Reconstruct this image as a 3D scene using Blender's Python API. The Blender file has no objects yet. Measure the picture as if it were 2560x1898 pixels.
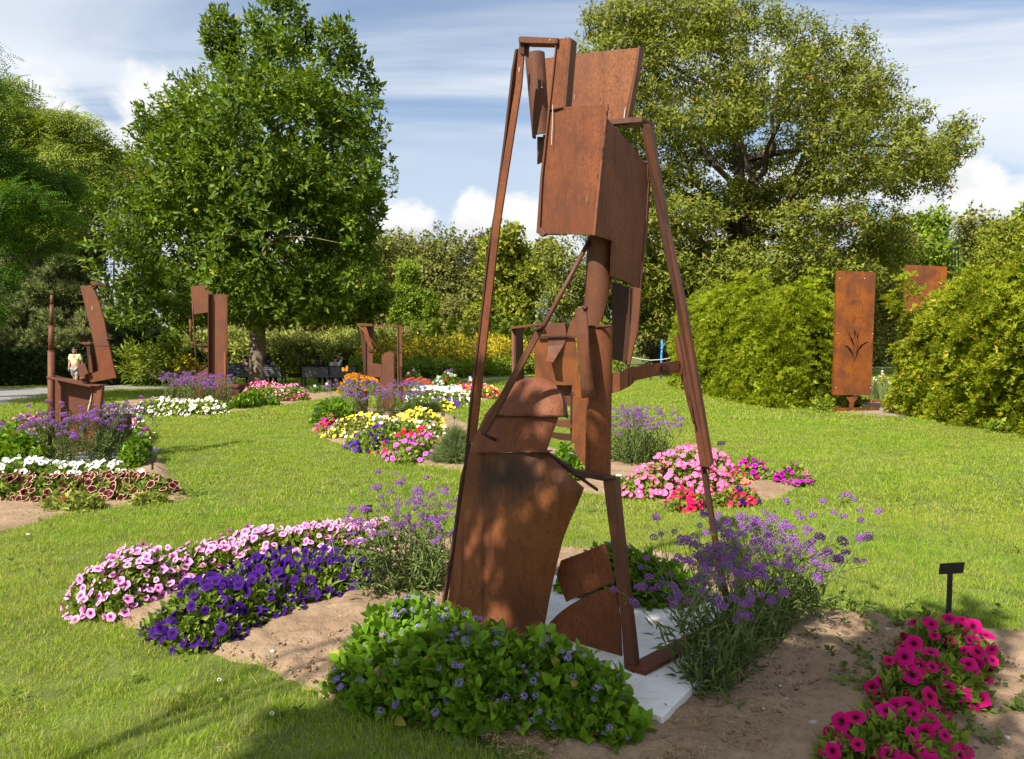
import bpy, bmesh, math, random
import numpy as np
from mathutils import Vector, Matrix

sc = bpy.context.scene
COL = sc.collection
rng = np.random.default_rng(11)
random.seed(11)
R = math.radians

# ------------------------------------------------------------------ camera
F = 1750.0                       # focal length in pixels of the 2560 px wide photograph
PITCH = R(2.65)
EYE = 1.70
cam_d = bpy.data.cameras.new('camera')
cam = bpy.data.objects.new('camera', cam_d)
COL.objects.link(cam)
cam.location = (0, 0, EYE)
cam.rotation_euler = (math.pi / 2 - PITCH, 0, 0)
cam_d.sensor_width = 36
cam_d.lens = 36 * F / 2560
cam_d.clip_start = 0.05
cam_d.clip_end = 3000
sc.camera = cam

# ------------------------------------------------------------------ exposure
sc.view_settings.view_transform = 'Standard'
sc.view_settings.look = 'None'
sc.view_settings.exposure = 0.80
sc.view_settings.gamma = 1
sc.view_settings.use_curve_mapping = False
try:
    sc.cycles.max_bounces = 6
    sc.cycles.transparent_max_bounces = 6
    sc.cycles.caustics_reflective = False
    sc.cycles.caustics_refractive = False
except Exception:
    pass

# ------------------------------------------------------------------ sun
SUN_EL = R(47)
SUN_AZ = math.atan2(-0.60, -0.80)          # the sun stands behind the camera, to the left
TOSUN = Vector((math.sin(SUN_AZ) * math.cos(SUN_EL), math.cos(SUN_AZ) * math.cos(SUN_EL), math.sin(SUN_EL)))
sun_d = bpy.data.lights.new('sun', 'SUN')
sun_d.energy = 5.0
sun_d.angle = R(0.53)
sun_d.color = (1.0, 0.935, 0.83)
sun = bpy.data.objects.new('sun', sun_d)
COL.objects.link(sun)
sun.location = (-10, -17, 20)
sun.rotation_euler = (-TOSUN).to_track_quat('-Z', 'Y').to_euler()


class NT:
    """short hand for building node trees"""
    def __init__(self, tree):
        self.t = tree
        self.n = tree.nodes
        self.l = tree.links

    def node(self, typ, **kw):
        nd = self.n.new(typ)
        for k, v in kw.items():
            setattr(nd, k, v)
        return nd

    def put(self, sock, v):
        if v is None:
            return
        if hasattr(v, 'is_output'):
            self.l.new(v, sock)
        else:
            sock.default_value = v

    def math(self, op, a, b=None, c=None, clamp=False):
        nd = self.node('ShaderNodeMath', operation=op, use_clamp=clamp)
        self.put(nd.inputs[0], a)
        self.put(nd.inputs[1], b)
        if c is not None:
            self.put(nd.inputs[2], c)
        return nd.outputs[0]

    def vmath(self, op, a, b=None):
        nd = self.node('ShaderNodeVectorMath', operation=op)
        self.put(nd.inputs[0], a)
        if b is not None:
            self.put(nd.inputs[1], b)
        return nd.outputs[0]

    def noise(self, vec, scale, detail=4, rough=0.55, dist=0.0):
        nd = self.node('ShaderNodeTexNoise')
        self.put(nd.inputs['Vector'], vec)
        nd.inputs['Scale'].default_value = scale
        nd.inputs['Detail'].default_value = detail
        nd.inputs['Roughness'].default_value = rough
        nd.inputs['Distortion'].default_value = dist
        return nd.outputs['Fac']

    def mapping(self, vec, scale=(1, 1, 1), rot=(0, 0, 0), loc=(0, 0, 0)):
        nd = self.node('ShaderNodeMapping')
        self.put(nd.inputs['Vector'], vec)
        nd.inputs['Scale'].default_value = scale
        nd.inputs['Rotation'].default_value = rot
        nd.inputs['Location'].default_value = loc
        return nd.outputs[0]

    def smooth(self, v, lo, hi, a=0.0, b=1.0):
        nd = self.node('ShaderNodeMapRange', interpolation_type='SMOOTHSTEP')
        self.put(nd.inputs[0], v)
        nd.inputs[1].default_value = lo
        nd.inputs[2].default_value = hi
        nd.inputs[3].default_value = a
        nd.inputs[4].default_value = b
        return nd.outputs[0]

    def mix(self, fac, a, b):
        nd = self.node('ShaderNodeMix', data_type='RGBA')
        self.put(nd.inputs[0], fac)
        self.put(nd.inputs[6], a)
        self.put(nd.inputs[7], b)
        return nd.outputs[2]

    def ramp(self, fac, stops):
        nd = self.node('ShaderNodeValToRGB')
        self.put(nd.inputs[0], fac)
        e = nd.color_ramp.elements
        while len(e) < len(stops):
            e.new(0.5)
        for el, (p, c) in zip(e, stops):
            el.position = p
            el.color = c
        return nd.outputs[0]


def rgb(r, g, b):
    """linear base colour"""
    return (r, g, b, 1.0)


def srgb(r, g, b):
    f = lambda c: c / 12.92 if c <= 0.04045 else ((c + 0.055) / 1.055) ** 2.4
    return (f(r / 255), f(g / 255), f(b / 255), 1.0)


# ------------------------------------------------------------------ sky: Nishita with cumulus and cirrus
world = bpy.data.worlds.new('World')
sc.world = world
world.use_nodes = True
w = NT(world.node_tree)
w.n.clear()
sky = w.node('ShaderNodeTexSky', sky_type='NISHITA')
sky.sun_disc = False
sky.sun_elevation = SUN_EL
sky.sun_rotation = SUN_AZ % (2 * math.pi)
sky.altitude = 100
sky.air_density = 1.0
sky.dust_density = 0.8
sky.ozone_density = 1.6
tc = w.node('ShaderNodeTexCoord')
dirv = w.vmath('NORMALIZE', tc.outputs['Generated'])
sep = w.node('ShaderNodeSeparateXYZ')
w.l.new(dirv, sep.inputs[0])
az = w.math('MULTIPLY', w.math('ARCTAN2', sep.outputs[0], sep.outputs[1]), 180 / math.pi)
el = w.math('MULTIPLY', w.math('ARCSINE', sep.outputs[2]), 180 / math.pi)
comb = w.node('ShaderNodeCombineXYZ')
w.l.new(az, comb.inputs[0])
w.l.new(el, comb.inputs[1])
ang = comb.outputs[0]
# cumulus banks: azimuth, elevation of the base, half width, height (degrees)
blobs = [(-31, 11.0, 10, 7.0), (-26.0, 15.8, 4.6, 4.4), (-42, 24, 9, 3), (-9.0, 9.2, 4.6, 3.0), (-3, 8.6, 3, 4.6), (2.0, 8.6, 5.5, 4.6), (31.5, 10.5, 5.0, 4.2), (37, 8.3, 7, 3.4), (22, 9.5, 6, 4.6),
         (-62, 12, 17, 12), (72, 10, 14, 11), (112, 14, 18, 12), (165, 10, 22, 12), (-115, 11, 20, 13), (-155, 18, 16, 11),
         (12, 7, 9, 4), (-20, 6, 9, 4)]
mask = None
wsum, rsum = None, None
for a0, e0, ra, he in blobs:
    da = w.math('DIVIDE', w.math('SUBTRACT', az, a0), ra)
    de = w.math('DIVIDE', w.math('SUBTRACT', el, e0), he)
    m = w.math('SUBTRACT', 1.0, w.math('ADD', w.math('MULTIPLY', da, da), w.math('MULTIPLY', de, de)))
    mask = m if mask is None else w.math('MAXIMUM', mask, m)
    mp = w.math('MAXIMUM', w.math('ADD', m, 0.4), 0.0)
    rp = w.math('MULTIPLY', mp, de)
    wsum = mp if wsum is None else w.math('ADD', wsum, mp)
    rsum = rp if rsum is None else w.math('ADD', rsum, rp)
mask = w.math('MAXIMUM', mask, -1.2)
n1 = w.noise(w.mapping(ang, (0.13, 0.17, 1)), 1.0, 9, 0.58, 0.25)
n1b = w.noise(w.mapping(ang, (0.13, 0.17, 1), (0, 0, 0), (0.14, -0.24, 0)), 1.0, 9, 0.58, 0.25)
dens = w.math('ADD', w.math('MULTIPLY', mask, 0.55), w.math('MULTIPLY', w.math('SUBTRACT', n1, 0.5), 1.7))
cum = w.smooth(dens, 0.05, 0.34)
# the sunny side of a billow is where the cloud thins towards the light above
relief = w.math('MULTIPLY', w.math('SUBTRACT', n1, n1b), 2.4)
thick = w.smooth(dens, 0.25, 0.95)
rel = w.math('DIVIDE', rsum, w.math('ADD', wsum, 0.05))
shade = w.math('SUBTRACT', w.math('ADD', w.math('ADD', 0.66, relief), w.math('MULTIPLY', rel, 0.95)), w.math('MULTIPLY', thick, 0.10), clamp=True)
cumcol = w.mix(shade, rgb(3.2, 3.4, 3.75), rgb(6.0, 6.0, 5.95))
# cirrus streaks on a high flat layer
dz = w.math('ADD', w.math('MAXIMUM', sep.outputs[2], 0.0), 0.10)
cx = w.math('DIVIDE', sep.outputs[0], dz)
cy = w.math('DIVIDE', sep.outputs[1], dz)
comb2 = w.node('ShaderNodeCombineXYZ')
w.l.new(cx, comb2.inputs[0])
w.l.new(cy, comb2.inputs[1])
c1 = w.noise(w.mapping(comb2.outputs[0], (0.34, 0.95, 1), (0, 0, R(24)), (3.1, 0.4, 0)), 1.0, 6, 0.56, 0.9)
c2 = w.noise(w.mapping(comb2.outputs[0], (0.35, 0.55, 1), (0, 0, 0), (1.7, 4.4, 0)), 1.0, 3, 0.5)
cir = w.math('MULTIPLY', w.smooth(c1, 0.37, 0.62), w.smooth(c2, 0.34, 0.62, 0.35, 1.0))
cir = w.math('MULTIPLY', cir, 1.0)
hz = w.smooth(el, 0, 26, 0.46, 0.0)
skyc = w.mix(w.math('ADD', 0.20, hz), sky.outputs[0], rgb(2.9, 3.5, 4.3))
col = w.mix(cir, skyc, rgb(5.2, 5.5, 5.9))
col = w.mix(cum, col, cumcol)
bg = w.node('ShaderNodeBackground')
w.l.new(col, bg.inputs[0])
bg.inputs[1].default_value = 0.098
out = w.node('ShaderNodeOutputWorld')
w.l.new(bg.outputs[0], out.inputs[0])


# ------------------------------------------------------------------ from a pixel of the photograph to a place
def ray(px, py):
    a = (px - 1280) / F
    b = (949 - py) / F
    return Vector((a, math.cos(PITCH) + b * math.sin(PITCH), -math.sin(PITCH) + b * math.cos(PITCH)))


def G(px, py, z=0.0):
    r = ray(px, py)
    t = (z - EYE) / r.z
    return Vector((r.x * t, r.y * t, z))


def D(px, py, d):
    r = ray(px, py)
    t = d / r.y
    return Vector((r.x * t, d, EYE + r.z * t))


# ------------------------------------------------------------------ object helpers
def thing(name, label, cat, loc=(0, 0, 0), group=None):
    o = bpy.data.objects.new(name, None)
    COL.objects.link(o)
    o.empty_display_size = 0.1
    o.location = loc
    o['label'] = label
    o['category'] = cat
    if group:
        o['group'] = group
    return o


def link(name, me, mat=None, parent=None, kind=None):
    """a mesh in world coordinates (relative to the parent's base when it has one)"""
    o = bpy.data.objects.new(name, me)
    COL.objects.link(o)
    if mat is not None and not me.materials:
        me.materials.append(mat)
    if parent is not None:
        o.parent = parent
    if kind:
        o['kind'] = kind
    return o


def root_loc(parent):
    l = Vector((0, 0, 0))
    p = parent
    while p is not None:
        l += p.location
        p = p.parent
    return l


def raw(name, vs, fs, mat, parent=None, smooth=False, kind=None, bevel=0.0):
    off = root_loc(parent)
    me = bpy.data.meshes.new(name)
    me.from_pydata([tuple(Vector(v) - off) for v in vs], [], fs)
    if smooth:
        me.polygons.foreach_set('use_smooth', [True] * len(me.polygons))
    me.update()
    o = link(name, me, mat, parent, kind)
    if bevel:
        b = o.modifiers.new('bevel', 'BEVEL')
        b.width = bevel
        b.segments = 2
        b.limit_method = 'ANGLE'
        b.angle_limit = R(35)
    return o


def plate(name, pts, t, mat, parent=None, bevel=0.0015, kind=None):
    """polygon given by its corners, thickened along the vector t"""
    pts = [Vector(p) for p in pts]
    t = Vector(t)
    n = len(pts)
    nrm = Vector((0, 0, 0))
    for i in range(n):
        a, b = pts[i], pts[(i + 1) % n]
        nrm += a.cross(b)
    if nrm.dot(t) > 0:
        pts.reverse()
    vs = pts + [p + t for p in pts]
    fs = [tuple(range(n)), tuple(range(2 * n - 1, n - 1, -1))]
    for i in range(n):
        j = (i + 1) % n
        fs.append((j, i, i + n, j + n))
    return raw(name, vs, fs, mat, parent, bevel=bevel, kind=kind)


def box_between(name, a, b, wv, hv, mat, parent=None, bevel=0.0015, kind=None):
    """straight bar from a to b; wv and hv are full width and height vectors"""
    a, b, wv, hv = Vector(a), Vector(b), Vector(wv) / 2, Vector(hv) / 2
    vs = [a - wv - hv, a + wv - hv, a + wv + hv, a - wv + hv, b - wv - hv, b + wv - hv, b + wv + hv, b - wv + hv]
    fs = [(0, 3, 2, 1), (4, 5, 6, 7), (0, 1, 5, 4), (1, 2, 6, 5), (2, 3, 7, 6), (3, 0, 4, 7)]
    if (b - a).dot(wv.cross(hv)) < 0:
        fs = [tuple(reversed(f)) for f in fs]
    return raw(name, vs, fs, mat, parent, bevel=bevel, kind=kind)


def boxm(name, c, s, mat, parent=None, rz=0.0, bevel=0.003, kind=None):
    c = Vector(c)
    ux = Vector((math.cos(rz), math.sin(rz), 0)) * s[0]
    uy = Vector((-math.sin(rz), math.cos(rz), 0)) * s[1]
    return box_between(name, c - Vector((0, 0, s[2] / 2)), c + Vector((0, 0, s[2] / 2)), ux, uy, mat, parent, bevel, kind)


def tube_geo(pts, radii, seg=8, caps=True):
    pts = [Vector(p) for p in pts]
    if not hasattr(radii, '__len__'):
        radii = [radii] * len(pts)
    vs, fs = [], []
    prev = None
    for i, p in enumerate(pts):
        d = (pts[min(i + 1, len(pts) - 1)] - pts[max(i - 1, 0)])
        d = d.normalized() if d.length > 1e-9 else Vector((0, 0, 1))
        if prev is None:
            x = d.orthogonal().normalized()
        else:
            x = (prev - d * prev.dot(d))
            x = x.normalized() if x.length > 1e-6 else d.orthogonal().normalized()
        prev = x
        y = d.cross(x)
        for k in range(seg):
            a = 2 * math.pi * k / seg
            vs.append(p + (x * math.cos(a) + y * math.sin(a)) * radii[i])
    for i in range(len(pts) - 1):
        for k in range(seg):
            k2 = (k + 1) % seg
            fs.append((i * seg + k, i * seg + k2, (i + 1) * seg + k2, (i + 1) * seg + k))
    if caps:
        fs.append(tuple(reversed(range(seg))))
        fs.append(tuple(range((len(pts) - 1) * seg, len(pts) * seg)))
    return vs, fs


def tube(name, pts, radii, mat, parent=None, seg=10, kind=None):
    vs, fs = tube_geo(pts, radii, seg)
    o = raw(name, vs, fs, mat, parent, smooth=True, kind=kind)
    return o


def merge(parts):
    V, Fc = [], []
    for vs, fs in parts:
        n = len(V)
        V += [tuple(v) for v in vs]
        Fc += [tuple(i + n for i in f) for f in fs]
    return V, Fc


def half_pipe(name, a, b, ra, rb, front, mat, parent=None, arc=200, th=0.008, seg=16, cut=None):
    """part of a pipe wall from a (top) to b (bottom), bulging towards `front`"""
    a, b, front = Vector(a), Vector(b), Vector(front).normalized()
    ax = (b - a).normalized()
    front = (front - ax * front.dot(ax)).normalized()
    side = ax.cross(front)
    vs, fs = [], []
    n = 6
    for layer in (0, 1):
        for i in range(n + 1):
            t = i / n
            c = a.lerp(b, t)
            r = ra + (rb - ra) * t - layer * th
            lo, hi = -arc / 2, arc / 2
            if cut:
                lo, hi = cut(t, lo, hi)
            for k in range(seg + 1):
                an = R(lo + (hi - lo) * k / seg)
                vs.append(c + (front * math.cos(an) + side * math.sin(an)) * r)
    m = seg + 1
    q = (n + 1) * m
    for i in range(n):
        for k in range(seg):
            p = i * m + k
            fs.append((p, p + 1, p + m + 1, p + m))
            fs.append((q + p, q + p + m, q + p + m + 1, q + p + 1))
    for i in range(n):
        p = i * m
        fs.append((p, p + m, q + p + m, q + p))
        p = i * m + seg
        fs.append((p, q + p, q + p + m, p + m))
    for k in range(seg):
        fs.append((k, q + k, q + k + 1, k + 1))
        p = n * m + k
        fs.append((p, p + 1, q + p + 1, q + p))
    o = raw(name, vs, fs, mat, parent, smooth=False)
    bm = bmesh.new()
    bm.from_mesh(o.data)
    bmesh.ops.recalc_face_normals(bm, faces=bm.faces)
    for f in bm.faces:
        f.smooth = True
    bm.to_mesh(o.data)
    bm.free()
    md = o.modifiers.new('edges', 'EDGE_SPLIT')
    md.split_angle = R(40)
    return o


# ------------------------------------------------------------------ many small pieces joined into one mesh (numpy)
def joined(name, temps, choice, M, T, mat, parent=None, kind='stuff', smooth=False):
    """temps: list of (verts, tris, rad) ; M: (N,3,3), T: (N,3)"""
    off = np.array(root_loc(parent))
    VV, TT, RD, RN = [], [], [], []
    base = 0
    for k, (v, t, rad) in enumerate(temps):
        ids = np.nonzero(choice == k)[0]
        if len(ids) == 0:
            continue
        P = np.einsum('nij,vj->nvi', M[ids], v) + T[ids][:, None, :] - off
        nv = len(v)
        VV.append(P.reshape(-1, 3))
        TT.append((t[None, :, :] + (np.arange(len(ids)) * nv)[:, None, None] + base).reshape(-1, 3))
        RD.append(np.tile(rad, len(ids)))
        RN.append(np.repeat(rng.random(len(ids)), nv))
        base += nv * len(ids)
    V = np.concatenate(VV).astype(np.float32)
    Tr = np.concatenate(TT).astype(np.int32)
    me = bpy.data.meshes.new(name)
    me.vertices.add(len(V))
    me.vertices.foreach_set('co', V.ravel())
    me.loops.add(Tr.size)
    me.loops.foreach_set('vertex_index', Tr.ravel())
    me.polygons.add(len(Tr))
    me.polygons.foreach_set('loop_start', np.arange(0, Tr.size, 3, dtype=np.int32))
    if smooth:
        me.polygons.foreach_set('use_smooth', np.ones(len(Tr), dtype=bool))
    a = me.attributes.new('rad', 'FLOAT', 'POINT')
    a.data.foreach_set('value', np.concatenate(RD).astype(np.float32))
    a = me.attributes.new('rnd', 'FLOAT', 'POINT')
    a.data.foreach_set('value', np.concatenate(RN).astype(np.float32))
    me.update(calc_edges=True)
    return link(name, me, mat, parent, kind)


def temp_mesh(name, temp, mat, smooth=True):
    v, t, rad = temp
    me = bpy.data.meshes.new(name)
    me.from_pydata([tuple(p) for p in v], [], [tuple(int(i) for i in f) for f in t])
    a = me.attributes.new('rad', 'FLOAT', 'POINT')
    a.data.foreach_set('value', np.asarray(rad, dtype=np.float32))
    if smooth:
        me.polygons.foreach_set('use_smooth', [True] * len(me.polygons))
    me.materials.append(mat)
    me.update()
    return me


def instanced(name, pts, rot, scl, temps, mat, parent=None):
    pts = np.asarray(pts) - np.array(root_loc(parent))
    srcs = []
    for t in temps:
        me = temp_mesh(name + '_tuft', t, mat)
        srcs.append(bpy.data.objects.new(name + '_tuft', me))
    me = bpy.data.meshes.new(name)
    n = len(pts)
    me.vertices.add(n)
    me.vertices.foreach_set('co', np.asarray(pts, np.float32).ravel())
    for nm, typ, val in (('rot', 'FLOAT_VECTOR', rot), ('scl', 'FLOAT_VECTOR', scl)):
        a = me.attributes.new(nm, typ, 'POINT')
        a.data.foreach_set('vector', np.asarray(val, np.float32).ravel())
    a = me.attributes.new('pick', 'INT', 'POINT')
    a.data.foreach_set('value', rng.integers(0, len(temps), n).astype(np.int32))
    o = link(name, me, mat, parent)
    o['kind'] = 'stuff'
    ng = bpy.data.node_groups.new(name, 'GeometryNodeTree')
    ng.interface.new_socket('Geometry', in_out='INPUT', socket_type='NodeSocketGeometry')
    ng.interface.new_socket('Geometry', in_out='OUTPUT', socket_type='NodeSocketGeometry')
    gi, go = ng.nodes.new('NodeGroupInput'), ng.nodes.new('NodeGroupOutput')
    iop = ng.nodes.new('GeometryNodeInstanceOnPoints')
    jn = ng.nodes.new('GeometryNodeJoinGeometry')
    for s in srcs:
        oi = ng.nodes.new('GeometryNodeObjectInfo')
        oi.inputs['Object'].default_value = s
        oi.inputs['As Instance'].default_value = False
        g2i = ng.nodes.new('GeometryNodeGeometryToInstance')
        ng.links.new(oi.outputs['Geometry'], g2i.inputs[0])
        ng.links.new(g2i.outputs[0], jn.inputs[0])

    def attr(nm, typ):
        nd = ng.nodes.new('GeometryNodeInputNamedAttribute')
        nd.data_type = typ
        nd.inputs['Name'].default_value = nm
        return nd.outputs[0]
    ng.links.new(gi.outputs[0], iop.inputs['Points'])
    ng.links.new(jn.outputs[0], iop.inputs['Instance'])
    iop.inputs['Pick Instance'].default_value = True
    ng.links.new(attr('pick', 'INT'), iop.inputs['Instance Index'])
    e2r = ng.nodes.new('FunctionNodeEulerToRotation')
    ng.links.new(attr('rot', 'FLOAT_VECTOR'), e2r.inputs[0])
    ng.links.new(e2r.outputs[0], iop.inputs['Rotation'])
    ng.links.new(attr('scl', 'FLOAT_VECTOR'), iop.inputs['Scale'])
    ng.links.new(iop.outputs[0], go.inputs[0])
    md = o.modifiers.new('blades', 'NODES')
    md.node_group = ng
    return o


def eulers(Mx):
    """XYZ angles and scale of rotation matrices that carry a uniform scale"""
    s = np.linalg.norm(Mx[:, :, 0], axis=1)
    Q = Mx / s[:, None, None]
    return np.stack([np.arctan2(Q[:, 2, 1], Q[:, 2, 2]), np.arcsin(np.clip(-Q[:, 2, 0], -1, 1)), np.arctan2(Q[:, 1, 0], Q[:, 0, 0])], 1), s


def frames(nrm, scale, spin=None):
    """rotation matrices that turn +Z to the normals, with a random spin, times scale"""
    n = nrm / np.maximum(np.linalg.norm(nrm, axis=1, keepdims=True), 1e-9)
    N = len(n)
    r = rng.normal(size=(N, 3))
    x = r - n * np.sum(r * n, axis=1, keepdims=True)
    x /= np.maximum(np.linalg.norm(x, axis=1, keepdims=True), 1e-9)
    y = np.cross(n, x)
    M = np.stack([x, y, n], axis=2)
    return M * np.asarray(scale).reshape(-1, 1, 1)


def place(meshes, name, M, T, parent, first_label=None):
    """real objects that share mesh data, one per row of M and T"""
    off = np.array(root_loc(parent))
    out = []
    for i in range(len(T)):
        o = bpy.data.objects.new(name, meshes[i % len(meshes)])
        mw = Matrix(M[i].tolist()).to_4x4()
        mw.translation = Vector((T[i] - off).tolist())
        o.matrix_basis = mw
        o.parent = parent
        COL.objects.link(o)
        out.append(o)
    return out


# ------------------------------------------------------------------ noise and polygons in numpy
_grid = np.random.default_rng(5).random((64, 64))


def vnoise(x, y, s, seed=0):
    x = np.asarray(x) / s + seed * 7.31
    y = np.asarray(y) / s + seed * 3.77
    xi, yi = np.floor(x).astype(int), np.floor(y).astype(int)
    fx, fy = x - xi, y - yi
    fx, fy = fx * fx * (3 - 2 * fx), fy * fy * (3 - 2 * fy)
    g = lambda i, j: _grid[i % 64, j % 64]
    return (g(xi, yi) * (1 - fx) + g(xi + 1, yi) * fx) * (1 - fy) + (g(xi, yi + 1) * (1 - fx) + g(xi + 1, yi + 1) * fx) * fy


def vnoise3(p, s, seed=0):
    x, y, z = p[:, 0], p[:, 1], p[:, 2]
    return (vnoise(x + .37 * z, y - .21 * z, s, seed) + vnoise(y + .31 * x, z, s, seed + 3) + vnoise(x - .27 * y, z + .2 * x, s, seed + 5)) / 3


def inside(poly, x, y):
    poly = np.asarray(poly)
    r = np.zeros(len(x), bool)
    j = len(poly) - 1
    for i in range(len(poly)):
        xi, yi = poly[i]
        xj, yj = poly[j]
        c = ((yi > y) != (yj > y)) & (x < (xj - xi) * (y - yi) / (yj - yi + 1e-12) + xi)
        r ^= c
        j = i
    return r


def edge_dist(poly, x, y, closed=True):
    poly = np.asarray(poly)
    d = np.full(len(x), 1e9)
    m = len(poly)
    for i in range(m if closed else m - 1):
        a, b = poly[i], poly[(i + 1) % m]
        ab = b - a
        t = np.clip(((x - a[0]) * ab[0] + (y - a[1]) * ab[1]) / (ab @ ab + 1e-12), 0, 1)
        d = np.minimum(d, np.hypot(x - a[0] - t * ab[0], y - a[1] - t * ab[1]))
    return d


def sample_poly(poly, n):
    poly = np.asarray(poly)
    lo, hi = poly.min(0), poly.max(0)
    X, Y = np.zeros(0), np.zeros(0)
    while len(X) < n:
        x = rng.uniform(lo[0], hi[0], n * 3)
        y = rng.uniform(lo[1], hi[1], n * 3)
        k = inside(poly, x, y)
        X, Y = np.concatenate([X, x[k]]), np.concatenate([Y, y[k]])
    return X[:n], Y[:n]


def spaced(P, dmin, nmax):
    """greedy selection of points at least dmin apart"""
    keep = []
    cell = {}
    for i, p in enumerate(P):
        k = tuple(np.floor(p / dmin).astype(int))
        ok = True
        for dx in (-1, 0, 1):
            for dy in (-1, 0, 1):
                for dz in (-1, 0, 1):
                    for j in cell.get((k[0] + dx, k[1] + dy, k[2] + dz), ()):
                        if np.sum((P[j] - p) ** 2) < dmin * dmin:
                            ok = False
                            break
                    if not ok:
                        break
                if not ok:
                    break
            if not ok:
                break
        if ok:
            keep.append(i)
            cell.setdefault(k, []).append(i)
            if len(keep) >= nmax:
                break
    return np.array(keep, dtype=int)
# ------------------------------------------------------------------ materials
def new_mat(name):
    m = bpy.data.materials.new(name)
    m.use_nodes = True
    nt = NT(m.node_tree)
    nt.n.clear()
    o = nt.node('ShaderNodeOutputMaterial')
    return m, nt, o


def principled(nt, col, rough=0.6, spec=0.3, metal=0.0, normal=None):
    p = nt.node('ShaderNodeBsdfPrincipled')
    nt.put(p.inputs['Base Color'], col)
    nt.put(p.inputs['Roughness'], rough)
    nt.put(p.inputs['Specular IOR Level'], spec)
    nt.put(p.inputs['Metallic'], metal)
    if normal is not None:
        nt.l.new(normal, p.inputs['Normal'])
    return p.outputs[0]


def bump(nt, h, strength=0.3, dist=0.01):
    b = nt.node('ShaderNodeBump')
    b.inputs['Strength'].default_value = strength
    b.inputs['Distance'].default_value = dist
    nt.l.new(h, b.inputs['Height'])
    return b.outputs[0]


def simple(name, col, rough=0.6, spec=0.3, var=0.25, scale=6.0, metal=0.0, bmp=0.15):
    m, nt, o = new_mat(name)
    pos = nt.node('ShaderNodeNewGeometry').outputs['Position']
    n = nt.noise(pos, scale, 5, 0.6)
    dark = tuple(c * (1 - var) for c in col[:3]) + (1,)
    lite = tuple(min(1, c * (1 + var)) for c in col[:3]) + (1,)
    c = nt.mix(nt.smooth(n, 0.3, 0.7), dark, lite)
    nrm = bump(nt, nt.noise(pos, scale * 9, 3), bmp, 0.004) if bmp else None
    nt.l.new(principled(nt, c, rough, spec, metal, nrm), o.inputs[0])
    return m


def rust(name, base, orange, dark, speck=0.5, streak=0.35, rough=0.62, big=2.2, stain=None):
    m, nt, o = new_mat(name)
    pos = nt.node('ShaderNodeNewGeometry').outputs['Position']
    big_n = nt.noise(pos, big, 5, 0.6, 0.4)
    mid = nt.noise(nt.mapping(pos, (1, 1, .4)), big * 9, 5, 0.68, 0.3)
    fine = nt.noise(nt.mapping(pos, (1, 1, 0.55)), 95, 4, 0.65)
    st = nt.noise(nt.mapping(pos, (13, 13, 0.6)), 1.0, 5, 0.65)
    c = nt.mix(nt.smooth(big_n, 0.36, 0.66), base, orange)
    c = nt.mix(nt.math('MULTIPLY', nt.smooth(mid, 0.48, 0.70), 0.42), c, dark)
    mau = nt.noise(nt.mapping(pos, (1, 1, .45), (0, 0, 0), (7, 3, 5)), big * 2.2, 6, 0.7, 0.8)
    c = nt.mix(nt.math('MULTIPLY', nt.smooth(mau, 0.50, 0.76), 0.38), c, tuple(q * k for q, k in zip(base[:3], (.62, .72, .95))) + (1,))
    c = nt.mix(nt.math('MULTIPLY', nt.smooth(fine, 0.46, 0.68), nt.math('MULTIPLY', nt.smooth(big_n, 0.32, 0.62), speck)), c, dark)
    pal = nt.noise(nt.mapping(pos, (1, 1, 0.5), (0, 0, 0), (4, 2, 1)), 48, 4, 0.65)
    c = nt.mix(nt.math('MULTIPLY', nt.smooth(pal, 0.52, 0.70), 0.6), c, orange)
    c = nt.mix(nt.math('MULTIPLY', nt.smooth(st, 0.50, 0.74), streak), c, dark)
    bl = nt.noise(nt.mapping(pos, (34, 34, 1.6)), 1.0, 3, 0.5)
    c = nt.mix(nt.math('MULTIPLY', nt.smooth(bl, 0.66, 0.80), 0.28), c, orange)
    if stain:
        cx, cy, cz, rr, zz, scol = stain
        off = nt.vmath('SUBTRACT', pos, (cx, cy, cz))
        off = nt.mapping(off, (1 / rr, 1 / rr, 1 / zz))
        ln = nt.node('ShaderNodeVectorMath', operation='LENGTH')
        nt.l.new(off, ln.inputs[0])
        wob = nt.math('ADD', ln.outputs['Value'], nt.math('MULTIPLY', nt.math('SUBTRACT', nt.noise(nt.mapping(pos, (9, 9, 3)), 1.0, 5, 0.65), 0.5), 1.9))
        c = nt.mix(nt.smooth(wob, 0.25, 1.25, 0.85, 0.0), c, scol)  # dark patch: a stain that also carries painted shade
    rg = nt.math('ADD', rough - 0.1, nt.math('MULTIPLY', mid, 0.22))
    h = nt.math('ADD', nt.noise(pos, 240, 2), nt.math('MULTIPLY', fine, 0.8))
    nt.l.new(principled(nt, c, rg, 0.24, 0.0, bump(nt, h, 0.28, 0.003)), o.inputs[0])
    return m


def rnd_value(nt):
    a = nt.node('ShaderNodeAttribute', attribute_name='rnd').outputs['Fac']
    ob = nt.node('ShaderNodeObjectInfo').outputs['Random']
    return nt.math('FRACT', nt.math('ADD', a, ob))


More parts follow.
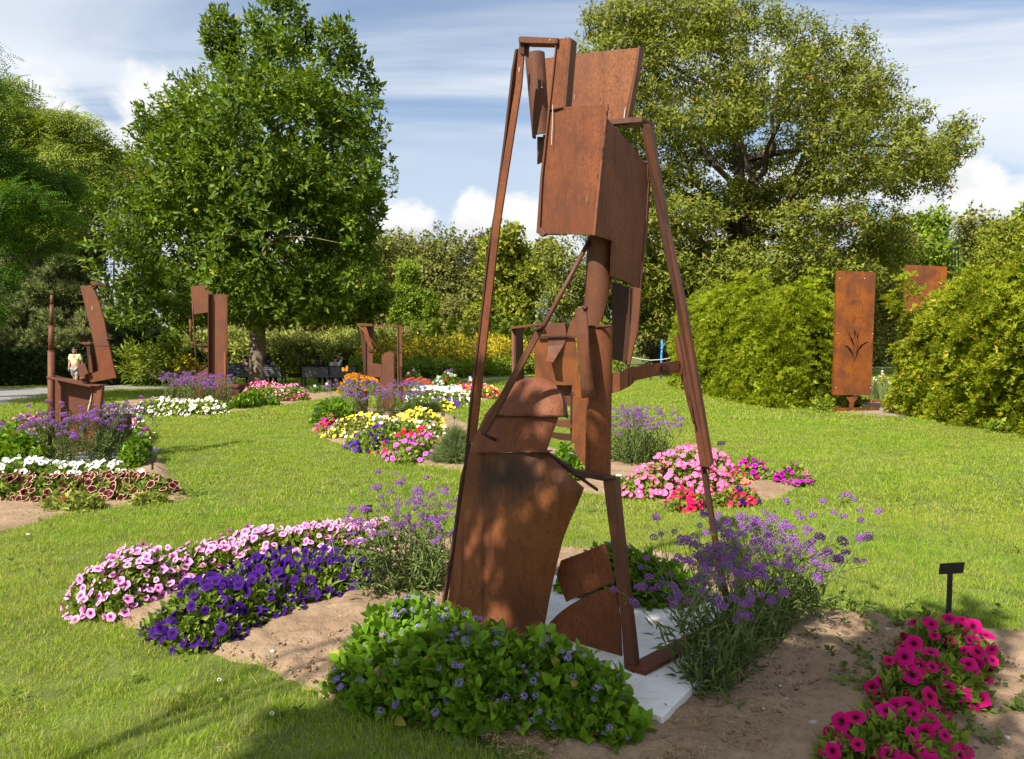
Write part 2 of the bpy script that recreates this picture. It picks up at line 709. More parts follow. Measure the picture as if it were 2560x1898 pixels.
def leafm(name, dark, lite, trans, tmix=0.30, rough=0.48, spec=0.35, odd=None, odd_share=0.06):
    rough, spec = max(rough, .5), spec * .42
    tmix *= .74
    dark = tuple(q * .72 for q in dark[:3]) + (1,)
    lite = (lite[0] * 1.16, lite[1] * 1.12, lite[2], 1)
    """foliage: each leaf its own tint, a waxy top and light coming through"""
    m, nt, o = new_mat(name)
    r = rnd_value(nt)
    isl = nt.node('ShaderNodeNewGeometry').outputs['Random Per Island']
    f = nt.math('ADD', nt.math('MULTIPLY', r, 0.5), nt.math('MULTIPLY', isl, 0.5))
    pos = nt.node('ShaderNodeNewGeometry').outputs['Position']
    f = nt.math('ADD', nt.math('MULTIPLY', f, 0.75), nt.math('MULTIPLY', nt.noise(pos, 1.1, 3), 0.3))
    c = nt.mix(nt.smooth(f, 0.15, 0.85), dark, lite)
    t = trans
    if odd is not None:
        k = nt.math('GREATER_THAN', nt.math('FRACT', nt.math('MULTIPLY', nt.math('ADD', isl, r), 7.13)), 1 - odd_share)
        c = nt.mix(k, c, odd)
        t = nt.mix(k, trans, odd)
    p = principled(nt, c, rough, spec)
    tr = nt.node('ShaderNodeBsdfTranslucent')
    nt.put(tr.inputs[0], t)
    mx = nt.node('ShaderNodeMixShader')
    mx.inputs[0].default_value = tmix
    nt.l.new(p, mx.inputs[1])
    nt.l.new(tr.outputs[0], mx.inputs[2])
    nt.l.new(mx.outputs[0], o.inputs[0])
    return m


def petalm(name, stops, jitter=None, trans=0.28):
    """stops: (distance from the throat 0..1, colour)"""
    m, nt, o = new_mat(name)
    rad = nt.node('ShaderNodeAttribute', attribute_name='rad').outputs['Fac']
    c = nt.ramp(rad, stops)
    if jitter is not None:
        c = nt.mix(nt.math('MULTIPLY', rnd_value(nt), 0.55), c, nt.ramp(rad, jitter))
    p = principled(nt, c, 0.7, 0.15)
    tr = nt.node('ShaderNodeBsdfTranslucent')
    nt.l.new(c, tr.inputs[0])
    mx = nt.node('ShaderNodeMixShader')
    mx.inputs[0].default_value = trans
    nt.l.new(p, mx.inputs[1])
    nt.l.new(tr.outputs[0], mx.inputs[2])
    nt.l.new(mx.outputs[0], o.inputs[0])
    return m


def soilm(name, a, b, c3):
    m, nt, o = new_mat(name)
    pos = nt.node('ShaderNodeNewGeometry').outputs['Position']
    n1 = nt.noise(pos, 2.0, 5, 0.6)
    n2 = nt.noise(pos, 34, 5, 0.7)
    n3 = nt.noise(pos, 130, 3, 0.6)
    c = nt.mix(nt.smooth(n1, 0.35, 0.65), a, b)
    c = nt.mix(nt.smooth(n2, 0.48, 0.75, 0, 0.75), c, c3)
    c = nt.mix(nt.smooth(n3, 0.60, 0.80, 0, 0.5), c, tuple(min(1, q * 1.5) for q in b[:3]) + (1,))
    n4 = nt.noise(pos, 70, 4, 0.75)
    h = nt.math('ADD', nt.math('ADD', nt.math('MULTIPLY', n2, 1.6), n3), nt.math('MULTIPLY', n4, 1.4))
    nt.l.new(principled(nt, c, 0.95, 0.1, 0, bump(nt, h, 0.62, 0.018)), o.inputs[0])
    return m


def barkm(name, a, b, scale=(14, 14, 2.2)):
    m, nt, o = new_mat(name)
    pos = nt.node('ShaderNodeNewGeometry').outputs['Position']
    n = nt.noise(nt.mapping(pos, scale), 1.0, 5, 0.65, 0.5)
    c = nt.mix(nt.smooth(n, 0.35, 0.65), a, b)
    nt.l.new(principled(nt, c, 0.9, 0.15, 0, bump(nt, n, 0.6, 0.03)), o.inputs[0])
    return m


def grassm(name, root, tip, dry, tr):
    m, nt, o = new_mat(name)
    rad = nt.node('ShaderNodeAttribute', attribute_name='rad').outputs['Fac']
    geo = nt.node('ShaderNodeNewGeometry')
    pos, isl = geo.outputs['Position'], geo.outputs['Random Per Island']
    patch = nt.noise(pos, 0.5, 5, 0.62, 0.4)
    patch2 = nt.math('ADD', nt.math('MULTIPLY', nt.noise(pos, 2.6, 3, 0.6), 0.55), nt.math('MULTIPLY', nt.noise(nt.mapping(pos, (.5, .9, 1), (0, 0, .5)), 0.6, 3, 0.6), 0.5))
    c = nt.mix(rad, root, tip)
    lush = tuple(q * f for q, f in zip(tip[:3], (0.50, 0.80, 0.5))) + (1,)
    c = nt.mix(nt.math('MULTIPLY', nt.smooth(nt.math('ADD', patch, nt.math('MULTIPLY', isl, 0.25)), 0.50, 0.76), 0.85), c, lush)
    d = nt.smooth(nt.math('ADD', nt.math('MULTIPLY', patch2, 0.8), nt.math('MULTIPLY', isl, 0.55)), 0.61, 0.90)
    c = nt.mix(nt.math('MULTIPLY', d, 0.8), c, dry)
    p = principled(nt, c, 0.6, 0.10)
    t = nt.node('ShaderNodeBsdfTranslucent')
    nt.put(t.inputs[0], nt.mix(nt.math('MULTIPLY', d, 0.8), tr, dry))
    mx = nt.node('ShaderNodeMixShader')
    mx.inputs[0].default_value = 0.34
    nt.l.new(p, mx.inputs[1])
    nt.l.new(t.outputs[0], mx.inputs[2])
    nt.l.new(mx.outputs[0], o.inputs[0])
    return m


M = {}
M['rust'] = rust('rusted_steel', rgb(.138, .043, .018), rgb(.225, .070, .022), rgb(.066, .024, .014), 0.8, 0.55)
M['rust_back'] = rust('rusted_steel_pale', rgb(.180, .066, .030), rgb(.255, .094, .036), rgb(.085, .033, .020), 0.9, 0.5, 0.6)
M['rust_plain'] = rust('rusted_steel_plain', rgb(.118, .047, .028), rgb(.160, .058, .028), rgb(.062, .027, .018), 0.45, 0.45, 0.5)
M['rust_far'] = rust('rusted_steel_weathered', rgb(.130, .050, .029), rgb(.180, .064, .027), rgb(.072, .030, .019), 0.4, 0.5, 0.6)
M['rust_orange'] = rust('corten_orange', rgb(.120, .042, .018), rgb(.290, .084, .012), rgb(.060, .022, .014), 0.45, 0.3, 0.55, 1.7)
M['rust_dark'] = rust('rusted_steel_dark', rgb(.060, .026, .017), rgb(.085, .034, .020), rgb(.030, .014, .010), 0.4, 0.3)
def slabm():
    m, nt, o = new_mat('white_painted_concrete')
    pos = nt.node('ShaderNodeNewGeometry').outputs['Position']
    a = nt.noise(pos, 2.2, 6, 0.65)
    g = nt.noise(nt.mapping(pos, (5, 60, 5), (0, 0, R(-36))), 1.0, 4, 0.6)
    sp = nt.noise(pos, 70, 3, 0.7)
    c = nt.mix(nt.smooth(a, 0.35, 0.7), rgb(.74, .73, .70), rgb(.60, .58, .54))
    c = nt.mix(nt.smooth(g, 0.5, 0.75, 0, .35), c, rgb(.36, .34, .31))
    c = nt.mix(nt.smooth(sp, 0.64, 0.76, 0, .75), c, rgb(.16, .12, .09))
    ru = nt.noise(pos, 5.0, 4, 0.6)
    c = nt.mix(nt.smooth(ru, 0.60, 0.78, 0, .5), c, rgb(.36, .22, .13))
    nt.l.new(principled(nt, c, 0.85, 0.15, 0, bump(nt, nt.math('ADD', g, sp), 0.35, 0.006)), o.inputs[0])
    return m


M['slab'] = slabm()
M['slab_grey'] = simple('grey_paving', rgb(.42, .42, .42), 0.85, 0.2, 0.15, 3.0)
M['rust_amber'] = rust('amber_rusted_steel', rgb(.130, .046, .020), rgb(.235, .078, .018), rgb(.070, .028, .016), 0.4, 0.25, 0.58, 3.0)
M['dropping'] = simple('white_streak', rgb(.50, .47, .41), 0.8, 0.2, 0.1)
M['soil'] = soilm('garden_soil', rgb(.290, .195, .122), rgb(.380, .268, .172), rgb(.155, .098, .060))
M['straw'] = simple('dry_straw', rgb(.36, .24, .11), 0.8, 0.2, 0.35, 30)
M['stone'] = simple('pale_pebble', rgb(.40, .36, .30), 0.8, 0.2, 0.25, 20)
M['path'] = simple('worn_asphalt', rgb(.235, .225, .215), 0.9, 0.2, 0.15, 1.2, 0, 0.4)
M['gravel'] = simple('gravel_path', rgb(.30, .235, .19), 0.95, 0.1, 0.2, 25, 0, 0.6)
M['earth'] = simple('turf_base', rgb(.10, .125, .028), 0.95, 0.1, 0.3, 3.0)
M['grass'] = grassm('lawn_blades', rgb(.150, .220, .012), rgb(.290, .430, .018), rgb(.52, .46, .14), rgb(.40, .58, .018))
M['petunia_leaf'] = leafm('petunia_leaf', rgb(.090, .150, .018), rgb(.230, .310, .045), rgb(.32, .46, .04), 0.3)
M['ager_leaf'] = leafm('ageratum_leaf', rgb(.048, .115, .006), rgb(.150, .290, .018), rgb(.36, .56, .02), 0.34, 0.40, 0.4, rgb(.34, .30, .05), 0.03)
M['verb_leaf'] = leafm('verbena_stem_green', rgb(.085, .130, .040), rgb(.165, .225, .070), rgb(.18, .27, .06), 0.2, 0.6, 0.2)
M['lav_leaf'] = leafm('lavender_leaf', rgb(.120, .170, .060), rgb(.200, .255, .100), rgb(.2, .28, .08), 0.25, 0.6, 0.2)
M['weed_leaf'] = leafm('weed_leaf', rgb(.080, .130, .028), rgb(.150, .215, .040), rgb(.2, .3, .03), 0.3)
M['magnolia'] = leafm('broad_glossy_leaf', rgb(.022, .056, .005), rgb(.122, .200, .015), rgb(.24, .36, .010), 0.28, 0.40, 0.42, rgb(.34, .36, .03), 0.03)
M['oak'] = leafm('narrow_leaf', rgb(.075, .100, .011), rgb(.210, .238, .030), rgb(.30, .34, .018), 0.30, 0.42, 0.40, rgb(.28, .11, .03), 0.008)
M['olive'] = leafm('olive_leaf', rgb(.115, .130, .030), rgb(.235, .245, .060), rgb(.24, .27, .035), 0.22, 0.6, 0.25)
M['bright'] = leafm('fresh_leaf', rgb(.110, .170, .016), rgb(.240, .330, .030), rgb(.22, .32, .02), 0.30, 0.5, 0.3)
M['yellowgreen'] = leafm('yellow_green_leaf', rgb(.130, .165, .014), rgb(.280, .315, .030), rgb(.25, .30, .02), 0.30, 0.5, 0.3, rgb(.36, .36, .08), 0.06)
M['feather'] = leafm('feathery_leaf', rgb(.028, .075, .006), rgb(.075, .160, .011), rgb(.17, .32, .01), 0.34, 0.5, 0.3)
M['walnut'] = leafm('walnut_leaf', rgb(.090, .140, .014), rgb(.220, .280, .034), rgb(.32, .40, .02), 0.30, 0.5, 0.3)
M['pine'] = leafm('pine_needles', rgb(.100, .130, .046), rgb(.230, .265, .095), rgb(.18, .22, .05), 0.18, 0.6, 0.25)
M['pinedark'] = leafm('dark_needles', rgb(.018, .034, .014), rgb(.042, .066, .024), rgb(.05, .09, .02), 0.18, 0.6, 0.25)
M['brownish'] = leafm('dull_leaf', rgb(.100, .090, .045), rgb(.180, .160, .085), rgb(.08, .08, .03), 0.18, 0.6, 0.25)
M['silver'] = leafm('silver_leaf', rgb(.150, .185, .150), rgb(.260, .300, .250), rgb(.15, .2, .12), 0.2, 0.6, 0.25)
M['thuja'] = leafm('arborvitae_sprays', rgb(.105, .165, .008), rgb(.310, .380, .018), rgb(.36, .46, .012), 0.32, 0.55, 0.25, rgb(.36, .24, .03), 0.04)
M['thuja_gold'] = leafm('arborvitae_gold_sprays', rgb(.095, .150, .008), rgb(.280, .350, .020), rgb(.36, .46, .012), 0.32, 0.55, 0.25, rgb(.58, .42, .03), 0.10)
M['cedar'] = leafm('cedar_sprays', rgb(.075, .120, .014), rgb(.170, .235, .026), rgb(.22, .29, .02), 0.24, 0.55, 0.25)
M['yew'] = leafm('clipped_yew', rgb(.016, .032, .009), rgb(.040, .066, .016), rgb(.05, .08, .01), 0.2, 0.55, 0.25)
M['pale_leaf'] = leafm('pale_leaf', rgb(.150, .190, .034), rgb(.340, .370, .090), rgb(.34, .40, .05), 0.28, 0.5, 0.3)
M['golden'] = leafm('goldenrod', rgb(.150, .180, .020), rgb(.330, .310, .030), rgb(.32, .30, .02), 0.28, 0.6, 0.2, rgb(.62, .46, .02), 0.30)
M['drygrass'] = leafm('dry_meadow_grass', rgb(.180, .160, .060), rgb(.320, .270, .120), rgb(.26, .22, .08), 0.25, 0.7, 0.15)
M['iris_leaf'] = leafm('iris_leaf', rgb(.130, .180, .060), rgb(.210, .260, .100), rgb(.2, .26, .06), 0.25)
M['bark'] = barkm('grey_brown_bark', rgb(.17, .125, .085), rgb(.27, .21, .15))
M['bark_dark'] = barkm('dark_bark', rgb(.050, .036, .026), rgb(.110, .080, .056))
M['twig'] = barkm('dry_twigs', rgb(.085, .060, .040), rgb(.150, .110, .075))
M['black'] = simple('weathered_black_paint', rgb(.012, .011, .011), 0.55, 0.3, 0.3, 30)
M['label_grey'] = simple('grey_label_plate', rgb(.080, .085, .090), 0.5, 0.3, 0.2, 30)
M['label_black'] = simple('black_label_plate', rgb(.018, .016, .016), 0.6, 0.3, 0.5, 60)
M['label_white'] = simple('white_label_plate', rgb(.62, .70, .78), 0.5, 0.3, 0.05, 30)
M['bench_slat'] = simple('grey_wood_slat', rgb(.150, .145, .140), 0.7, 0.2, 0.2, 14)
M['bench_iron'] = simple('black_iron', rgb(.010, .010, .010), 0.5, 0.3, 0.2, 20)
M['skin'] = simple('skin', rgb(.48, .27, .19), 0.55, 0.3, 0.08, 10, 0, 0)
M['hair'] = simple('black_hair', rgb(.012, .010, .010), 0.5, 0.35, 0.3, 60)
M['shirt_yellow'] = simple('pale_yellow_cotton', rgb(.78, .70, .38), 0.9, 0.1, 0.06, 8)
M['camo'] = simple('grey_camouflage_cotton', rgb(.26, .26, .22), 0.9, 0.1, 0.5, 12)
M['dark_cloth'] = simple('black_cotton', rgb(.014, .013, .015), 0.9, 0.1, 0.3, 10)
M['lilac_cloth'] = simple('patterned_lilac_cotton', rgb(.26, .20, .28), 0.9, 0.1, 0.6, 40)
M['blue_cloth'] = simple('pale_blue_cotton', rgb(.58, .62, .72), 0.9, 0.1, 0.08, 20)
M['white_paint'] = simple('white_paint', rgb(.72, .74, .68), 0.6, 0.3, 0.05, 2)
M['blue_paint'] = simple('blue_paint', rgb(.055, .30, .62), 0.5, 0.3, 0.1, 10)
M['rope'] = simple('pale_rope', rgb(.62, .58, .50), 0.9, 0.1, 0.1, 50)
M['roof'] = simple('dark_shingles', rgb(.075, .085, .105), 0.8, 0.2, 0.3, 4)
M['monarch'] = simple('orange_wing', rgb(.80, .22, .01), 0.6, 0.2, 0.15, 60)

_w = rgb(.86, .82, .84)
P = {}
P['lightpink'] = petalm('light_pink_petal', [(0, srgb(95, 10, 70)), (.22, srgb(165, 40, 130)), (.45, srgb(238, 150, 215)), (1, srgb(246, 196, 232))],
                        [(0, srgb(90, 8, 66)), (.25, srgb(170, 50, 140)), (.5, srgb(226, 120, 200)), (1, srgb(235, 160, 218))])
P['purple'] = petalm('deep_purple_petal', [(0, srgb(20, 4, 40)), (.3, srgb(40, 6, 80)), (1, srgb(70, 12, 128))],
                     [(0, srgb(16, 3, 34)), (.3, srgb(32, 4, 64)), (1, srgb(54, 8, 102))], 0.22)
P['magenta'] = petalm('magenta_petal', [(0, srgb(28, 0, 16)), (.22, srgb(96, 4, 50)), (.45, srgb(196, 10, 108)), (1, srgb(214, 16, 128))],
                      [(0, srgb(30, 0, 14)), (.22, srgb(90, 2, 36)), (.45, srgb(186, 8, 72)), (1, srgb(200, 10, 84))])
P['pink'] = petalm('pink_petal', [(0, srgb(255, 235, 160)), (.14, srgb(252, 220, 225)), (.40, srgb(240, 78, 150)), (1, srgb(244, 98, 168))],
                   [(0, srgb(140, 20, 80)), (.2, srgb(210, 60, 120)), (.5, srgb(246, 140, 184)), (1, srgb(250, 172, 202))])
P['hotpink'] = petalm('hot_pink_petal', [(0, srgb(150, 0, 50)), (.3, srgb(226, 16, 90)), (1, srgb(244, 40, 118))],
                      [(0, srgb(150, 0, 40)), (.3, srgb(222, 14, 60)), (1, srgb(238, 30, 80))])
P['fuchsia'] = petalm('fuchsia_petal', [(0, srgb(70, 0, 70)), (.25, srgb(130, 0, 120)), (.5, srgb(206, 20, 188)), (1, srgb(216, 30, 196))],
                      [(0, srgb(60, 0, 70)), (.25, srgb(90, 0, 90)), (.5, srgb(130, 10, 130)), (1, srgb(150, 14, 140))])
P['orchid'] = petalm('orchid_petal', [(0, srgb(180, 30, 150)), (.3, srgb(224, 80, 206)), (1, srgb(240, 120, 224))])
P['white'] = petalm('white_petal', [(0, srgb(180, 190, 90)), (.18, srgb(238, 238, 226)), (1, srgb(250, 250, 248))])
P['whitedark'] = petalm('white_petal_dark_throat', [(0, srgb(40, 30, 40)), (.2, srgb(60, 40, 60)), (.36, srgb(240, 238, 236)), (1, srgb(250, 250, 250))])
P['maroon'] = petalm('maroon_petal_cream_edge', [(0, srgb(20, 2, 8)), (.5, srgb(70, 4, 26)), (.80, srgb(96, 8, 36)), (.92, srgb(226, 196, 150)), (1, srgb(244, 226, 190))],
                     [(0, srgb(20, 2, 8)), (.5, srgb(90, 6, 30)), (.88, srgb(116, 10, 44)), (.97, srgb(226, 196, 150)), (1, srgb(240, 220, 180))])
P['red'] = petalm('red_petal', [(0, srgb(120, 0, 20)), (.3, srgb(214, 10, 40)), (1, srgb(236, 22, 56))])
P['cream'] = petalm('cream_petal', [(0, srgb(190, 180, 60)), (.25, srgb(248, 240, 170)), (1, srgb(252, 250, 214))])
P['whiteviolet'] = petalm('white_petal_violet_throat', [(0, srgb(70, 20, 80)), (.25, srgb(130, 60, 140)), (.5, srgb(236, 220, 240)), (1, srgb(248, 240, 248))])
P['yellow'] = petalm('yellow_petal', [(0, srgb(190, 170, 10)), (.3, srgb(246, 222, 40)), (1, srgb(252, 236, 96))])
P['marigold'] = petalm('marigold_petal', [(0, srgb(220, 120, 0)), (.5, srgb(248, 176, 8)), (1, srgb(252, 196, 20))], [(0, srgb(210, 80, 0)), (.5, srgb(240, 110, 10)), (1, srgb(246, 130, 16))])
P['scarlet'] = petalm('scarlet_petal', [(0, srgb(200, 50, 20)), (1, srgb(246, 110, 66))])
P['coral'] = petalm('coral_petal', [(0, srgb(220, 90, 60)), (1, srgb(248, 150, 120))])
P['violet'] = petalm('violet_petal', [(0, srgb(60, 20, 110)), (.4, srgb(90, 40, 160)), (1, srgb(120, 66, 190))])
P['verbena'] = petalm('verbena_floret', [(0, srgb(88, 28, 84)), (.5, srgb(146, 84, 164)), (1, srgb(184, 130, 206))],
                      [(0, srgb(72, 24, 66)), (.5, srgb(116, 64, 134)), (1, srgb(152, 104, 174))])
P['ageratum'] = petalm('ageratum_floret', [(0, srgb(118, 104, 186)), (1, srgb(178, 164, 228))], [(0, srgb(130, 104, 176)), (1, srgb(196, 168, 222))])
P['wilted'] = petalm('wilted_floret', [(0, srgb(70, 50, 30)), (1, srgb(128, 98, 66))])
P['roseg'] = petalm('pink_white_petal', [(0, srgb(250, 230, 235)), (.5, srgb(240, 130, 190)), (1, srgb(230, 70, 150))])
# ------------------------------------------------------------------ setting: ground, beds, paths
def sheet(name, pts, z, mat, kind='structure', thick=0.0):
    me = bpy.data.meshes.new(name)
    me.from_pydata([(p[0], p[1], z) for p in pts], [], [tuple(range(len(pts)))])
    me.update()
    o = link(name, me, mat)
    if me.polygons[0].normal.z < 0:
        me.flip_normals()
    if kind:
        o['kind'] = kind
    return o


def ground_sheet():
    n = 40
    vs = [(0, 0, 0)]
    rings = [6, 15, 35, 80, 180, 420, 900]
    fs = []
    for r in rings:
        for k in range(n):
            a = 2 * math.pi * k / n
            vs.append((r * math.cos(a), r * math.sin(a), 0))
    for k in range(n):
        fs.append((0, 1 + k, 1 + (k + 1) % n))
    for i in range(len(rings) - 1):
        for k in range(n):
            a, b = 1 + i * n + k, 1 + i * n + (k + 1) % n
            fs.append((a, a + n, b + n, b))
    o = raw('lawn_ground', vs, fs, M['earth'])
    o['kind'] = 'structure'


ground_sheet()


def gp(pts):
    return np.array([[G(x, y).x, G(x, y).y] for x, y in pts])


BEDS = {}
BEDS['front'] = np.concatenate([gp([(150, 1462), (200, 1545), (280, 1566), (373, 1590), (470, 1628), (535, 1650), (660, 1690), (745, 1730),
                                    (890, 1778), (1042, 1815), (1171, 1846), (1343, 1892), (1420, 1990)]),
                                np.array([[1.2, 1.9], [3.6, 2.2]]),
                                gp([(3300, 1640), (2560, 1579), (2488, 1575), (2340, 1562), (2246, 1556), (2139, 1528), (2001, 1522), (1900, 1470), (1800, 1420), (1720, 1390),
                                    (1560, 1375), (1400, 1372), (1250, 1350), (1100, 1352), (985, 1345), (860, 1350), (700, 1372), (500, 1408), (290, 1445)])])
BEDS['left'] = gp([(-700, 1420), (-300, 1385), (0, 1334), (110, 1308), (200, 1280), (350, 1263), (497, 1250), (470, 1236), (430, 1224), (425, 1180), (400, 1130),
                   (385, 1085), (350, 1060), (240, 1058), (0, 1085), (-200, 1100), (-700, 1150)])
BEDS['tower'] = gp([(240, 1022), (330, 1038), (400, 1040), (504, 1043), (594, 1030), (686, 1016), (763, 1005), (800, 999), (861, 989), (940, 985), (1000, 985), (1100, 1000),
                    (1171, 1011), (1236, 999), (1252, 985), (1235, 965), (1200, 957), (1000, 958), (840, 980), (600, 979), (420, 989), (280, 1006)])
BEDS['middle'] = gp([(772, 1074), (808, 1098), (861, 1115), (923, 1134), (983, 1150), (1050, 1166), (1142, 1177), (1280, 1200), (1420, 1229), (1540, 1243), (1620, 1258), (1700, 1266),
                     (1800, 1267), (1946, 1248), (2004, 1220), (2036, 1196), (2015, 1182), (1900, 1176), (1830, 1172), (1700, 1165), (1540, 1150), (1420, 1130), (1250, 1090), (1180, 1062), (1104, 1029), (1000, 1022), (829, 1022), (772, 1045)])


def soil_bed(key, cell, rise=0.035):
    poly = BEDS[key]
    lo, hi = poly.min(0) - cell, poly.max(0) + cell
    nx, ny = int((hi[0] - lo[0]) / cell) + 1, int((hi[1] - lo[1]) / cell) + 1
    gx, gy = np.meshgrid(lo[0] + np.arange(nx) * cell, lo[1] + np.arange(ny) * cell, indexing='ij')
    x, y = gx.ravel() + rng.uniform(-.3, .3, nx * ny) * cell, gy.ravel() + rng.uniform(-.3, .3, nx * ny) * cell
    ins = inside(poly, x, y)
    d = edge_dist(poly, x, y)
    z = -0.015 + np.minimum(1, d / 0.12) * (rise + 0.015)
    z += (vnoise(x, y, 0.35, 1) - .5) * 0.03 + (vnoise(x, y, 0.11, 2) - .5) * 0.026 + (vnoise(x, y, 0.045, 3) - .5) * 0.022 + rng.normal(0, .0022, len(x))
    ok = ins | (d < cell * 1.5)
    z = np.where(ins, z, -0.03)
    I = np.arange(nx * ny).reshape(nx, ny)
    q = np.stack([I[:-1, :-1], I[1:, :-1], I[1:, 1:], I[:-1, 1:]], -1).reshape(-1, 4)
    q = q[ok[q].all(1)]
    used = np.unique(q)
    re = np.full(nx * ny, -1)
    re[used] = np.arange(len(used))
    me = bpy.data.meshes.new('soil_bed')
    V = np.stack([x, y, z], 1)[used].astype(np.float32)
    q = re[q].astype(np.int32)
    me.vertices.add(len(V))
    me.vertices.foreach_set('co', V.ravel())
    me.loops.add(q.size)
    me.loops.foreach_set('vertex_index', q.ravel())
    me.polygons.add(len(q))
    me.polygons.foreach_set('loop_start', np.arange(0, q.size, 4, dtype=np.int32))
    me.polygons.foreach_set('use_smooth', np.ones(len(q), bool))
    me.update(calc_edges=True)
    o = link('soil_bed', me, M['soil'])
    o['kind'] = 'structure'


soil_bed('front', 0.020, 0.045)
soil_bed('left', 0.06)
soil_bed('tower', 0.12)
soil_bed('middle', 0.07)

# paths
PATHS = [gp([(-900, 1035), (0, 1014), (60, 1005), (130, 992), (200, 982), (300, 975), (440, 971), (560, 978), (760, 976), (910, 968), (1100, 957), (1250, 950), (1340, 946),
             (1340, 941), (1240, 944), (1100, 950), (900, 960), (700, 967), (480, 966), (330, 965), (250, 962), (180, 966), (0, 972), (-900, 978)]),
         gp([(150, 958), (260, 950), (345, 945), (420, 938), (420, 930), (345, 928), (270, 932), (180, 940), (60, 955)]),
         gp([(2090, 1032), (2110, 1034), (2200, 1044), (2260, 1042), (2330, 1030), (2330, 1003), (2240, 1003), (2150, 1002), (2090, 1012)])]
sheet('path', PATHS[0], 0.010, M['path'])
sheet('driveway', PATHS[1], 0.010, M['path'])
sheet('gravel_path', PATHS[2], 0.012, M['gravel'])
# ------------------------------------------------------------------ foliage templates
def leaf2(L, W, fold=0.15, droop=0.1):
    v = np.array([[0, 0, 0], [W / 2, L * .48, W * fold], [0, L, -L * droop], [-W / 2, L * .48, W * fold]])
    return v, np.array([[0, 1, 2], [0, 2, 3]])


def leaf4(L, W, fold=0.12, droop=0.15):
    v = np.array([[0, 0, 0], [W / 2, L * .4, W * fold], [W * .36, L * .72, W * fold - L * droop * .4], [0, L, -L * droop], [-W * .36, L * .72, W * fold - L * droop * .4], [-W / 2, L * .4, W * fold], [0, L * .55, -L * droop * .1]])
    t = np.array([[0, 1, 6], [1, 2, 6], [2, 3, 6], [6, 3, 4], [6, 4, 5], [0, 6, 5]])
    return v, t


def leaf1(L, W, fold=0.15, droop=0.1):
    v = np.array([[-W * .48, L * .26, W * fold * random.choice((-1, 1))], [W * .48, L * .36, 0], [0, L, -L * droop]])
    return v, np.array([[0, 1, 2]])


def rotm(axis, a):
    return np.array(Matrix.Rotation(a, 3, axis))


def cluster(n, L, W, R0, tilt=(20, 95), height=0.5, fold=0.15, droop=0.15, leaf=leaf2, lr=None):
    """leaves set spirally round a short twig that points along +Z"""
    g = lr or random
    V, T = [], []
    b = 0
    for i in range(n):
        s = g.uniform(.75, 1.15)
        v, t = leaf(L * s, W * s, fold, droop)
        f = i / max(1, n - 1)
        tl = R(tilt[1] + (tilt[0] - tilt[1]) * f + g.uniform(-18, 18))
        m = rotm('Z', i * 2.4 + g.uniform(-.4, .4)) @ rotm('X', math.pi / 2 - tl) @ rotm('Y', g.uniform(-.5, .5))
        p = (m @ v.T).T + np.array([g.gauss(0, R0 * .3), g.gauss(0, R0 * .3), height * R0 * (f - .5) + g.gauss(0, R0 * .12)])
        V.append(p)
        T.append(t + b)
        b += len(v)
    V = np.concatenate(V)
    return V, np.concatenate(T), np.zeros(len(V))


def frond(n, L, W, length, droop=0.3):
    """pinnate leaf: small leaflets on both sides of a rachis along +Y, two fronds side by side"""
    V, T = [], []
    b = 0
    for k in range(n):
        f = (k + 1) / n
        for sgn in (-1, 1):
            v, t = leaf1(L * (1.1 - .5 * abs(f - .45)), W * 1.25, .1, .1)
            m = rotm('Z', sgn * R(-62)) @ rotm('Y', random.uniform(-.4, .4))
            p = (m @ v.T).T + np.array([0, f * length, -droop * length * f * f])
            V.append(p)
            T.append(t + b)
            b += len(v)
    V = np.concatenate(V)
    return V, np.concatenate(T), np.zeros(len(V))


def combine(ts):
    V, T, b = [], [], 0
    for v, t in ts:
        V.append(v)
        T.append(t + b)
        b += len(v)
    V = np.concatenate(V)
    return V, np.concatenate(T), np.zeros(len(V))


def frond_cluster(k, n, L, W, length, droop=.35):
    ts = []
    for i in range(k):
        v, t, _ = frond(n, L, W, length, droop)
        m = rotm('Z', i * 2 * math.pi / k + random.uniform(-.4, .4)) @ rotm('X', random.uniform(-.2, .7))
        ts.append(((m @ v.T).T, t))
    return combine(ts)


def needles(n, L, W):
    ts = []
    for i in range(n):
        v = np.array([[-W / 2, 0, 0], [W / 2, 0, 0], [0, L, 0]])
        a = random.uniform(0, 2 * math.pi)
        m = rotm('Z', a) @ rotm('X', random.uniform(.1, 1.35)) @ rotm('Y', random.uniform(-1, 1))
        ts.append(((m @ v.T).T + np.array([0, 0, random.uniform(-.3, .3) * L]), np.array([[0, 1, 2]])))
    return combine(ts)


def spray(n, L, W):
    """flat fan of scale leaves, upright along +Z"""
    ts = []
    for i in range(n):
        s = random.uniform(.6, 1)
        v = np.array([[W / 2 * s, .02 * L, L * .12 * s], [0, 0, L * s], [-W / 2 * s, .02 * L, L * .12 * s]])
        m = rotm('Z', random.uniform(-.7, .7)) @ rotm('Y', R(-70 + 140 * i / max(1, n - 1)) + random.uniform(-.2, .2)) @ rotm('X', random.uniform(-.35, .35))
        ts.append(((m @ v.T).T, np.array([[0, 1, 2]])))
    return combine(ts)


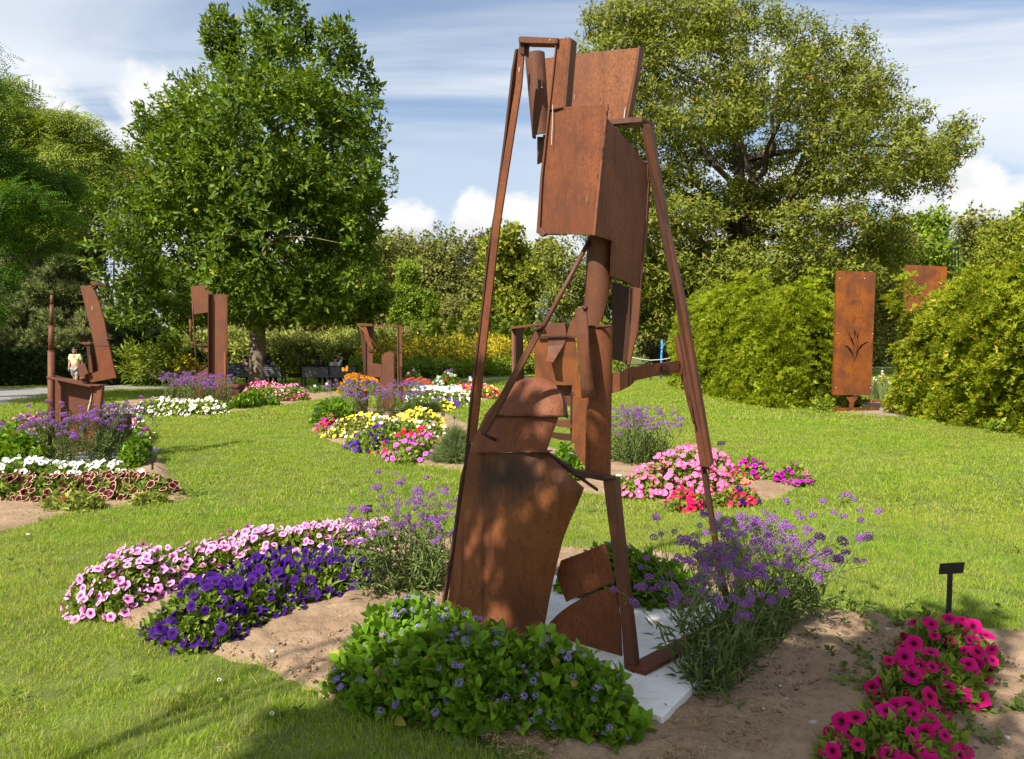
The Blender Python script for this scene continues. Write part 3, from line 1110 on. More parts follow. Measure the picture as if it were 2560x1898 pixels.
TEMP = {
    'magnolia': [cluster(random.choice((7, 8, 9, 10)), random.uniform(.22, .29), random.uniform(.105, .14), .20, (15, 105), 1.1) for _ in range(9)],
    'oak': [cluster(random.choice((9, 11, 12)), random.uniform(.23, .31), random.uniform(.10, .13), .24, (35, 125), 1.0, .12, .3, leaf1) for _ in range(8)],
    'small': [cluster(9, .24, .16, .30, (10, 110), 1.2, leaf=leaf1) for _ in range(5)],
    'far': [cluster(9, .46, .34, .55, (10, 110), 1.2, leaf=leaf1) for _ in range(5)],
    'walnut': [frond_cluster(4, 6, .17, .065, .62) for _ in range(4)],
    'feather': [frond_cluster(4, 7, .085, .034, .46, .22) for _ in range(4)],
    'pine': [needles(24, .26, .044) for _ in range(4)],
    'lance': [cluster(10, .27, .105, .20, (10, 95), 1.8, leaf=leaf1) for _ in range(4)],
    'thuja': [spray(9, .155, .050) for _ in range(6)],
    'clump': [combine([(lambda v, t, _: (v * random.uniform(.75, 1.2) + np.array([random.gauss(0, .06), random.gauss(0, .06), random.gauss(0, .035)]), t))(*spray(8, .105, .032)) for _ in range(7)]) for _ in range(7)],
    'cedar': [spray(7, .32, .12) for _ in range(5)],
    'yew': [spray(5, .13, .05) for _ in range(4)],
    'stalk': [cluster(8, .24, .06, .16, (20, 100), 2.2) for _ in range(4)],
}


def lobe(px, py, rx, ry, d, rz=None):
    c = D(px, py, d)
    k = d / F
    return (np.array(c), np.array([rx * k, (rz if rz else (rx + ry) / 2) * k, ry * k]))


def scatter_lobes(lobes, n, shell=(0.55, 1.05), up=0.35, fill=0.12, sprigs=.045):
    area = np.array([np.prod(r) ** .52 for c, r in lobes])
    cnt = np.maximum(4, (n * area / area.sum())).astype(int)
    PP, NN = [], []
    for (c, r), m in zip(lobes, cnt):
        u = rng.normal(size=(m, 3))
        u /= np.linalg.norm(u, axis=1, keepdims=True)
        rad = rng.uniform(shell[0], shell[1], m)
        rad = np.where(rng.random(m) < fill, rng.uniform(.15, .6, m), rad)
        bump_ = 1 + .32 * (vnoise(u[:, 0] * 2 + c[0], u[:, 2] * 2 + c[2], .55, 4) - .5) + .25 * (vnoise(u[:, 1] * 2 + c[1], u[:, 0] * 2 - c[2], .35, 6) - .5)
        sprig = rng.random(m) < sprigs
        rad = np.where(sprig, rng.uniform(1.08, 1.26, m), rad)
        p = c + u * r * (rad * bump_)[:, None]
        nn = u / r
        nn /= np.linalg.norm(nn, axis=1, keepdims=True)
        nn = nn + np.array([0, 0, up]) + np.array(TOSUN) * .4 + rng.normal(0, .35, (m, 3))
        PP.append(p)
        NN.append(nn)
    P, N = np.concatenate(PP), np.concatenate(NN)
    deep = np.zeros(len(P), bool)
    for c, r in lobes:
        deep |= (((P - c) / r) ** 2).sum(1) < .22
    keep = ~deep | (rng.random(len(P)) < .35)
    return P[keep], N[keep]


def limb_path(a, b, bend, n=6, sag=0.0):
    a, b = Vector(a), Vector(b)
    side = Vector((random.uniform(-1, 1), random.uniform(-1, 1), random.uniform(-.3, .5))) * bend
    pts = []
    for i in range(n + 1):
        t = i / n
        p = a.lerp(b, t) + side * math.sin(math.pi * t) + Vector((random.gauss(0, 1), random.gauss(0, 1), random.gauss(0, 1))) * bend * .12 * (1 if 0 < i < n else 0)
        p.z += sag * math.sin(math.pi * t)
        pts.append(p)
    return pts


def tree(name, label, base, r0, lobes, temp, n, mat, bark, fork=0.25, group=None, cat='tree', scale=(.8, 1.25), shell=(.55, 1.05), up=.35,
         limbs=None, trunk_top=None, fill=.12, lean=None, crown_name='crown', zmin=0.3, limb_r=.34, bend=.12, gap=(1.35, .43), sprigs=.045):
    base = Vector((base[0], base[1], 0))
    root = thing(name, label, cat, base, group)
    top = max(c[2] + r[2] for c, r in lobes)
    cen = np.mean([c for c, r in lobes], axis=0)
    fz = fork * top
    tt = Vector(trunk_top) if trunk_top else Vector((base.x * .6 + cen[0] * .4, base.y * .6 + cen[1] * .4, top * .8))
    fk = Vector((base.x, base.y, fz)) if lean is None else Vector(lean)
    geo = []
    trunk_pts = [base + Vector((0, 0, -.15)), base + Vector((0, 0, .12 * fz)), base.lerp(fk, .5) + Vector((.04, .02, 0)), fk, fk.lerp(tt, .35) + Vector((r0 * .6, 0, 0)), fk.lerp(tt, .7), tt]
    geo.append(tube_geo(trunk_pts, [r0 * 1.5, r0 * 1.12, r0, r0 * .95, r0 * .6, r0 * .35, r0 * .08], 12))
    idx = list(range(len(lobes))) if limbs is None else limbs
    for i in idx:
        c, r = lobes[i]
        t0 = random.uniform(0, .55)
        a = fk.lerp(tt, t0) if c[2] > fz * 1.15 else fk.lerp(tt, random.uniform(0, .12))
        b = Vector(c)
        if (b - a).length < .3:
            continue
        L = (b - a).length
        rr = r0 * limb_r * (1.1 - .6 * t0)
        pts = limb_path(a, b, L * bend, 6)
        geo.append(tube_geo(pts, [rr * (1 - .82 * k / 6) for k in range(7)], 7))
        for _ in range(3):
            u = Vector((random.gauss(0, 1), random.gauss(0, 1), random.gauss(.3, .8))).normalized()
            e = Vector(c) + Vector([u[k] * r[k] * .85 for k in range(3)])
            geo.append(tube_geo(limb_path(pts[random.randint(3, 6)], e, L * .05, 4), [rr * .3 * (1 - .8 * k / 4) for k in range(5)], 5, False))
    vs, fs = merge(geo)
    raw('trunk', vs, fs, bark, root, smooth=True)
    Pt, Nn = scatter_lobes(lobes, n, shell, up, fill, sprigs)
    k = Pt[:, 2] > zmin
    if gap:
        k &= (vnoise3(Pt, gap[0], len(label)) > gap[1]) | (rng.random(len(Pt)) < .16)
    Pt, Nn = Pt[k], Nn[k]
    ts = TEMP[temp]
    joined(crown_name, ts, rng.integers(0, len(ts), len(Pt)), frames(Nn, rng.uniform(scale[0], scale[1], len(Pt))), Pt, mat, root)
    return root


def auto_lobes(px, top, base, half, d, n, squash=1.0, pointed=0.0, seed=1):
    """an uneven crown inside the outline: centre column px, from pixel row top to row base, half width"""
    g = random.Random(seed)
    out = []
    h = base - top
    for i in range(n):
        f = (i + .5) / n
        wd = half * (math.sin(math.pi * min(1, (.22 if not pointed else .16) + .82 * f) * (.60 if not pointed else .5)) ** (1 + pointed)) * (1.12 if not pointed else 1)
        r = g.uniform(.36, .55) * half * (1 - .35 * pointed)
        x = px + g.uniform(-1, 1) * max(0, wd - r * .8)
        y = top + r * .7 + f * (h - 1.2 * r)
        out.append(lobe(x, y, r, r * .85 * squash, d + g.uniform(-.55, .45) * half * d / F))
    return out


# ------------------------------------------------------------------ the two big trees
MD = 29.5
mag = [(700, 62, 72, 72), (558, 92, 46, 58), (852, 115, 44, 62), (690, 190, 120, 95), (864, 238, 84, 90), (562, 250, 98, 84), (430, 312, 82, 66), (690, 330, 215, 130), (885, 330, 86, 80),
       (480, 415, 142, 95), (805, 445, 155, 105), (600, 480, 200, 115), (325, 520, 96, 66), (700, 590, 215, 105), (875, 545, 80, 80), (460, 600, 165, 115), (300, 640, 84, 84), (560, 715, 195, 85),
       (800, 690, 150, 88), (318, 745, 86, 62), (415, 790, 80, 46), (700, 765, 160, 55), (880, 765, 70, 40), (950, 755, 26, 26)]
ml = []
for i, (x, y, rx, ry) in enumerate(mag):
    k = MD / F
    Rw = max(1.0, 6.4 * (1 - abs((y - 520) / 620) ** 2.2) - abs(x - 640) * k * .55)
    offs = (-.62, .45) if rx > 100 else (random.uniform(-.45, .1),)
    for o_ in offs:
        ml.append(lobe(x, y, rx, ry, MD + o_ * Rw))
tree('magnolia_tree', 'broad magnolia with big glossy dark green leaves behind the benches', (D(644, 960, MD + .2).x, MD + .2), .34, ml, 'magnolia', 15500, M['magnolia'], M['bark'],
     fork=.20, shell=(.78, 1.06), scale=(.75, 1.25), sprigs=.06, limbs=list(range(4, len(ml), 2)), up=.55, limb_r=.42, gap=(1.25, .49))

OD = 40.0
oak = [(1560, 55, 105, 62), (1700, 52, 130, 62), (1850, 66, 125, 62), (1990, 110, 92, 66), (2125, 130, 66, 56), (1545, 170, 125, 80), (1740, 175, 150, 80), (1945, 205, 140, 80), (2130, 225, 105, 72),
       (2235, 300, 84, 56), (1590, 290, 115, 72), (1800, 300, 110, 48), (2060, 330, 125, 66), (2260, 385, 105, 52), (2370, 372, 62, 46), (2395, 320, 40, 30), (1640, 400, 100, 66), (1880, 395, 90, 40), (2100, 440, 140, 48),
       (2290, 460, 80, 44), (1560, 545, 105, 92), (1720, 545, 110, 50), (2010, 560, 150, 56), (2170, 555, 100, 50), (1600, 690, 125, 72), (1800, 720, 150, 56), (1985, 665, 140, 60), (2140, 650, 100, 50),
       (1430, 640, 76, 66), (1415, 740, 60, 50), (1760, 640, 110, 50), (1900, 470, 80, 34), (1500, 420, 80, 70), (1480, 250, 60, 60), (2330, 420, 50, 30), (1850, 600, 80, 40), (1660, 780, 110, 60), (1530, 820, 60, 70), (1900, 760, 120, 50), (2050, 740, 110, 50)]
oak += [(1700, 470, 100, 50), (1840, 500, 90, 44), (1760, 370, 100, 44), (1950, 500, 90, 44), (1640, 620, 80, 60), (2230, 620, 90, 50), (2080, 690, 120, 60), (1850, 670, 120, 60), (1700, 730, 110, 60), (1560, 770, 90, 60), (1500, 700, 80, 70), (1480, 520, 60, 80), (1500, 330, 60, 70)]
ol = []
for i, (x, y, rx, ry) in enumerate(oak):
    k = OD / F
    Rw = max(1.5, 9.0 * (1 - abs((y - 400) / 560) ** 2) - abs(x - 1850) * k * .45)
    offs = (-.6, .5) if rx > 100 else (random.uniform(-.4, .35),)
    for o_ in offs:
        ol.append(lobe(x, y, rx, ry, OD + o_ * Rw))
tree('spreading_tree', 'very large spreading tree with narrow leaves and dark twisting limbs behind the clipped hedges', (D(1830, 900, OD + .5).x, OD + .5), .58, ol, 'oak', 27000, M['oak'], M['bark_dark'],
     fork=.26, shell=(.66, 1.06), scale=(.8, 1.35), limbs=list(range(0, len(ol), 3)), up=.25, limb_r=.40, fill=.10, bend=.2, gap=(1.7, .41))

# ------------------------------------------------------------------ left side
fl = [lobe(*a) for a in [(-95, 215, 115, 60, 19), (-90, 320, 105, 55, 20), (10, 405, 70, 30, 20), (110, 455, 90, 24, 20.5), (175, 480, 50, 16, 21), (20, 500, 110, 40, 19.5), (110, 540, 70, 22, 20), (135, 622, 45, 14, 20.5), (0, 600, 70, 34, 20),
                         (10, 690, 60, 26, 20), (-90, 520, 130, 90, 21), (-190, 360, 140, 120, 20), (-20, 770, 50, 22, 20), (-150, 620, 130, 100, 20), (-200, 150, 160, 120, 20), (-330, 400, 200, 160, 20), (-320, 560, 160, 120, 19)]]
tree('feathery_tree', 'feathery leaved tree reaching in from the left edge over the path', (D(-330, 1000, 21).x, 21.5), .30, fl, 'feather', 4200, M['feather'], M['bark_dark'], fork=.3, up=.6, scale=(.9, 1.3), shell=(.3, 1.0))
wl = [lobe(*a) for a in [(20, 300, 70, 50, 40), (120, 345, 60, 46, 40), (60, 330, 95, 60, 41), (190, 340, 70, 62, 41), (110, 420, 120, 70, 40), (240, 415, 52, 48, 41), (20, 260, 60, 60, 42), (-60, 380, 110, 110, 42), (200, 470, 80, 50, 40), (60, 520, 110, 70, 41), (265, 385, 26, 22, 41), (-100, 230, 80, 80, 42), (150, 580, 80, 50, 41)]]
tree('walnut_tree', 'light green tree with drooping compound leaves at the far left skyline', (D(60, 900, 42).x, 43), .35, wl, 'walnut', 2600, M['walnut'], M['bark_dark'], up=.4, scale=(1.0, 1.5))
bl = [lobe(*a) for a in [(190, 540, 60, 44, 44), (120, 570, 60, 40, 44), (230, 590, 50, 40, 44), (90, 620, 60, 36, 44), (170, 620, 60, 40, 44), (220, 650, 50, 40, 45), (60, 660, 60, 40, 46), (250, 520, 30, 30, 46)]]
tree('dull_brown_tree', 'dull brownish green tree behind the pine, left of the magnolia', (D(270, 930, 45).x, 46), .22, bl, 'small', 2600, M['brownish'], M['bark_dark'], scale=(.8, 1.2))
dl = [lobe(*a) for a in [(320, 410, 38, 30, 52), (350, 450, 60, 50, 52), (300, 470, 40, 46, 52), (400, 480, 60, 60, 52), (350, 550, 70, 60, 52)]]
tree('dark_skyline_tree', 'dark tree poking above the gap between walnut and magnolia', (D(350, 930, 52).x, 53), .25, dl, 'small', 1300, M['olive'], M['bark_dark'], scale=(1.0, 1.5))


def pine(label, px, d, top, half, seed, mat, n):
    g = random.Random(seed)
    ls = []
    base_y = 868 + F * EYE / d
    tiers = 9
    for i in range(tiers):
        f = i / (tiers - 1)
        y = top + 20 + f * (base_y - top - 90)
        wd = half * (.30 + .75 * f)
        for s in (-1, -.35, .35, 1):
            ls.append(lobe(px + s * wd * g.uniform(.5, .85), y + g.uniform(-12, 12), wd * .42, 17 + 8 * f, d + g.uniform(-1, .9) * wd * d / F))
    b = D(px, 900, d)
    tree('pine_tree', label, (b.x, d), .24, ls, 'pine', n, mat, M['bark_dark'], fork=.15, up=.8, scale=(.85, 1.4), limb_r=.2)


pine('blue green pine with layered boughs behind the dark clipped hedge', 165, 33, 640, 135, 3, M['pine'], 5200)
pine('yellowish pine at the left edge behind the dark hedge', 0, 34, 690, 130, 4, M['pine'], 3600)
pine('dark conifer in the shade behind the leaning rusted plate', 330, 37, 700, 80, 6, M['pinedark'], 2600)

# ------------------------------------------------------------------ woods in the middle distance, each crown its own tree
woods = [
    ('dull olive oak just right of the magnolia on the skyline', 930, 572, 870, 120, 80, 17, 'olive', 'far', 1500, 0),
    ('dark blue green oak behind the bright young tree', 1015, 580, 870, 115, 96, 17, 'olive', 'far', 1300, 0),
    ('olive oak in the middle of the distant wood', 1115, 574, 870, 125, 95, 18, 'olive', 'far', 1500, 0),
    ('brownish oak left of the long strap of the tall sculpture', 1205, 580, 870, 120, 100, 17, 'brownish', 'far', 1300, 0),
    ('fresh green young tree with a pointed crown in front of the wood', 1020, 650, 900, 74, 58, 18, 'bright', 'small', 2300, .5),
    ('tall yellow green tree behind the strap of the tall sculpture', 1268, 568, 880, 92, 62, 18, 'yellowgreen', 'far', 1500, 0),
    ('slim vine covered stump of fresh green in front of the wood', 1078, 732, 900, 17, 52, 8, 'bright', 'small', 420, 0),
    ('brownish shrub tree low before the wood', 1130, 740, 880, 70, 66, 8, 'olive', 'small', 1000, 0),
    ('grey green tree between the yellow green tree and the tall sculpture', 1372, 600, 880, 54, 70, 10, 'olive', 'far', 700, 0),
    ('olive tree under the right end of the spreading crown', 2210, 545, 900, 125, 62, 16, 'olive', 'far', 1300, 0),
    ('soft green tree at the right skyline', 2330, 520, 900, 96, 72, 14, 'bright', 'far', 1200, 0),
    ('grey green tree on the right skyline under the white cloud', 2440, 520, 900, 110, 80, 15, 'olive', 'far', 1000, 0),
    ('bright yellow green tree at the right edge above the hedge', 2520, 545, 900, 90, 48, 15, 'yellowgreen', 'small', 2200, 0),
    ('dark green tree behind the yellow green one at the right edge', 2580, 500, 900, 70, 60, 12, 'walnut', 'far', 900, 0),
    ('shaded tree behind the gap between the two hedges', 2170, 640, 900, 90, 44, 12, 'olive', 'small', 1900, 0),
    ('dark tree behind the magnolia trunk on the left', 560, 600, 870, 130, 70, 12, 'olive', 'far', 1100, 0),
    ('dark tree behind the right half of the magnolia', 800, 610, 870, 120, 76, 12, 'olive', 'far', 1100, 0),
    ('dark tree low behind the spreading tree', 1720, 640, 880, 150, 66, 12, 'olive', 'far', 1200, 0),
]
for i, (lab, px, top, base, half, d, n, mt, tp, cnt, pt) in enumerate(woods):
    ls = auto_lobes(px, top, base, half, d, n + 6, 1.0, pt, 40 + i)
    b = D(px, 880, d)
    tree('woodland_tree', lab, (b.x, d + 1), .28, ls, tp, int(cnt * 1.9), M[mt], M['bark_dark'], scale=(.8, 1.35), limbs=list(range(0, n, 4)), group='trees closing the garden behind the meadow', fill=.2, gap=None)

# a far wood that reads as one mass closes the view
fw = []
for k in range(54):
    a = R(-66 + 132 * k / 53)
    d = random.uniform(118, 140)
    x, y = d * math.sin(a), d * math.cos(a)
    h = random.uniform(9, 14)
    for zz in (.2, .5, .78):
        fw.append((np.array([x + random.uniform(-2, 2), y + random.uniform(-3, 3), h * zz]), np.array([4.6, 4.0, h * .26])))
Pt, Nn = scatter_lobes(fw, 8000, (.6, 1.05), .3, .25)
joined('distant_wood', TEMP['far'], rng.integers(0, 5, len(Pt)), frames(Nn, rng.uniform(1.6, 2.6, len(Pt))), Pt, M['olive'])

# slender arborvitae in a loose row before the wood
ORD = ['first', 'second', 'third', 'fourth', 'fifth', 'sixth', 'seventh', 'eighth', 'ninth']
grp = lambda px: 0 if px < 880 else (1 if px < 1180 else 2)
cone_spots = [(762, 822), (800, 790), (842, 800), (868, 770), (905, 790), (1000, 800), (1040, 812), (1090, 800), (1128, 790), (1165, 806), (1196, 812), (1228, 798), (1245, 790), (1262, 806), (1290, 800), (1316, 792), (1352, 800), (1392, 808)]
for i, (px, top) in enumerate(cone_spots):
    d = random.uniform(46, 52)
    b = D(px, 880, d)
    h = EYE + (868 - top) / F * d
    hw = random.uniform(.55, .85)
    ls = [(np.array([b.x + random.uniform(-.1, .1), d, h * f]), np.array([hw * (1.12 - f), hw * (1.12 - f), h * .13])) for f in (.1, .25, .4, .55, .7, .82, .93)]
    where = 'left of the open frame sculpture' if px < 880 else ('between frame sculpture and long strap' if px < 1180 else 'beside the dark shingled roof')
    tree('arborvitae', 'slender pointed arborvitae, ' + ORD[sum(1 for q in cone_spots[:i] if grp(q[0]) == grp(px))] + ' from the left ' + where, (b.x, d), .06, ls, 'cedar', 520, M['cedar'], M['bark_dark'], limbs=[], group='slender arborvitae ' + where, up=.8, scale=(.9, 1.4), fill=.2, trunk_top=(b.x, d, h * .9), gap=None)

# the tree behind the camera that throws the dapple on the foreground
shade = [(-.80, 2.95, .24), (-.5, 3.05, .32), (-.1, 3.15, .30), (.15, 3.5, .34), (.45, 4.2, .30), (.35, 2.75, .40), (.75, 3.25, .34), (1.0, 2.9, .42), (1.3, 3.5, .36), (1.55, 3.05, .36), (2.3, 3.95, .24),
         (.2, 4.75, .24), (.55, 4.95, .26), (-.15, 4.35, .16), (1.35, 4.15, .26), (2.8, 4.25, .22), (.95, 3.75, .34), (.65, 3.65, .3), (1.05, 4.35, .26), (1.7, 3.35, .4), (2.0, 3.55, .36), (1.4, 2.7, .45), (.9, 2.5, .45), (1.9, 2.5, .5)]
sl = []
for gx, gy, rr in shade:
    z = random.uniform(4.6, 6.2)
    k = z / math.tan(SUN_EL)
    sl.append((np.array([gx + math.sin(SUN_AZ) * k, gy + math.cos(SUN_AZ) * k, z]), np.array([rr, rr * .9, rr * .6])))
tree('shade_tree', 'open crowned tree behind the camera that dapples the front bed with shade', (-6.2, -5.2), .22, sl, 'magnolia', 900, M['magnolia'], M['bark'], fork=.45, scale=(.7, 1.0), shell=(.1, 1.0), trunk_top=(-2.2, -2.6, 6.6), limb_r=.2, gap=None)
# a second off-frame tree keeps the clipped hedge and the path at the left in shade
sl2 = []
for gx, gy in ((-23, 28), (-20.5, 29.8), (-26, 27), (-21.5, 26), (-24, 31), (-23, 33), (-27, 30)):
    z = random.uniform(8, 12)
    k = z / math.tan(SUN_EL)
    sl2.append((np.array([gx + math.sin(SUN_AZ) * k, gy + math.cos(SUN_AZ) * k, z]), np.array([2.3, 2.2, 1.5])))
tree('shade_tree', 'large tree out of frame on the left shading the clipped hedge', (-27.5, 20.0), .4, sl2, 'small', 1500, M['oak'], M['bark_dark'], fork=.4, scale=(1.2, 1.8), trunk_top=(-27, 19, 12))
# ------------------------------------------------------------------ clipped hedges
def hedge(name, label, line, hw, h, n, temp, mat, core=None, scale=(.8, 1.3), lump=.16, thin=None, group=None, pw=3.6, up=.7, rise=None):
    line = np.asarray(line, float)
    root = thing(name, label, 'hedge', (line[0, 0], line[0, 1], 0), group)
    lo, hi = line.min(0) - hw * 1.2, line.max(0) + hw * 1.2
    P, N = [], []
    got = 0
    while got < n:
        m = 60000
        x, y, z = rng.uniform(lo[0], hi[0], m), rng.uniform(lo[1], hi[1], m), rng.uniform(0.02, h * 1.25, m)
        d2 = np.full(m, 1e9)
        nx, ny = np.zeros(m), np.zeros(m)
        for a, b in zip(line[:-1], line[1:]):
            ab = b - a
            t = np.clip(((x - a[0]) * ab[0] + (y - a[1]) * ab[1]) / (ab @ ab), 0, 1)
            qx, qy = x - a[0] - t * ab[0], y - a[1] - t * ab[1]
            dd = np.hypot(qx, qy)
            k = dd < d2
            d2 = np.where(k, dd, d2)
            nx, ny = np.where(k, qx / np.maximum(dd, 1e-6), nx), np.where(k, qy / np.maximum(dd, 1e-6), ny)
        bl = 1 + lump * ((vnoise(x + y * .3, z + y, .9, 3) - .5) * 1.1 + (vnoise(x - z * .4, y + z, .30, 8) - .5) * 1.2 + (vnoise(x * .8 + z, y - z, .30, 15) - .5) * .8)
        zz = z / (h * (1 + (rise[0] * (rise[1] - y) if rise else 0)))
        f = ((d2 / hw) ** pw + zz ** pw) ** (1 / pw) / bl - (rng.random(m) ** 9) * .10
        k = (f < 1.0) & (f > (.76 if temp == 'clump' else .86))
        if thin is not None:
            k &= ~thin(x, y, z, f)
        nn = np.stack([nx * (d2 / hw) ** 2 * .75, ny * (d2 / hw) ** 2 * .75, zz ** 2.5 + up], 1) + rng.normal(0, .5, (m, 3))
        P.append(np.stack([x, y, z], 1)[k])
        N.append(nn[k])
        got += k.sum()
    P, N = np.concatenate(P)[:n], np.concatenate(N)[:n]
    # woody inside: stems fanning up from the ground
    geo = []
    for i in range(int(14 + 6 * np.hypot(*(line[-1] - line[0])))):
        k = random.randrange(len(line) - 1)
        t = random.random()
        a = line[k] * (1 - t) + line[k + 1] * t
        an = random.uniform(0, 6.28)
        b = Vector((a[0] + math.cos(an) * hw * .8, a[1] + math.sin(an) * hw * .8, random.uniform(.4, .92) * h))
        geo.append(tube_geo(limb_path((a[0] + random.uniform(-.2, .2) * hw, a[1] + random.uniform(-.2, .2) * hw, 0), b, .15, 5), [.05, .045, .04, .03, .02, .008], 5, False))
    vs, fs = merge(geo)
    raw('stems', vs, fs, M['twig'], root, smooth=True, kind='stuff')
    # dense old growth that closes the middle
    inner = .74
    cv, cf = [], []
    ns = 10
    prof = [(-1, 0.02), (-1, .55), (-.92, .82), (-.6, .98), (0, 1.0), (.6, .98), (.92, .82), (1, .55), (1, 0.02)]
    dirs = []
    for i in range(len(line)):
        a, b = line[max(0, i - 1)], line[min(len(line) - 1, i + 1)]
        t = (b - a) / np.hypot(*(b - a))
        dirs.append(np.array([-t[1], t[0]]))
    for i in range(len(line)):
        for u, v in prof:
            cv.append((line[i][0] + dirs[i][0] * u * hw * inner, line[i][1] + dirs[i][1] * u * hw * inner, v * h * inner))
    m = len(prof)
    for i in range(len(line) - 1):
        for k in range(m - 1):
            cf.append((i * m + k, i * m + k + 1, (i + 1) * m + k + 1, (i + 1) * m + k))
    cf.append(tuple(range(m)))
    cf.append(tuple(reversed(range((len(line) - 1) * m, len(line) * m))))
    if core is not None:
        raw('old_growth', cv, cf, core, root, kind='stuff')
    ts = TEMP[temp]
    rot, sc_ = eulers(frames(N, rng.uniform(scale[0], scale[1], n)))
    instanced('foliage', P, rot, np.stack([sc_, sc_, sc_], 1), ts, mat, root)
    return root


def _hole(x, y, z, f):
    # a worn gap beside the iris panel where bare twigs show
    c = G(2025, 1020)
    return (np.hypot((x - c.x) / .55, (y - c.y - .4) / 1.2) < 1) & (((z - 1.6) / .5) ** 2 < 1) & (rng.random(len(x)) < .7)


hedge('arborvitae_hedge', 'long yellow green arborvitae hedge left of the iris panel', [(8.3, 20.2), (7.95, 22), (7.85, 24.5), (8.0, 27.5), (8.3, 30.2)], 1.25, 3.2, 17000, 'clump', M['thuja'], M['cedar'], (.8, 1.35), pw=6, lump=.20, thin=_hole)
hedge('arborvitae_hedge', 'tall rounded arborvitae hedge with golden tips at the right edge', [(11.55, 17.2), (11.5, 14.5), (11.6, 10.5)], 1.80, 2.80, 20000, 'clump', M['thuja_gold'], M['cedar'], (.8, 1.35), lump=.26, pw=8, rise=(.055, 17.0))
hedge('yew_hedge', 'dark clipped hedge in the shade beside the path at the left', [(-34, 30.5), (-26, 30.6), (-18.6, 31.2), (-15.6, 33)], .9, 1.55, 13000, 'yew', M['yew'], M['yew'], (1.2, 2.0), lump=.05, pw=7)


# ------------------------------------------------------------------ the tall sculpture in front
U = Vector((-.805, .593, 0))          # along its front faces, towards the left and back
V = Vector((.593, .805, 0))           # from front to back
UP = Vector((0, 0, 1))


def PV(px, py, c):
    """point seen at a pixel on the front-parallel plane p.V = c"""
    r = ray(px, py)
    e = Vector((0, 0, EYE))
    return e + r * ((c - e.dot(V)) / r.dot(V))


def PU(px, py, c):
    r = ray(px, py)
    e = Vector((0, 0, EYE))
    return e + r * ((c - e.dot(U)) / r.dot(U))


def zf(x0, y0, s):
    return lambda x, y: (x0 + x / s, y0 + y / s)


z1, z2, z3 = zf(1100, 60, 2.7533), zf(1100, 560, 2.36), zf(1050, 1050, 2.36)
base = G(1574, 1687, .08)
S = thing('steel_sculpture', 'tall rusted steel figure welded from bent plates, pipes and straps in the front bed', 'sculpture', (base.x, base.y, .08))
RU, RP, RD = M['rust'], M['rust_plain'], M['rust_dark']
th = V * .012


def pv(name, zz, pts, c, t=None, mat=RU):
    return plate(name, [PV(*zz(*p), c) for p in pts], t if t is not None else th, mat, S)


FC = 3.17
# upright channel and the front face of the upper box
post_pts = [(800, 97), (886, 95), (848, 572), (700, 1430), (682, 1430)]
pv('front_face', z1, [(742, 574), (848, 573), (1000, 562), (1100, 553), (1157, 550), (1140, 700), (1110, 1000), (1088, 1200), (1065, 1452), (860, 1448), (690, 1440), (708, 1000)], FC)
pv('upright_channel', z1, [(806, 100), (890, 96), (852, 590), (752, 590)], FC - .004)
pv('channel_edge', z1, [(793, 140), (806, 100), (704, 1050), (684, 1440), (662, 1440), (690, 1040), (740, 640)], FC - .016, V * .05, RP)
pv('channel_side', z1, [(890, 96), (903, 97), (862, 590), (850, 580)], FC - .002, V * .06, RP)
# torn weld at the lower left corner
pv('weld_tab', z1, [(662, 1425), (690, 1400), (728, 1442), (712, 1456), (690, 1462)], FC - .02, V * .03, RP)
# top bar with its short drop
pv('top_bar', z1, [(538, 100), (548, 84), (800, 95), (806, 135), (590, 130), (540, 124)], FC - .01, V * .07, RP)
pv('top_drop', z1, [(543, 122), (582, 126), (575, 212), (560, 205), (545, 190)], FC + .01, V * .05, RD)
# the long strap and the thinner one behind it
a1, a2 = PV(*z1(552, 175), FC + .02), PV(*z2(178, 1290), FC + .09)
strap_w = PV(*z1(574, 400), FC) - PV(*z1(532, 400), FC)
sw = Vector((strap_w.x, strap_w.y, 0)).normalized()
plate('long_strap', [PV(*z1(540, 165), FC + .02), PV(*z1(577, 175), FC + .02), PV(*z1(560, 420), FC + .03), PV(*z2(352, 0), FC + .05), PV(*z2(206, 1292), FC + .09), PV(*z2(166, 1290), FC + .09), PV(*z2(314, 0), FC + .05), PV(*z1(518, 420), FC + .03)], V * .012, RU, S)
pts = [PV(*z1(536, 180), FC + .07)] + [PV(*z1(x, y), FC + .075) for x, y in ((510, 330), (488, 520), (460, 770), (430, 1000), (390, 1300))] + [PV(*z2(x, y), FC + .10) for x, y in ((288, 200), (250, 560), (196, 1000), (168, 1290), (156, 1420))] + [PV(*z3(x, y), FC + .12) for x, y in ((255, 330), (215, 640), (172, 900), (136, 1130))]
for i in range(len(pts) - 1):
    box_between('rear_strap', pts[i], pts[i + 1] + (pts[i + 1] - pts[i]) * .01, sw * .014, V * .035, RD, S, 0)
# back plate
pv('back_plate', z1, [(690, 242), (780, 226), (1000, 202), (1200, 178), (1360, 165), (1330, 350), (1290, 560), (1268, 690), (1150, 700), (740, 690), (712, 420)], 3.62, None, M['rust_back'])
pv('back_flange', z1, [(1362, 150), (1376, 148), (1352, 330), (1286, 690), (1268, 690), (1300, 520)], 3.60, V * .05, RP)
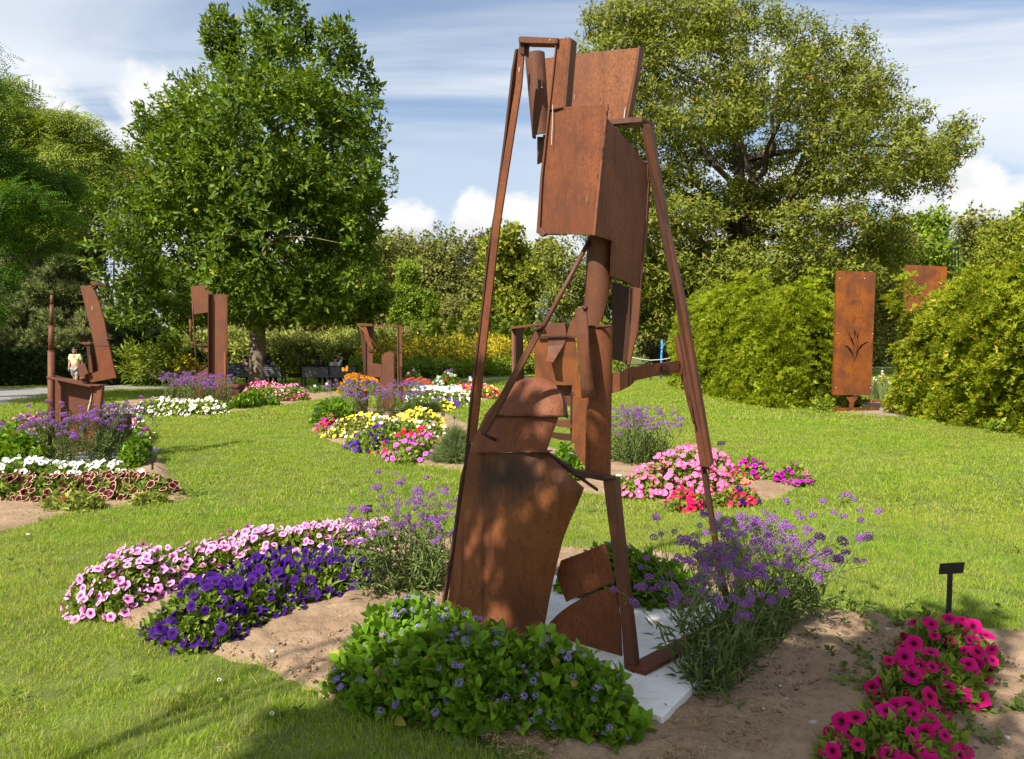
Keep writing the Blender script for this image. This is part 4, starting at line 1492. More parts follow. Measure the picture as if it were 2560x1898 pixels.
# half pipe at the left shoulder
half_pipe('shoulder_pipe', PV(*z1(654, 212), 3.40), PV(*z1(697, 775), 3.42), .059, .053, -V - U * .0, RP, S, 210)
pv('shoulder_plate', z1, [(668, 776), (722, 776), (716, 958), (690, 955), (668, 966)], 3.45, V * .01, RP)
half_pipe('shoulder_hook', PV(*z1(700, 785), 3.43), PV(*z1(715, 885), 3.43), .045, .04, V - U, RD, S, 180)
# side plate that runs back on the right
UC = 1.765
tU = U * .012
side = [z1(1157, 655), z1(1230, 735), z1(1310, 830), z1(1400, 935), z1(1428, 975), z1(1446, 1100), z2(1226, 0), z2(1206, 200), z2(1186, 385), z2(1140, 366), z2(1090, 336), z2(1015, 310), z2(1020, 100), z2(912, 66), z1(1065, 1452), z1(1110, 1000)]
plate('side_face', [PU(*p, UC) for p in side], tU, RU, S)
plate('side_edge', [PU(*z1(1428, 975), UC - .006), PU(*z1(1450, 1100), UC - .006), PU(*z2(1230, 0), UC - .006), PU(*z2(1188, 385), UC - .006), PU(*z2(1180, 385), UC - .006), PU(*z2(1216, 0), UC - .006), PU(*z1(1437, 1100), UC - .006)], U * .03, RP, S)
# shelf at the right shoulder
c0, c1 = PV(*z1(1190, 692), 3.62), PV(*z1(1436, 672), 3.70)
box_between('shoulder_shelf', c0, c1, V * .16, UP * .014, RP, S)
box_between('shelf_lip', c0 - V * .08 - UP * .008, c1 - V * .08 - UP * .008, V * .010, UP * .030, RP, S)
# right leg
lt, lb = PV(*z1(1412, 690), 3.63), PV(*z2(1568, 1425), 4.12)
wx = Vector((1, 0, 0))
plate('leg', [PV(*z1(1378, 690), 3.63), PV(*z1(1442, 690), 3.64), PV(*z2(1336, 0), 3.82), PV(*z2(1440, 480), 3.92), PV(*z2(1600, 1418), 4.12), PV(*z2(1580, 1434), 4.12), PV(*z2(1534, 1430), 4.12), PV(*z2(1390, 480), 3.92), PV(*z2(1287, 0), 3.82)], V * .05, RP, S)
plate('leg_flange', [PV(*z1(1440, 700), 3.66), PV(*z1(1474, 760), 3.70), PV(*z1(1470, 860), 3.72), PV(*z1(1452, 860), 3.70)], V * .03, RP, S)
plate('leg_foot', [PV(*z2(1534, 1425), 4.16), PV(*z2(1562, 1425), 4.16), PV(1800, 1400, 4.28), PV(1825, 1512, 4.34), PV(1811, 1514, 4.34), PV(1787, 1400, 4.28)], V * .03, RD, S)
plate('leg_brace', [PV(*z2(1380, 668), 4.00), PV(*z2(1404, 655), 4.00), PV(*z2(1440, 850), 4.02), PV(*z2(1500, 1180), 4.08), PV(*z2(1490, 1180), 4.08), PV(*z2(1410, 860), 4.02)], V * .03, RP, S)
# arm between column and leg: curved strip then straight
arm_top = [(1010, 890), (1060, 872), (1110, 850), (1140, 838)]
arm_bot = [(1010, 1000), (1060, 985), (1110, 960), (1140, 936)]
cs = [3.34, 3.36, 3.44, 3.56]
for i in range(3):
    plate('curved_arm', [PV(*z2(*arm_top[i]), cs[i]), PV(*z2(*arm_top[i + 1]), cs[i + 1]), PV(*z2(*arm_bot[i + 1]), cs[i + 1]), PV(*z2(*arm_bot[i]), cs[i])], V * .012, RU, S, 0)
plate('straight_arm', [PV(*z2(1128, 846), 3.54), PV(*z2(1270, 822), 3.80), PV(*z2(1412, 806), 4.02), PV(*z2(1414, 880), 4.02), PV(*z2(1310, 888), 3.84), PV(*z2(1128, 930), 3.54)], V * .014, RU, S)
plate('arm_splice', [PV(*z2(1312, 832), 3.82), PV(*z2(1412, 822), 3.98), PV(*z2(1412, 866), 3.98), PV(*z2(1312, 868), 3.82)], V * .02, RP, S)
# pipe column, upper and lower
half_pipe('upper_pipe', PV(*z2(952, 76), 3.36), PV(*z2(918, 602), 3.36), .076, .066, -V, RP, S, 230, cut=lambda t, lo, hi: (lo + (70 * max(0, t - .45) / .55), hi))
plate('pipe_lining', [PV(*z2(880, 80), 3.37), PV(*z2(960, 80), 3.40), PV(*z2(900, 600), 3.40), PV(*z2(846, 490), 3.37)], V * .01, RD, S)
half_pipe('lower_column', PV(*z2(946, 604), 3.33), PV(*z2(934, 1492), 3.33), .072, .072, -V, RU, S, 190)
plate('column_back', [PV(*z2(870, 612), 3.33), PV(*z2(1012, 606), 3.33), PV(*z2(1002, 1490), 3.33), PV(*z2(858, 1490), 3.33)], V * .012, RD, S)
# bent narrow strip in front of the column
bs_l = [(797, 498), (798, 560), (803, 650), (812, 760), (822, 880), (830, 980), (834, 1030)]
bs_r = [(858, 492), (866, 560), (872, 650), (876, 760), (890, 880), (905, 980), (915, 1018)]
for i in range(len(bs_l) - 1):
    k = lambda j: 3.17 - .05 * math.sin(math.pi * j / (len(bs_l) - 1))
    plate('bent_strip', [PV(*z2(*bs_l[i]), k(i) + .04), PV(*z2(*bs_r[i]), k(i)), PV(*z2(*bs_r[i + 1]), k(i + 1)), PV(*z2(*bs_l[i + 1]), k(i + 1) + .04)], V * .012, RP, S, 0)
# dark curved plate at the right hip
n_t = [(1015, 340), (1060, 356), (1105, 372), (1146, 384)]
n_b = [(1012, 800), (1045, 806), (1080, 818), (1112, 836)]
for i in range(3):
    c = [3.62, 3.60, 3.55, 3.48]
    plate('hip_plate', [PV(*z2(*n_t[i]), c[i]), PV(*z2(*n_t[i + 1]), c[i + 1]), PV(*z2(*n_b[i + 1]), c[i + 1]), PV(*z2(*n_b[i]), c[i])], V * .012, RD, S, 0)
plate('hip_edge', [PV(*z2(1142, 372), 3.46), PV(*z2(1186, 384), 3.46), PV(*z2(1168, 620), 3.47), PV(*z2(1138, 740), 3.47), PV(*z2(1116, 838), 3.47), PV(*z2(1102, 832), 3.47), PV(*z2(1124, 620), 3.47)], V * .012, RP, S)
box_between('hip_rod', PV(*z2(1108, 830), 3.46), PV(*z2(1112, 860), 3.46), wx * .014, V * .014, RD, S, 0)
# diagonal rod that flattens into a bar
tube('diagonal_rod', [PV(*z2(888, 84), 3.30), PV(*z2(780, 290), 3.20), PV(*z2(610, 606), 3.02)], [.0125] * 3, RP, S, 10)
plate('diagonal_bar', [PV(*z2(566, 622), 3.01), PV(*z2(606, 600), 3.01), PV(*z2(596, 640), 3.01), PV(*z2(440, 930), 3.02), PV(*z2(282, 1220), 3.05), PV(*z2(262, 1244), 3.05), PV(*z2(236, 1222), 3.05), PV(*z2(390, 940), 3.02)], V * .012, RP, S)
tube('bolt', [PV(*z2(244, 1232), 3.05), PV(*z2(300, 1262), 3.09), PV(*z2(326, 1274), 3.13)], [.009] * 3, RD, S, 8)
# domed plate, sloping plate and the big lower plate: sheets rolled to a shallow bulge
def interp(pl, t):
    L = [0]
    for p, q in zip(pl[:-1], pl[1:]):
        L.append(L[-1] + math.hypot(q[0] - p[0], q[1] - p[1]))
    x = t * L[-1]
    for i in range(len(pl) - 1):
        if x <= L[i + 1] or i == len(pl) - 2:
            f = (x - L[i]) / max(1e-9, L[i + 1] - L[i])
            return (pl[i][0] + (pl[i + 1][0] - pl[i][0]) * f, pl[i][1] + (pl[i + 1][1] - pl[i][1]) * f)


def rolled(name, zz, left, right, cfun, bulge, mat, rows=22, cols=14, th_=.012):
    vs, fs = [], []
    for i in range(rows + 1):
        t = i / rows
        a, b = interp(left, t), interp(right, t)
        for j in range(cols + 1):
            f = j / cols
            x, y = a[0] + (b[0] - a[0]) * f, a[1] + (b[1] - a[1]) * f
            vs.append(PV(*zz(x, y), cfun(t) - bulge(t) * (1 - (2 * f - 1) ** 2)))
    for i in range(rows):
        for j in range(cols):
            p = i * (cols + 1) + j
            fs.append((p, p + cols + 1, p + cols + 2, p + 1))
    o = raw(name, vs, fs, mat, S, smooth=True)
    n = o.data.polygons[len(o.data.polygons) // 2].normal
    if n.dot(V) > 0:
        o.data.flip_normals()
    sd = o.modifiers.new('thickness', 'SOLIDIFY')
    sd.thickness = th_
    sd.offset = -1
    es = o.modifiers.new('edges', 'EDGE_SPLIT')
    es.split_angle = R(40)
    return o


rolled('domed_plate', z2, [(545, 905), (500, 911), (450, 932), (400, 965), (350, 1020), (300, 1080), (262, 1130)], [(575, 903), (620, 912), (665, 940), (698, 985), (718, 1050), (729, 1135)], lambda t: 3.31 - .09 * t, lambda t: .03 + .05 * t, RU, th_=.016)
rolled('dome_rim', z2, [(640, 925), (668, 942), (698, 985), (716, 1040), (726, 1134)], [(648, 928), (676, 946), (706, 987), (724, 1042), (734, 1136)], lambda t: 3.29 - .07 * t, lambda t: 0.0, RP, 12, 2, .05)
plate('dome_lip', [PV(*z2(300, 1128), 3.175), PV(*z2(520, 1124), 3.135), PV(*z2(726, 1134), 3.19), PV(*z2(726, 1141), 3.19), PV(*z2(520, 1136), 3.135), PV(*z2(300, 1135), 3.175)], V * .06, RD, S, 0)
rolled('sloping_plate', z2, [(266, 1128), (238, 1185), (212, 1240), (172, 1345)], [(702, 1134), (684, 1185), (664, 1240), (628, 1345)], lambda t: 3.225 - .055 * t, lambda t: .06, RU)
stain_shade_c = PV(*z3(560, 330), FC)
M['rust_stain_shade'] = rust('rusted_steel_stained_shaded', rgb(.128, .043, .017), rgb(.225, .078, .024), rgb(.055, .022, .013), 0.5, 0.85, 0.55, 2.4, stain=(stain_shade_c.x, stain_shade_c.y, stain_shade_c.z, .30, .16, rgb(.022, .018, .016)))  # stain and darker steel; tree shade is put into the colour too
rolled('lower_plate', z3, [(288, 196), (240, 520), (196, 840), (155, 1130), (128, 1330)], [(740, 190), (800, 240), (880, 318), (970, 406), (925, 510), (880, 610), (850, 690), (820, 800), (790, 930), (760, 1080), (735, 1215), (712, 1280), (690, 1380)], lambda t: FC, lambda t: .055 + .02 * math.sin(math.pi * t), M['rust_stain_shade'], 30, 16, .014)
pv('weld_seam', z3, [(292, 194), (340, 188), (600, 183), (742, 187), (742, 193), (600, 190), (340, 195)], FC - .07, V * .07, RP)
# struts from the lower plate to the front post
box_between('hip_strut', PV(*z3(742, 196), FC + .03), PV(*z3(920, 312), FC + .05), UP * .028, V * .03, RD, S)
box_between('hip_strut', PV(*z3(905, 305), FC + .05), PV(*z3(1150, 352), FC + .02), UP * .028, V * .05, RD, S)
box_between('hip_strut', PV(*z3(800, 240), FC + .06), PV(*z3(1048, 414), FC + .03), UP * .014, V * .016, RD, S)
# front post
pv('front_post', z3, [(1080, 366), (1092, 345), (1148, 345), (1160, 480), (1200, 880), (1250, 1300), (1270, 1490), (1208, 1512), (1185, 1180), (1140, 830)], 3.12, V * .06, RP)
# small plates at the foot
pv('tilted_plate', z3, [(830, 830), (960, 782), (1086, 730), (1118, 850), (1146, 958), (1050, 995), (920, 1046), (862, 1076), (830, 990), (805, 918)], 3.26)
pv('curved_foot_plate', z3, [(1148, 990), (1100, 996), (1040, 1014), (960, 1048), (880, 1095), (820, 1140), (770, 1190), (730, 1244), (700, 1290), (672, 1345), (760, 1400), (1196, 1520), (1180, 1180)], 3.24)
pv('foot_plate_end', z3, [(1190, 986), (1240, 990), (1243, 1100), (1236, 1180), (1200, 1180)], 3.25)
# bar lying on the slab
b0, b1 = G(1583, 1682, .095), G(1822, 1560, .095)
box_between('ground_bar', b0 + V * .03, b1 + V * .12, U * .105, UP * .022, RU, S)
# lumpy weld beads along the seams


def weld(zz, a, b, c, r_=.006):
    p, q = PV(*zz(*a), c), PV(*zz(*b), c)
    n_ = max(4, int((q - p).length / .02))
    tube('weld_bead', [p.lerp(q, i / n_) + Vector((random.gauss(0, .0015), 0, random.gauss(0, .0015))) for i in range(n_ + 1)], [r_ * random.uniform(.5, 1.3) for _ in range(n_ + 1)], RD, S, 6)


weld(z1, (806, 100), (806, 140), FC - .014, .009)
weld(z1, (752, 590), (848, 575), FC - .006)
weld(z1, (1157, 556), (1064, 1450), FC + .004, .005)
weld(z1, (690, 1440), (860, 1450), FC - .006)
weld(z2, (600, 612), (570, 628), 3.0, .014)
weld(z2, (868, 606), (1015, 604), 3.262, .008)
weld(z2, (846, 492), (862, 500), 3.16, .012)
weld(z2, (1128, 848), (1130, 930), 3.535, .009)
weld(z2, (1440, 850), (1500, 1180), 4.03, .006)
weld(z3, (1082, 350), (1150, 346), 3.115, .009)
weld(z3, (930, 1050), (1050, 1000), 3.235, .005)
weld(z3, (1208, 1512), (1270, 1492), 3.115, .012)
weld(z1, (1200, 692), (1290, 684), 3.60, .009)
# streaks left by birds and weather
for zz, pts, c in ((z1, [(775, 556), (779, 560), (776, 700), (770, 834), (766, 830), (772, 700)], FC - .02), (z1, [(1262, 676), (1270, 600), (1280, 566), (1272, 640), (1265, 676)], 3.61),
                   (z1, [(697, 300), (700, 300), (705, 440), (701, 440)], 3.335), (z1, [(543, 300), (548, 296), (547, 330), (543, 328)], FC + .015), (z1, [(756, 104), (761, 104), (760, 118), (757, 118)], FC - .014),
                   (z2, [(513, 730), (518, 728), (515, 750), (511, 748)], 3.026), (z1, [(926, 486), (928, 486), (928, 520), (926, 520)], 3.615), (z1, [(1011, 1190), (1013, 1190), (1012, 1230), (1011, 1230)], FC - .004), (z1, [(1110, 538), (1112, 538), (1111, 560), (1110, 560)], 3.615)):
    plate('white_streak', [PV(*zz(*p), c) for p in pts], -V * .002, M['dropping'], S, 0)

# white slab under it
c0 = G(1656, 1803, .06)
u0, v0 = c0.dot(U), c0.dot(V)


def uv(u, v, z):
    return U * u + V * v + UP * z


slab = plate('concrete_slab', [uv(u0, v0, .002), uv(u0, v0 + 1.62, .002), uv(u0 + 1.42, v0 + 1.62, .002), uv(u0 + 1.42, v0, .002)], UP * .078, M['slab'], None, .006)
slab['label'] = 'white painted concrete slab under the tall rusted figure'
slab['category'] = 'slab'
# ------------------------------------------------------------------ sculptures farther back
def kit(root, zz, d, mat, t=.03):
    def pl(name, pts, dd=0.0, tt=None, m=None, bevel=.003):
        return plate(name, [D(*zz(*p), d + dd) for p in pts], Vector((0, tt if tt is not None else t, 0)), m or mat, root, bevel)

    def tb(name, pts, r, dd=0.0, m=None, seg=10):
        return tube(name, [D(*zz(*p), d + dd) for p in pts], r, m or mat, root, seg)

    def strip(name, a, b, da, db, m=None, t_=.02):
        """flat strip whose two long edges lie at different depths (a flange seen edge on)"""
        (a0, a1), (b0, b1) = a, b
        q = [D(*zz(*a0), d + da), D(*zz(*b0), d + db), D(*zz(*b1), d + db), D(*zz(*a1), d + da)]
        n = (q[1] - q[0]).cross(q[3] - q[0]).normalized()
        return plate(name, q, n * t_, m or mat, root, .002)
    return pl, tb, strip


RF, RDk = M['rust_far'], M['rust_dark']
# left: mast with leaning plate
d = 10.3
z4 = zf(80, 680, 3.303)
b = D(210, 1150, d)
S2 = thing('mast_sculpture', 'rusted steel sculpture with a tall pipe mast and a leaning plate in the left bed', 'sculpture', (b.x, d, 0))
pl, tb, st = kit(S2, z4, d, RF)
gx = lambda px: D(px, 1000, d)
k = d / F
for y0, y1, x0, x1, r in ((190, 278, 164, 163, 3.6), (270, 446, 163, 161, 4.6), (440, 658, 161, 159, 6.6), (650, 1560, 159, 160, 8.0)):
    tb('mast_section', [(x0, y0), (x1, y1)], r * k, 0, RF if y0 > 400 else M['rust_plain'], 14)
for y, r in ((275, 5.0), (444, 6.8), (655, 8.2)):
    tb('mast_collar', [(161, y - 3), (161, y + 3)], r * k, 0, M['rust_plain'], 14)
pl('leaning_plate', [(397, 122), (485, 108), (520, 165), (556, 260), (590, 380), (625, 560), (635, 612), (515, 613), (470, 420), (412, 180)], .10, .03, RF)
pl('leaning_plate', [(516, 617), (636, 616), (668, 760), (694, 875), (580, 896), (452, 922), (440, 858), (553, 820)], .08, .03, M['rust'])
st('plate_flange', ((485, 108), (632, 600)), ((520, 150), (640, 590)), .12, .34, RDk)
pl('top_curl', [(476, 92), (486, 78), (520, 80), (552, 106), (528, 106), (500, 112)], .02, .22, M['rust_plain'])
pl('fin', [(594, 552), (604, 545), (634, 550), (608, 560)], .05, .12, RF)
pl('inner_column', [(446, 590), (478, 592), (486, 832), (470, 832)], .24, .10, RDk)
pl('inner_column', [(478, 596), (502, 598), (552, 820), (487, 834)], .32, .10, M['rust_plain'])
pl('inner_column', [(470, 690), (484, 690), (500, 832), (482, 834)], .20, .03, RF)
pl('small_shelf', [(380, 586), (420, 578), (482, 586), (478, 600), (430, 600)], .22, .16, RF)
tb('thin_rod', [(450, 360), (438, 450), (430, 590)], .008, .24, RDk, 6)
pl('bent_channel', [(374, 766), (436, 758), (448, 800), (464, 838), (436, 850), (440, 910), (402, 906), (392, 850)], .02, .03, RF)
tb('pipe_end', [(420, 892), (418, 870)], .045, -.01, RF, 12)
tb('pipe_mouth', [(420, 896), (420, 892)], .032, -.02, M['black'], 12)
pl('hull_plate', [(176, 880), (512, 950), (486, 1090), (470, 1230), (466, 1480), (160, 1520), (172, 1200)], .14, .03, RF)
box_between('hull_flange', D(*z4(160, 866), d + .05), D(*z4(520, 942), d + .05), Vector((0, .22, 0)), Vector((0, 0, .03)), M['rust_plain'], S2)
st('hull_beam', ((515, 938), (446, 1490)), ((586, 938), (530, 1490)), .02, -.02, RF, .03)
st('beam_side', ((590, 940), (532, 1490)), ((600, 950), (556, 1490)), -.02, .24, RDk)  # side turned from the sun: its shade is put in as darker steel
box_between('beam_cap', D(*z4(505, 934), d + .05), D(*z4(592, 936), d + .05), Vector((0, .2, 0)), Vector((0, 0, .02)), RF, S2)
pl('low_box', [(545, 1190), (724, 1184), (724, 1340), (700, 1480), (545, 1480)], .5, .35, RDk)
pl('white_streak', [(494, 290), (498, 280), (500, 300), (496, 326)], .095, -.003, M['dropping'], 0)
pl('white_streak', [(456, 1160), (464, 1110), (486, 1030), (494, 1000), (488, 1060), (468, 1130)], -.02, -.003, M['dropping'], 0)
sl_ = boxm('paving_slab', (b.x - .05, d + .3, .03), (1.5, 1.3, .06), M['slab_grey'], None, R(8), .006)
sl_['label'], sl_['category'] = 'pale grey slab half hidden by verbena under the mast sculpture', 'slab'

# tower of channel steel beside the magnolia
d = 22.0
z5 = zf(400, 680, 4.13)
b = D(540, 1000, d)
S3 = thing('channel_sculpture', 'upright rusted channel steel sculpture with a notched square plate beside the magnolia trunk', 'sculpture', (b.x, d, 0))
pl, tb, st = kit(S3, z5, d, RF)
k = d / F
pl('channel_web', [(530, 232), (678, 233), (672, 1420), (528, 1420)], .12, .03, RF)
st('channel_flange', ((500, 228), (500, 1420)), ((532, 230), (530, 1420)), -.05, .12, RDk)  # unlit inner face, its shade carried by the darker steel colour
st('channel_flange', ((676, 233), (670, 1420)), ((692, 235), (690, 1420)), .12, -.05, M['rust_plain'])
pl('square_plate', [(315, 150), (460, 133), (466, 192), (520, 198), (518, 236), (500, 240), (497, 415), (340, 440)], .02, .03, RF)
tb('thin_leg', [(336, 330), (340, 440), (360, 740), (380, 1060)], 1.7 * k, .02, RF, 8)
tb('link_bar', [(312, 470), (324, 696)], 3.2 * k, .08, M['rust'], 10)
for y, x in ((462, 310), (700, 325)):
    tb('link_eye', [(x, y), (x + .3, y + .1)], 5.6 * k, .06, M['rust'], 14)
    o = tube('eye_hole', [D(*z5(x, y), d - .02), D(*z5(x, y), d + .0)], 2.2 * k, M['black'], S3, 10)
tb('cross_rod', [(335, 746), (497, 772)], 3.0 * k, .05, RDk, 8)
pl('small_gusset', [(432, 812), (497, 768), (498, 815)], .04, .02, RF)
pl('wedge_plate', [(295, 1100), (400, 1040), (497, 985), (502, 1420), (390, 1420), (330, 1260)], .03, .03, M['rust'])
tb('corner_pipe', [(672, 830), (676, 1420)], 3.6 * k, -.05, M['rust'], 10)
tb('bent_rod', [(400, 1040), (430, 1000), (497, 945)], 1.5 * k, .06, RDk, 6)
pl('low_box', [(690, 1160), (815, 1168), (816, 1420), (692, 1420)], -.1, .5, RDk)
pl('box_lid', [(690, 1186), (790, 1200), (815, 1178), (800, 1160), (700, 1156)], -.14, .04, M['rust_plain'])

# gate like frame in the middle bed
d = 17.5
z6 = zf(850, 780, 6.12)
b = D(930, 1040, d)
S4 = thing('frame_sculpture', 'rusted open frame sculpture with a square post and diagonal rod in the middle bed', 'sculpture', (b.x, d, 0))
pl, tb, st = kit(S4, z6, d, RF)
k = d / F
pl('top_bar', [(258, 174), (490, 184), (490, 216), (258, 212)], -.05, .30, RF)
pl('top_rail', [(488, 194), (872, 204), (872, 232), (488, 222)], .02, .06, RF)
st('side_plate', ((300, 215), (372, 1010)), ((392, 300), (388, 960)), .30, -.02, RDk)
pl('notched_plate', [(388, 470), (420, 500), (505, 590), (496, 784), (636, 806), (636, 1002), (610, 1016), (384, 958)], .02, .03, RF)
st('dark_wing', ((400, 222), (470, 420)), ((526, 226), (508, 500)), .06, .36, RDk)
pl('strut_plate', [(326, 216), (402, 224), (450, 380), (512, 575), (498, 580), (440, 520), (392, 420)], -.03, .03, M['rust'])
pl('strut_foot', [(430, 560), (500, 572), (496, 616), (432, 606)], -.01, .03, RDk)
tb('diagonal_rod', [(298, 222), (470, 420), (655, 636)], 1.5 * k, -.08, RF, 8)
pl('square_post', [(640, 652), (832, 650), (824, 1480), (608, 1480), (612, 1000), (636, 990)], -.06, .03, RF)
st('post_side', ((830, 650), (824, 1480)), ((852, 690), (842, 1480)), -.06, .22, RDk)  # dark colour holds the shade of the post's sunless side
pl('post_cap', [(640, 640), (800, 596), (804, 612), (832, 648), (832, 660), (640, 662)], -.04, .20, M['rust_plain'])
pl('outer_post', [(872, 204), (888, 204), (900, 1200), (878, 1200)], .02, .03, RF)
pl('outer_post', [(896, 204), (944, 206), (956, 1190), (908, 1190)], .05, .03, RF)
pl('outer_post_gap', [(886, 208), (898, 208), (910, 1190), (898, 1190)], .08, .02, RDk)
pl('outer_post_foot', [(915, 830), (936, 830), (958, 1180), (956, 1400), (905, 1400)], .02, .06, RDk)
tb('small_post', [(280, 952), (280, 1230)], 3.4 * k, -.10, RF, 10)
tb('bent_pipe', [(400, 1010), (404, 1080), (390, 1130), (360, 1170), (300, 1196)], 2.6 * k, -.02, M['rust_plain'], 8)
pl('small_rail', [(298, 955), (606, 985), (606, 1002), (298, 966)], -.04, .04, RF)
tb('wire', [(262, 950), (320, 920), (390, 916)], .006, -.05, RDk, 5)
tb('wire', [(800, 625), (860, 606), (925, 594)], .006, .02, RDk, 5)
tb('cross_bar', [(140, 1222), (560, 1218), (1082, 1226)], 2.0 * k, .0, RDk, 8)
pl('pedestal', [(284, 1240), (404, 1240), (400, 1440), (350, 1600), (300, 1600)], -.02, .25, RDk)

# behind the tall figure: jar like panel on a leg
d = 9.7
z7 = zf(1260, 780, 3.514)
b = D(1440, 1180, d)
S5 = thing('panel_sculpture', 'orange rusted panel sculpture with a curled flap, seen behind the tall figure', 'sculpture', (b.x, d, 0))
pl, tb, st = kit(S5, z7, d, M['rust_amber'])
k = d / F
tb('round_post', [(82, 142), (86, 1480)], 4.6 * k, .10, RF, 12)
st('post_plate', ((104, 150), (110, 1440)), ((166, 132), (202, 1440)), .06, .30, RDk)
box_between('top_rail', D(*z7(60, 142), d + .05), D(*z7(334, 106), d + .05), Vector((0, .12, 0)), Vector((0, 0, .03)), RF, S5)
pl('main_panel', [(262, 232), (384, 228), (440, 222), (560, 222), (626, 220), (660, 560), (684, 736), (598, 740), (598, 642), (450, 642), (276, 642), (268, 400)], .04, .03)
pl('upper_panel', [(276, 130), (330, 112), (386, 100), (534, 95), (548, 190), (550, 214), (300, 224), (262, 230)], .08, .03, RF)
pl('neck_panel', [(560, 170), (580, 100), (608, 55), (700, 20), (700, 216), (556, 216)], .06, .03, RF)
fl_l = [(386, 222), (386, 300), (384, 350), (376, 400), (366, 432)]
fl_r = [(550, 218), (524, 290), (486, 350), (456, 400), (430, 444)]
dd = [.03, .01, -.03, -.09, -.17]
for i in range(4):
    plate('curled_flap', [D(*z7(*fl_l[i]), d + dd[i]), D(*z7(*fl_r[i]), d + dd[i]), D(*z7(*fl_r[i + 1]), d + dd[i + 1]), D(*z7(*fl_l[i + 1]), d + dd[i + 1])], Vector((0, .012, 0)), M['rust_plain'], S5, 0)
pl('crossbar', [(300, 214), (556, 204), (624, 214), (624, 224), (560, 222), (300, 230)], -.01, .03, RDk)
arc = [(455, 644)] + [(598 - 150 * math.cos(R(a)), 644 + 184 * math.sin(R(a))) for a in (15, 30, 45, 60, 75, 88)] + [(598, 644)]
pl('half_disc', arc, .16, .03, M['rust_plain'])
pl('front_leg', [(606, 740), (720, 738), (712, 1396), (588, 1376), (600, 1040)], -.02, .05)
st('leg_side', ((586, 640), (578, 1010)), ((606, 740), (600, 1376)), .14, -.02, RDk)
pl('shelf_bar', [(440, 952), (578, 950), (602, 1018), (602, 1024), (440, 1004)], .02, .12, RF)
pl('curved_shelf', [(414, 1104), (430, 1060), (500, 1074), (610, 1082), (610, 1136), (500, 1126)], .10, .10, RDk)
pl('rear_leg', [(300, 650), (360, 650), (360, 1480), (310, 1480)], .20, .05, RDk)

# iris panel with its stand, a thing of the garden gate between the hedges
d = 18.4
z8 = zf(1900, 600, 3.305)


def cut_panel(name, outer, holes, depth, mat, parent):
    cu = bpy.data.curves.new(name, 'CURVE')
    cu.dimensions = '2D'
    cu.fill_mode = 'BOTH'
    cu.extrude = depth / 2
    for ps in [outer] + holes:
        s = cu.splines.new('POLY')
        s.points.add(len(ps) - 1)
        for p, (x, z) in zip(s.points, ps):
            p.co = (x, z, 0, 1)
        s.use_cyclic_u = True
    tmp = bpy.data.objects.new('tmp', cu)
    COL.objects.link(tmp)
    dg = bpy.context.evaluated_depsgraph_get()
    me = bpy.data.meshes.new_from_object(tmp.evaluated_get(dg))
    bpy.data.objects.remove(tmp)
    me.name = name
    me.transform(Matrix.Rotation(math.pi / 2, 4, 'X'))
    o = link(name, me, mat, parent)
    return o


def panel(label, pxs, d, holes, stand, name='rusted_screen'):
    tl, tr, br, bl_ = [D(*p, d) for p in pxs]
    bx, bz = (bl_.x + br.x) / 2, (bl_.z + br.z) / 2
    root = thing(name, label, 'garden panel', (bx, d, 0))
    loc = lambda p: (p.x - bx, p.z)
    f = cut_panel('panel_face', [loc(tl), loc(tr), loc(br), loc(bl_)], [[loc(D(*q, d)) for q in h] for h in holes], .012, M['rust_orange'], root)
    back = Vector((0, .09, 0))
    plate('panel_back', [p + back for p in (tl, tr, br, bl_)], Vector((0, .01, 0)), M['rust_orange'], root)
    for a, c in ((tl, tr), (tr, br), (br, bl_), (bl_, tl)):
        box_between('panel_rim', a + back * .5 + (c - a) * .004, c + back * .5 - (c - a) * .004, back * .92, Vector(((c - a).normalized().z, 0, -(c - a).normalized().x)) * .012, M['rust_orange'], root, 0)
    return root, bx


def blade(pts_l, pts_r):
    return [z8(*p) for p in pts_l] + [z8(*p) for p in reversed(pts_r)]


holes = [blade([(714, 750), (742, 800), (762, 860), (770, 940), (774, 1000), (780, 1024)], [(714, 750), (736, 778), (762, 820), (780, 870), (783, 930), (784, 1000)]),
         blade([(682, 868), (720, 890), (748, 930), (762, 975), (770, 1004)], [(682, 868), (718, 876), (748, 900), (768, 945), (772, 1000)]),
         blade([(905, 842), (856, 868), (822, 910), (800, 960), (788, 1014)], [(905, 842), (872, 846), (828, 872), (800, 922), (786, 980)]),
         blade([(780, 742), (778, 775), (786, 830)], [(786, 742), (791, 780), (790, 830)]),
         blade([(806, 768), (800, 800), (806, 826), (790, 866)], [(808, 770), (812, 800), (808, 830), (794, 864)]),
         blade([(812, 850), (800, 900), (788, 940)], [(814, 852), (806, 900), (792, 944)])]
S6, bx = panel('orange rusted steel panel with cut out iris leaves standing between the two hedges', [z8(638, 255), z8(956, 270), z8(916, 1280), z8(606, 1282)], d, holes, True)
for a in ([(766, 520), (790, 498), (822, 506), (850, 540), (846, 580), (852, 600)], [(810, 640), (838, 636), (852, 660), (850, 680)], [(770, 600), (790, 640), (768, 690)]):
    tube('etched_line', [D(*z8(*p), d - .008) for p in a], .005, M['rust_dark'], S6.children[0], 5)
for p in ((660, 318), (864, 320), (644, 772), (930, 776), (628, 1222), (914, 1222)):
    tube('bolt', [D(*z8(*p), d - .016), D(*z8(*p), d - .004)], .012, M['slab'], S6.children[0], 8)
plate('stand_post', [D(*z8(746, 1284), d + .03), D(*z8(776, 1284), d + .03), D(*z8(774, 1424), d + .03), D(*z8(742, 1424), d + .03)], Vector((0, .06, 0)), M['rust_orange'], S6)
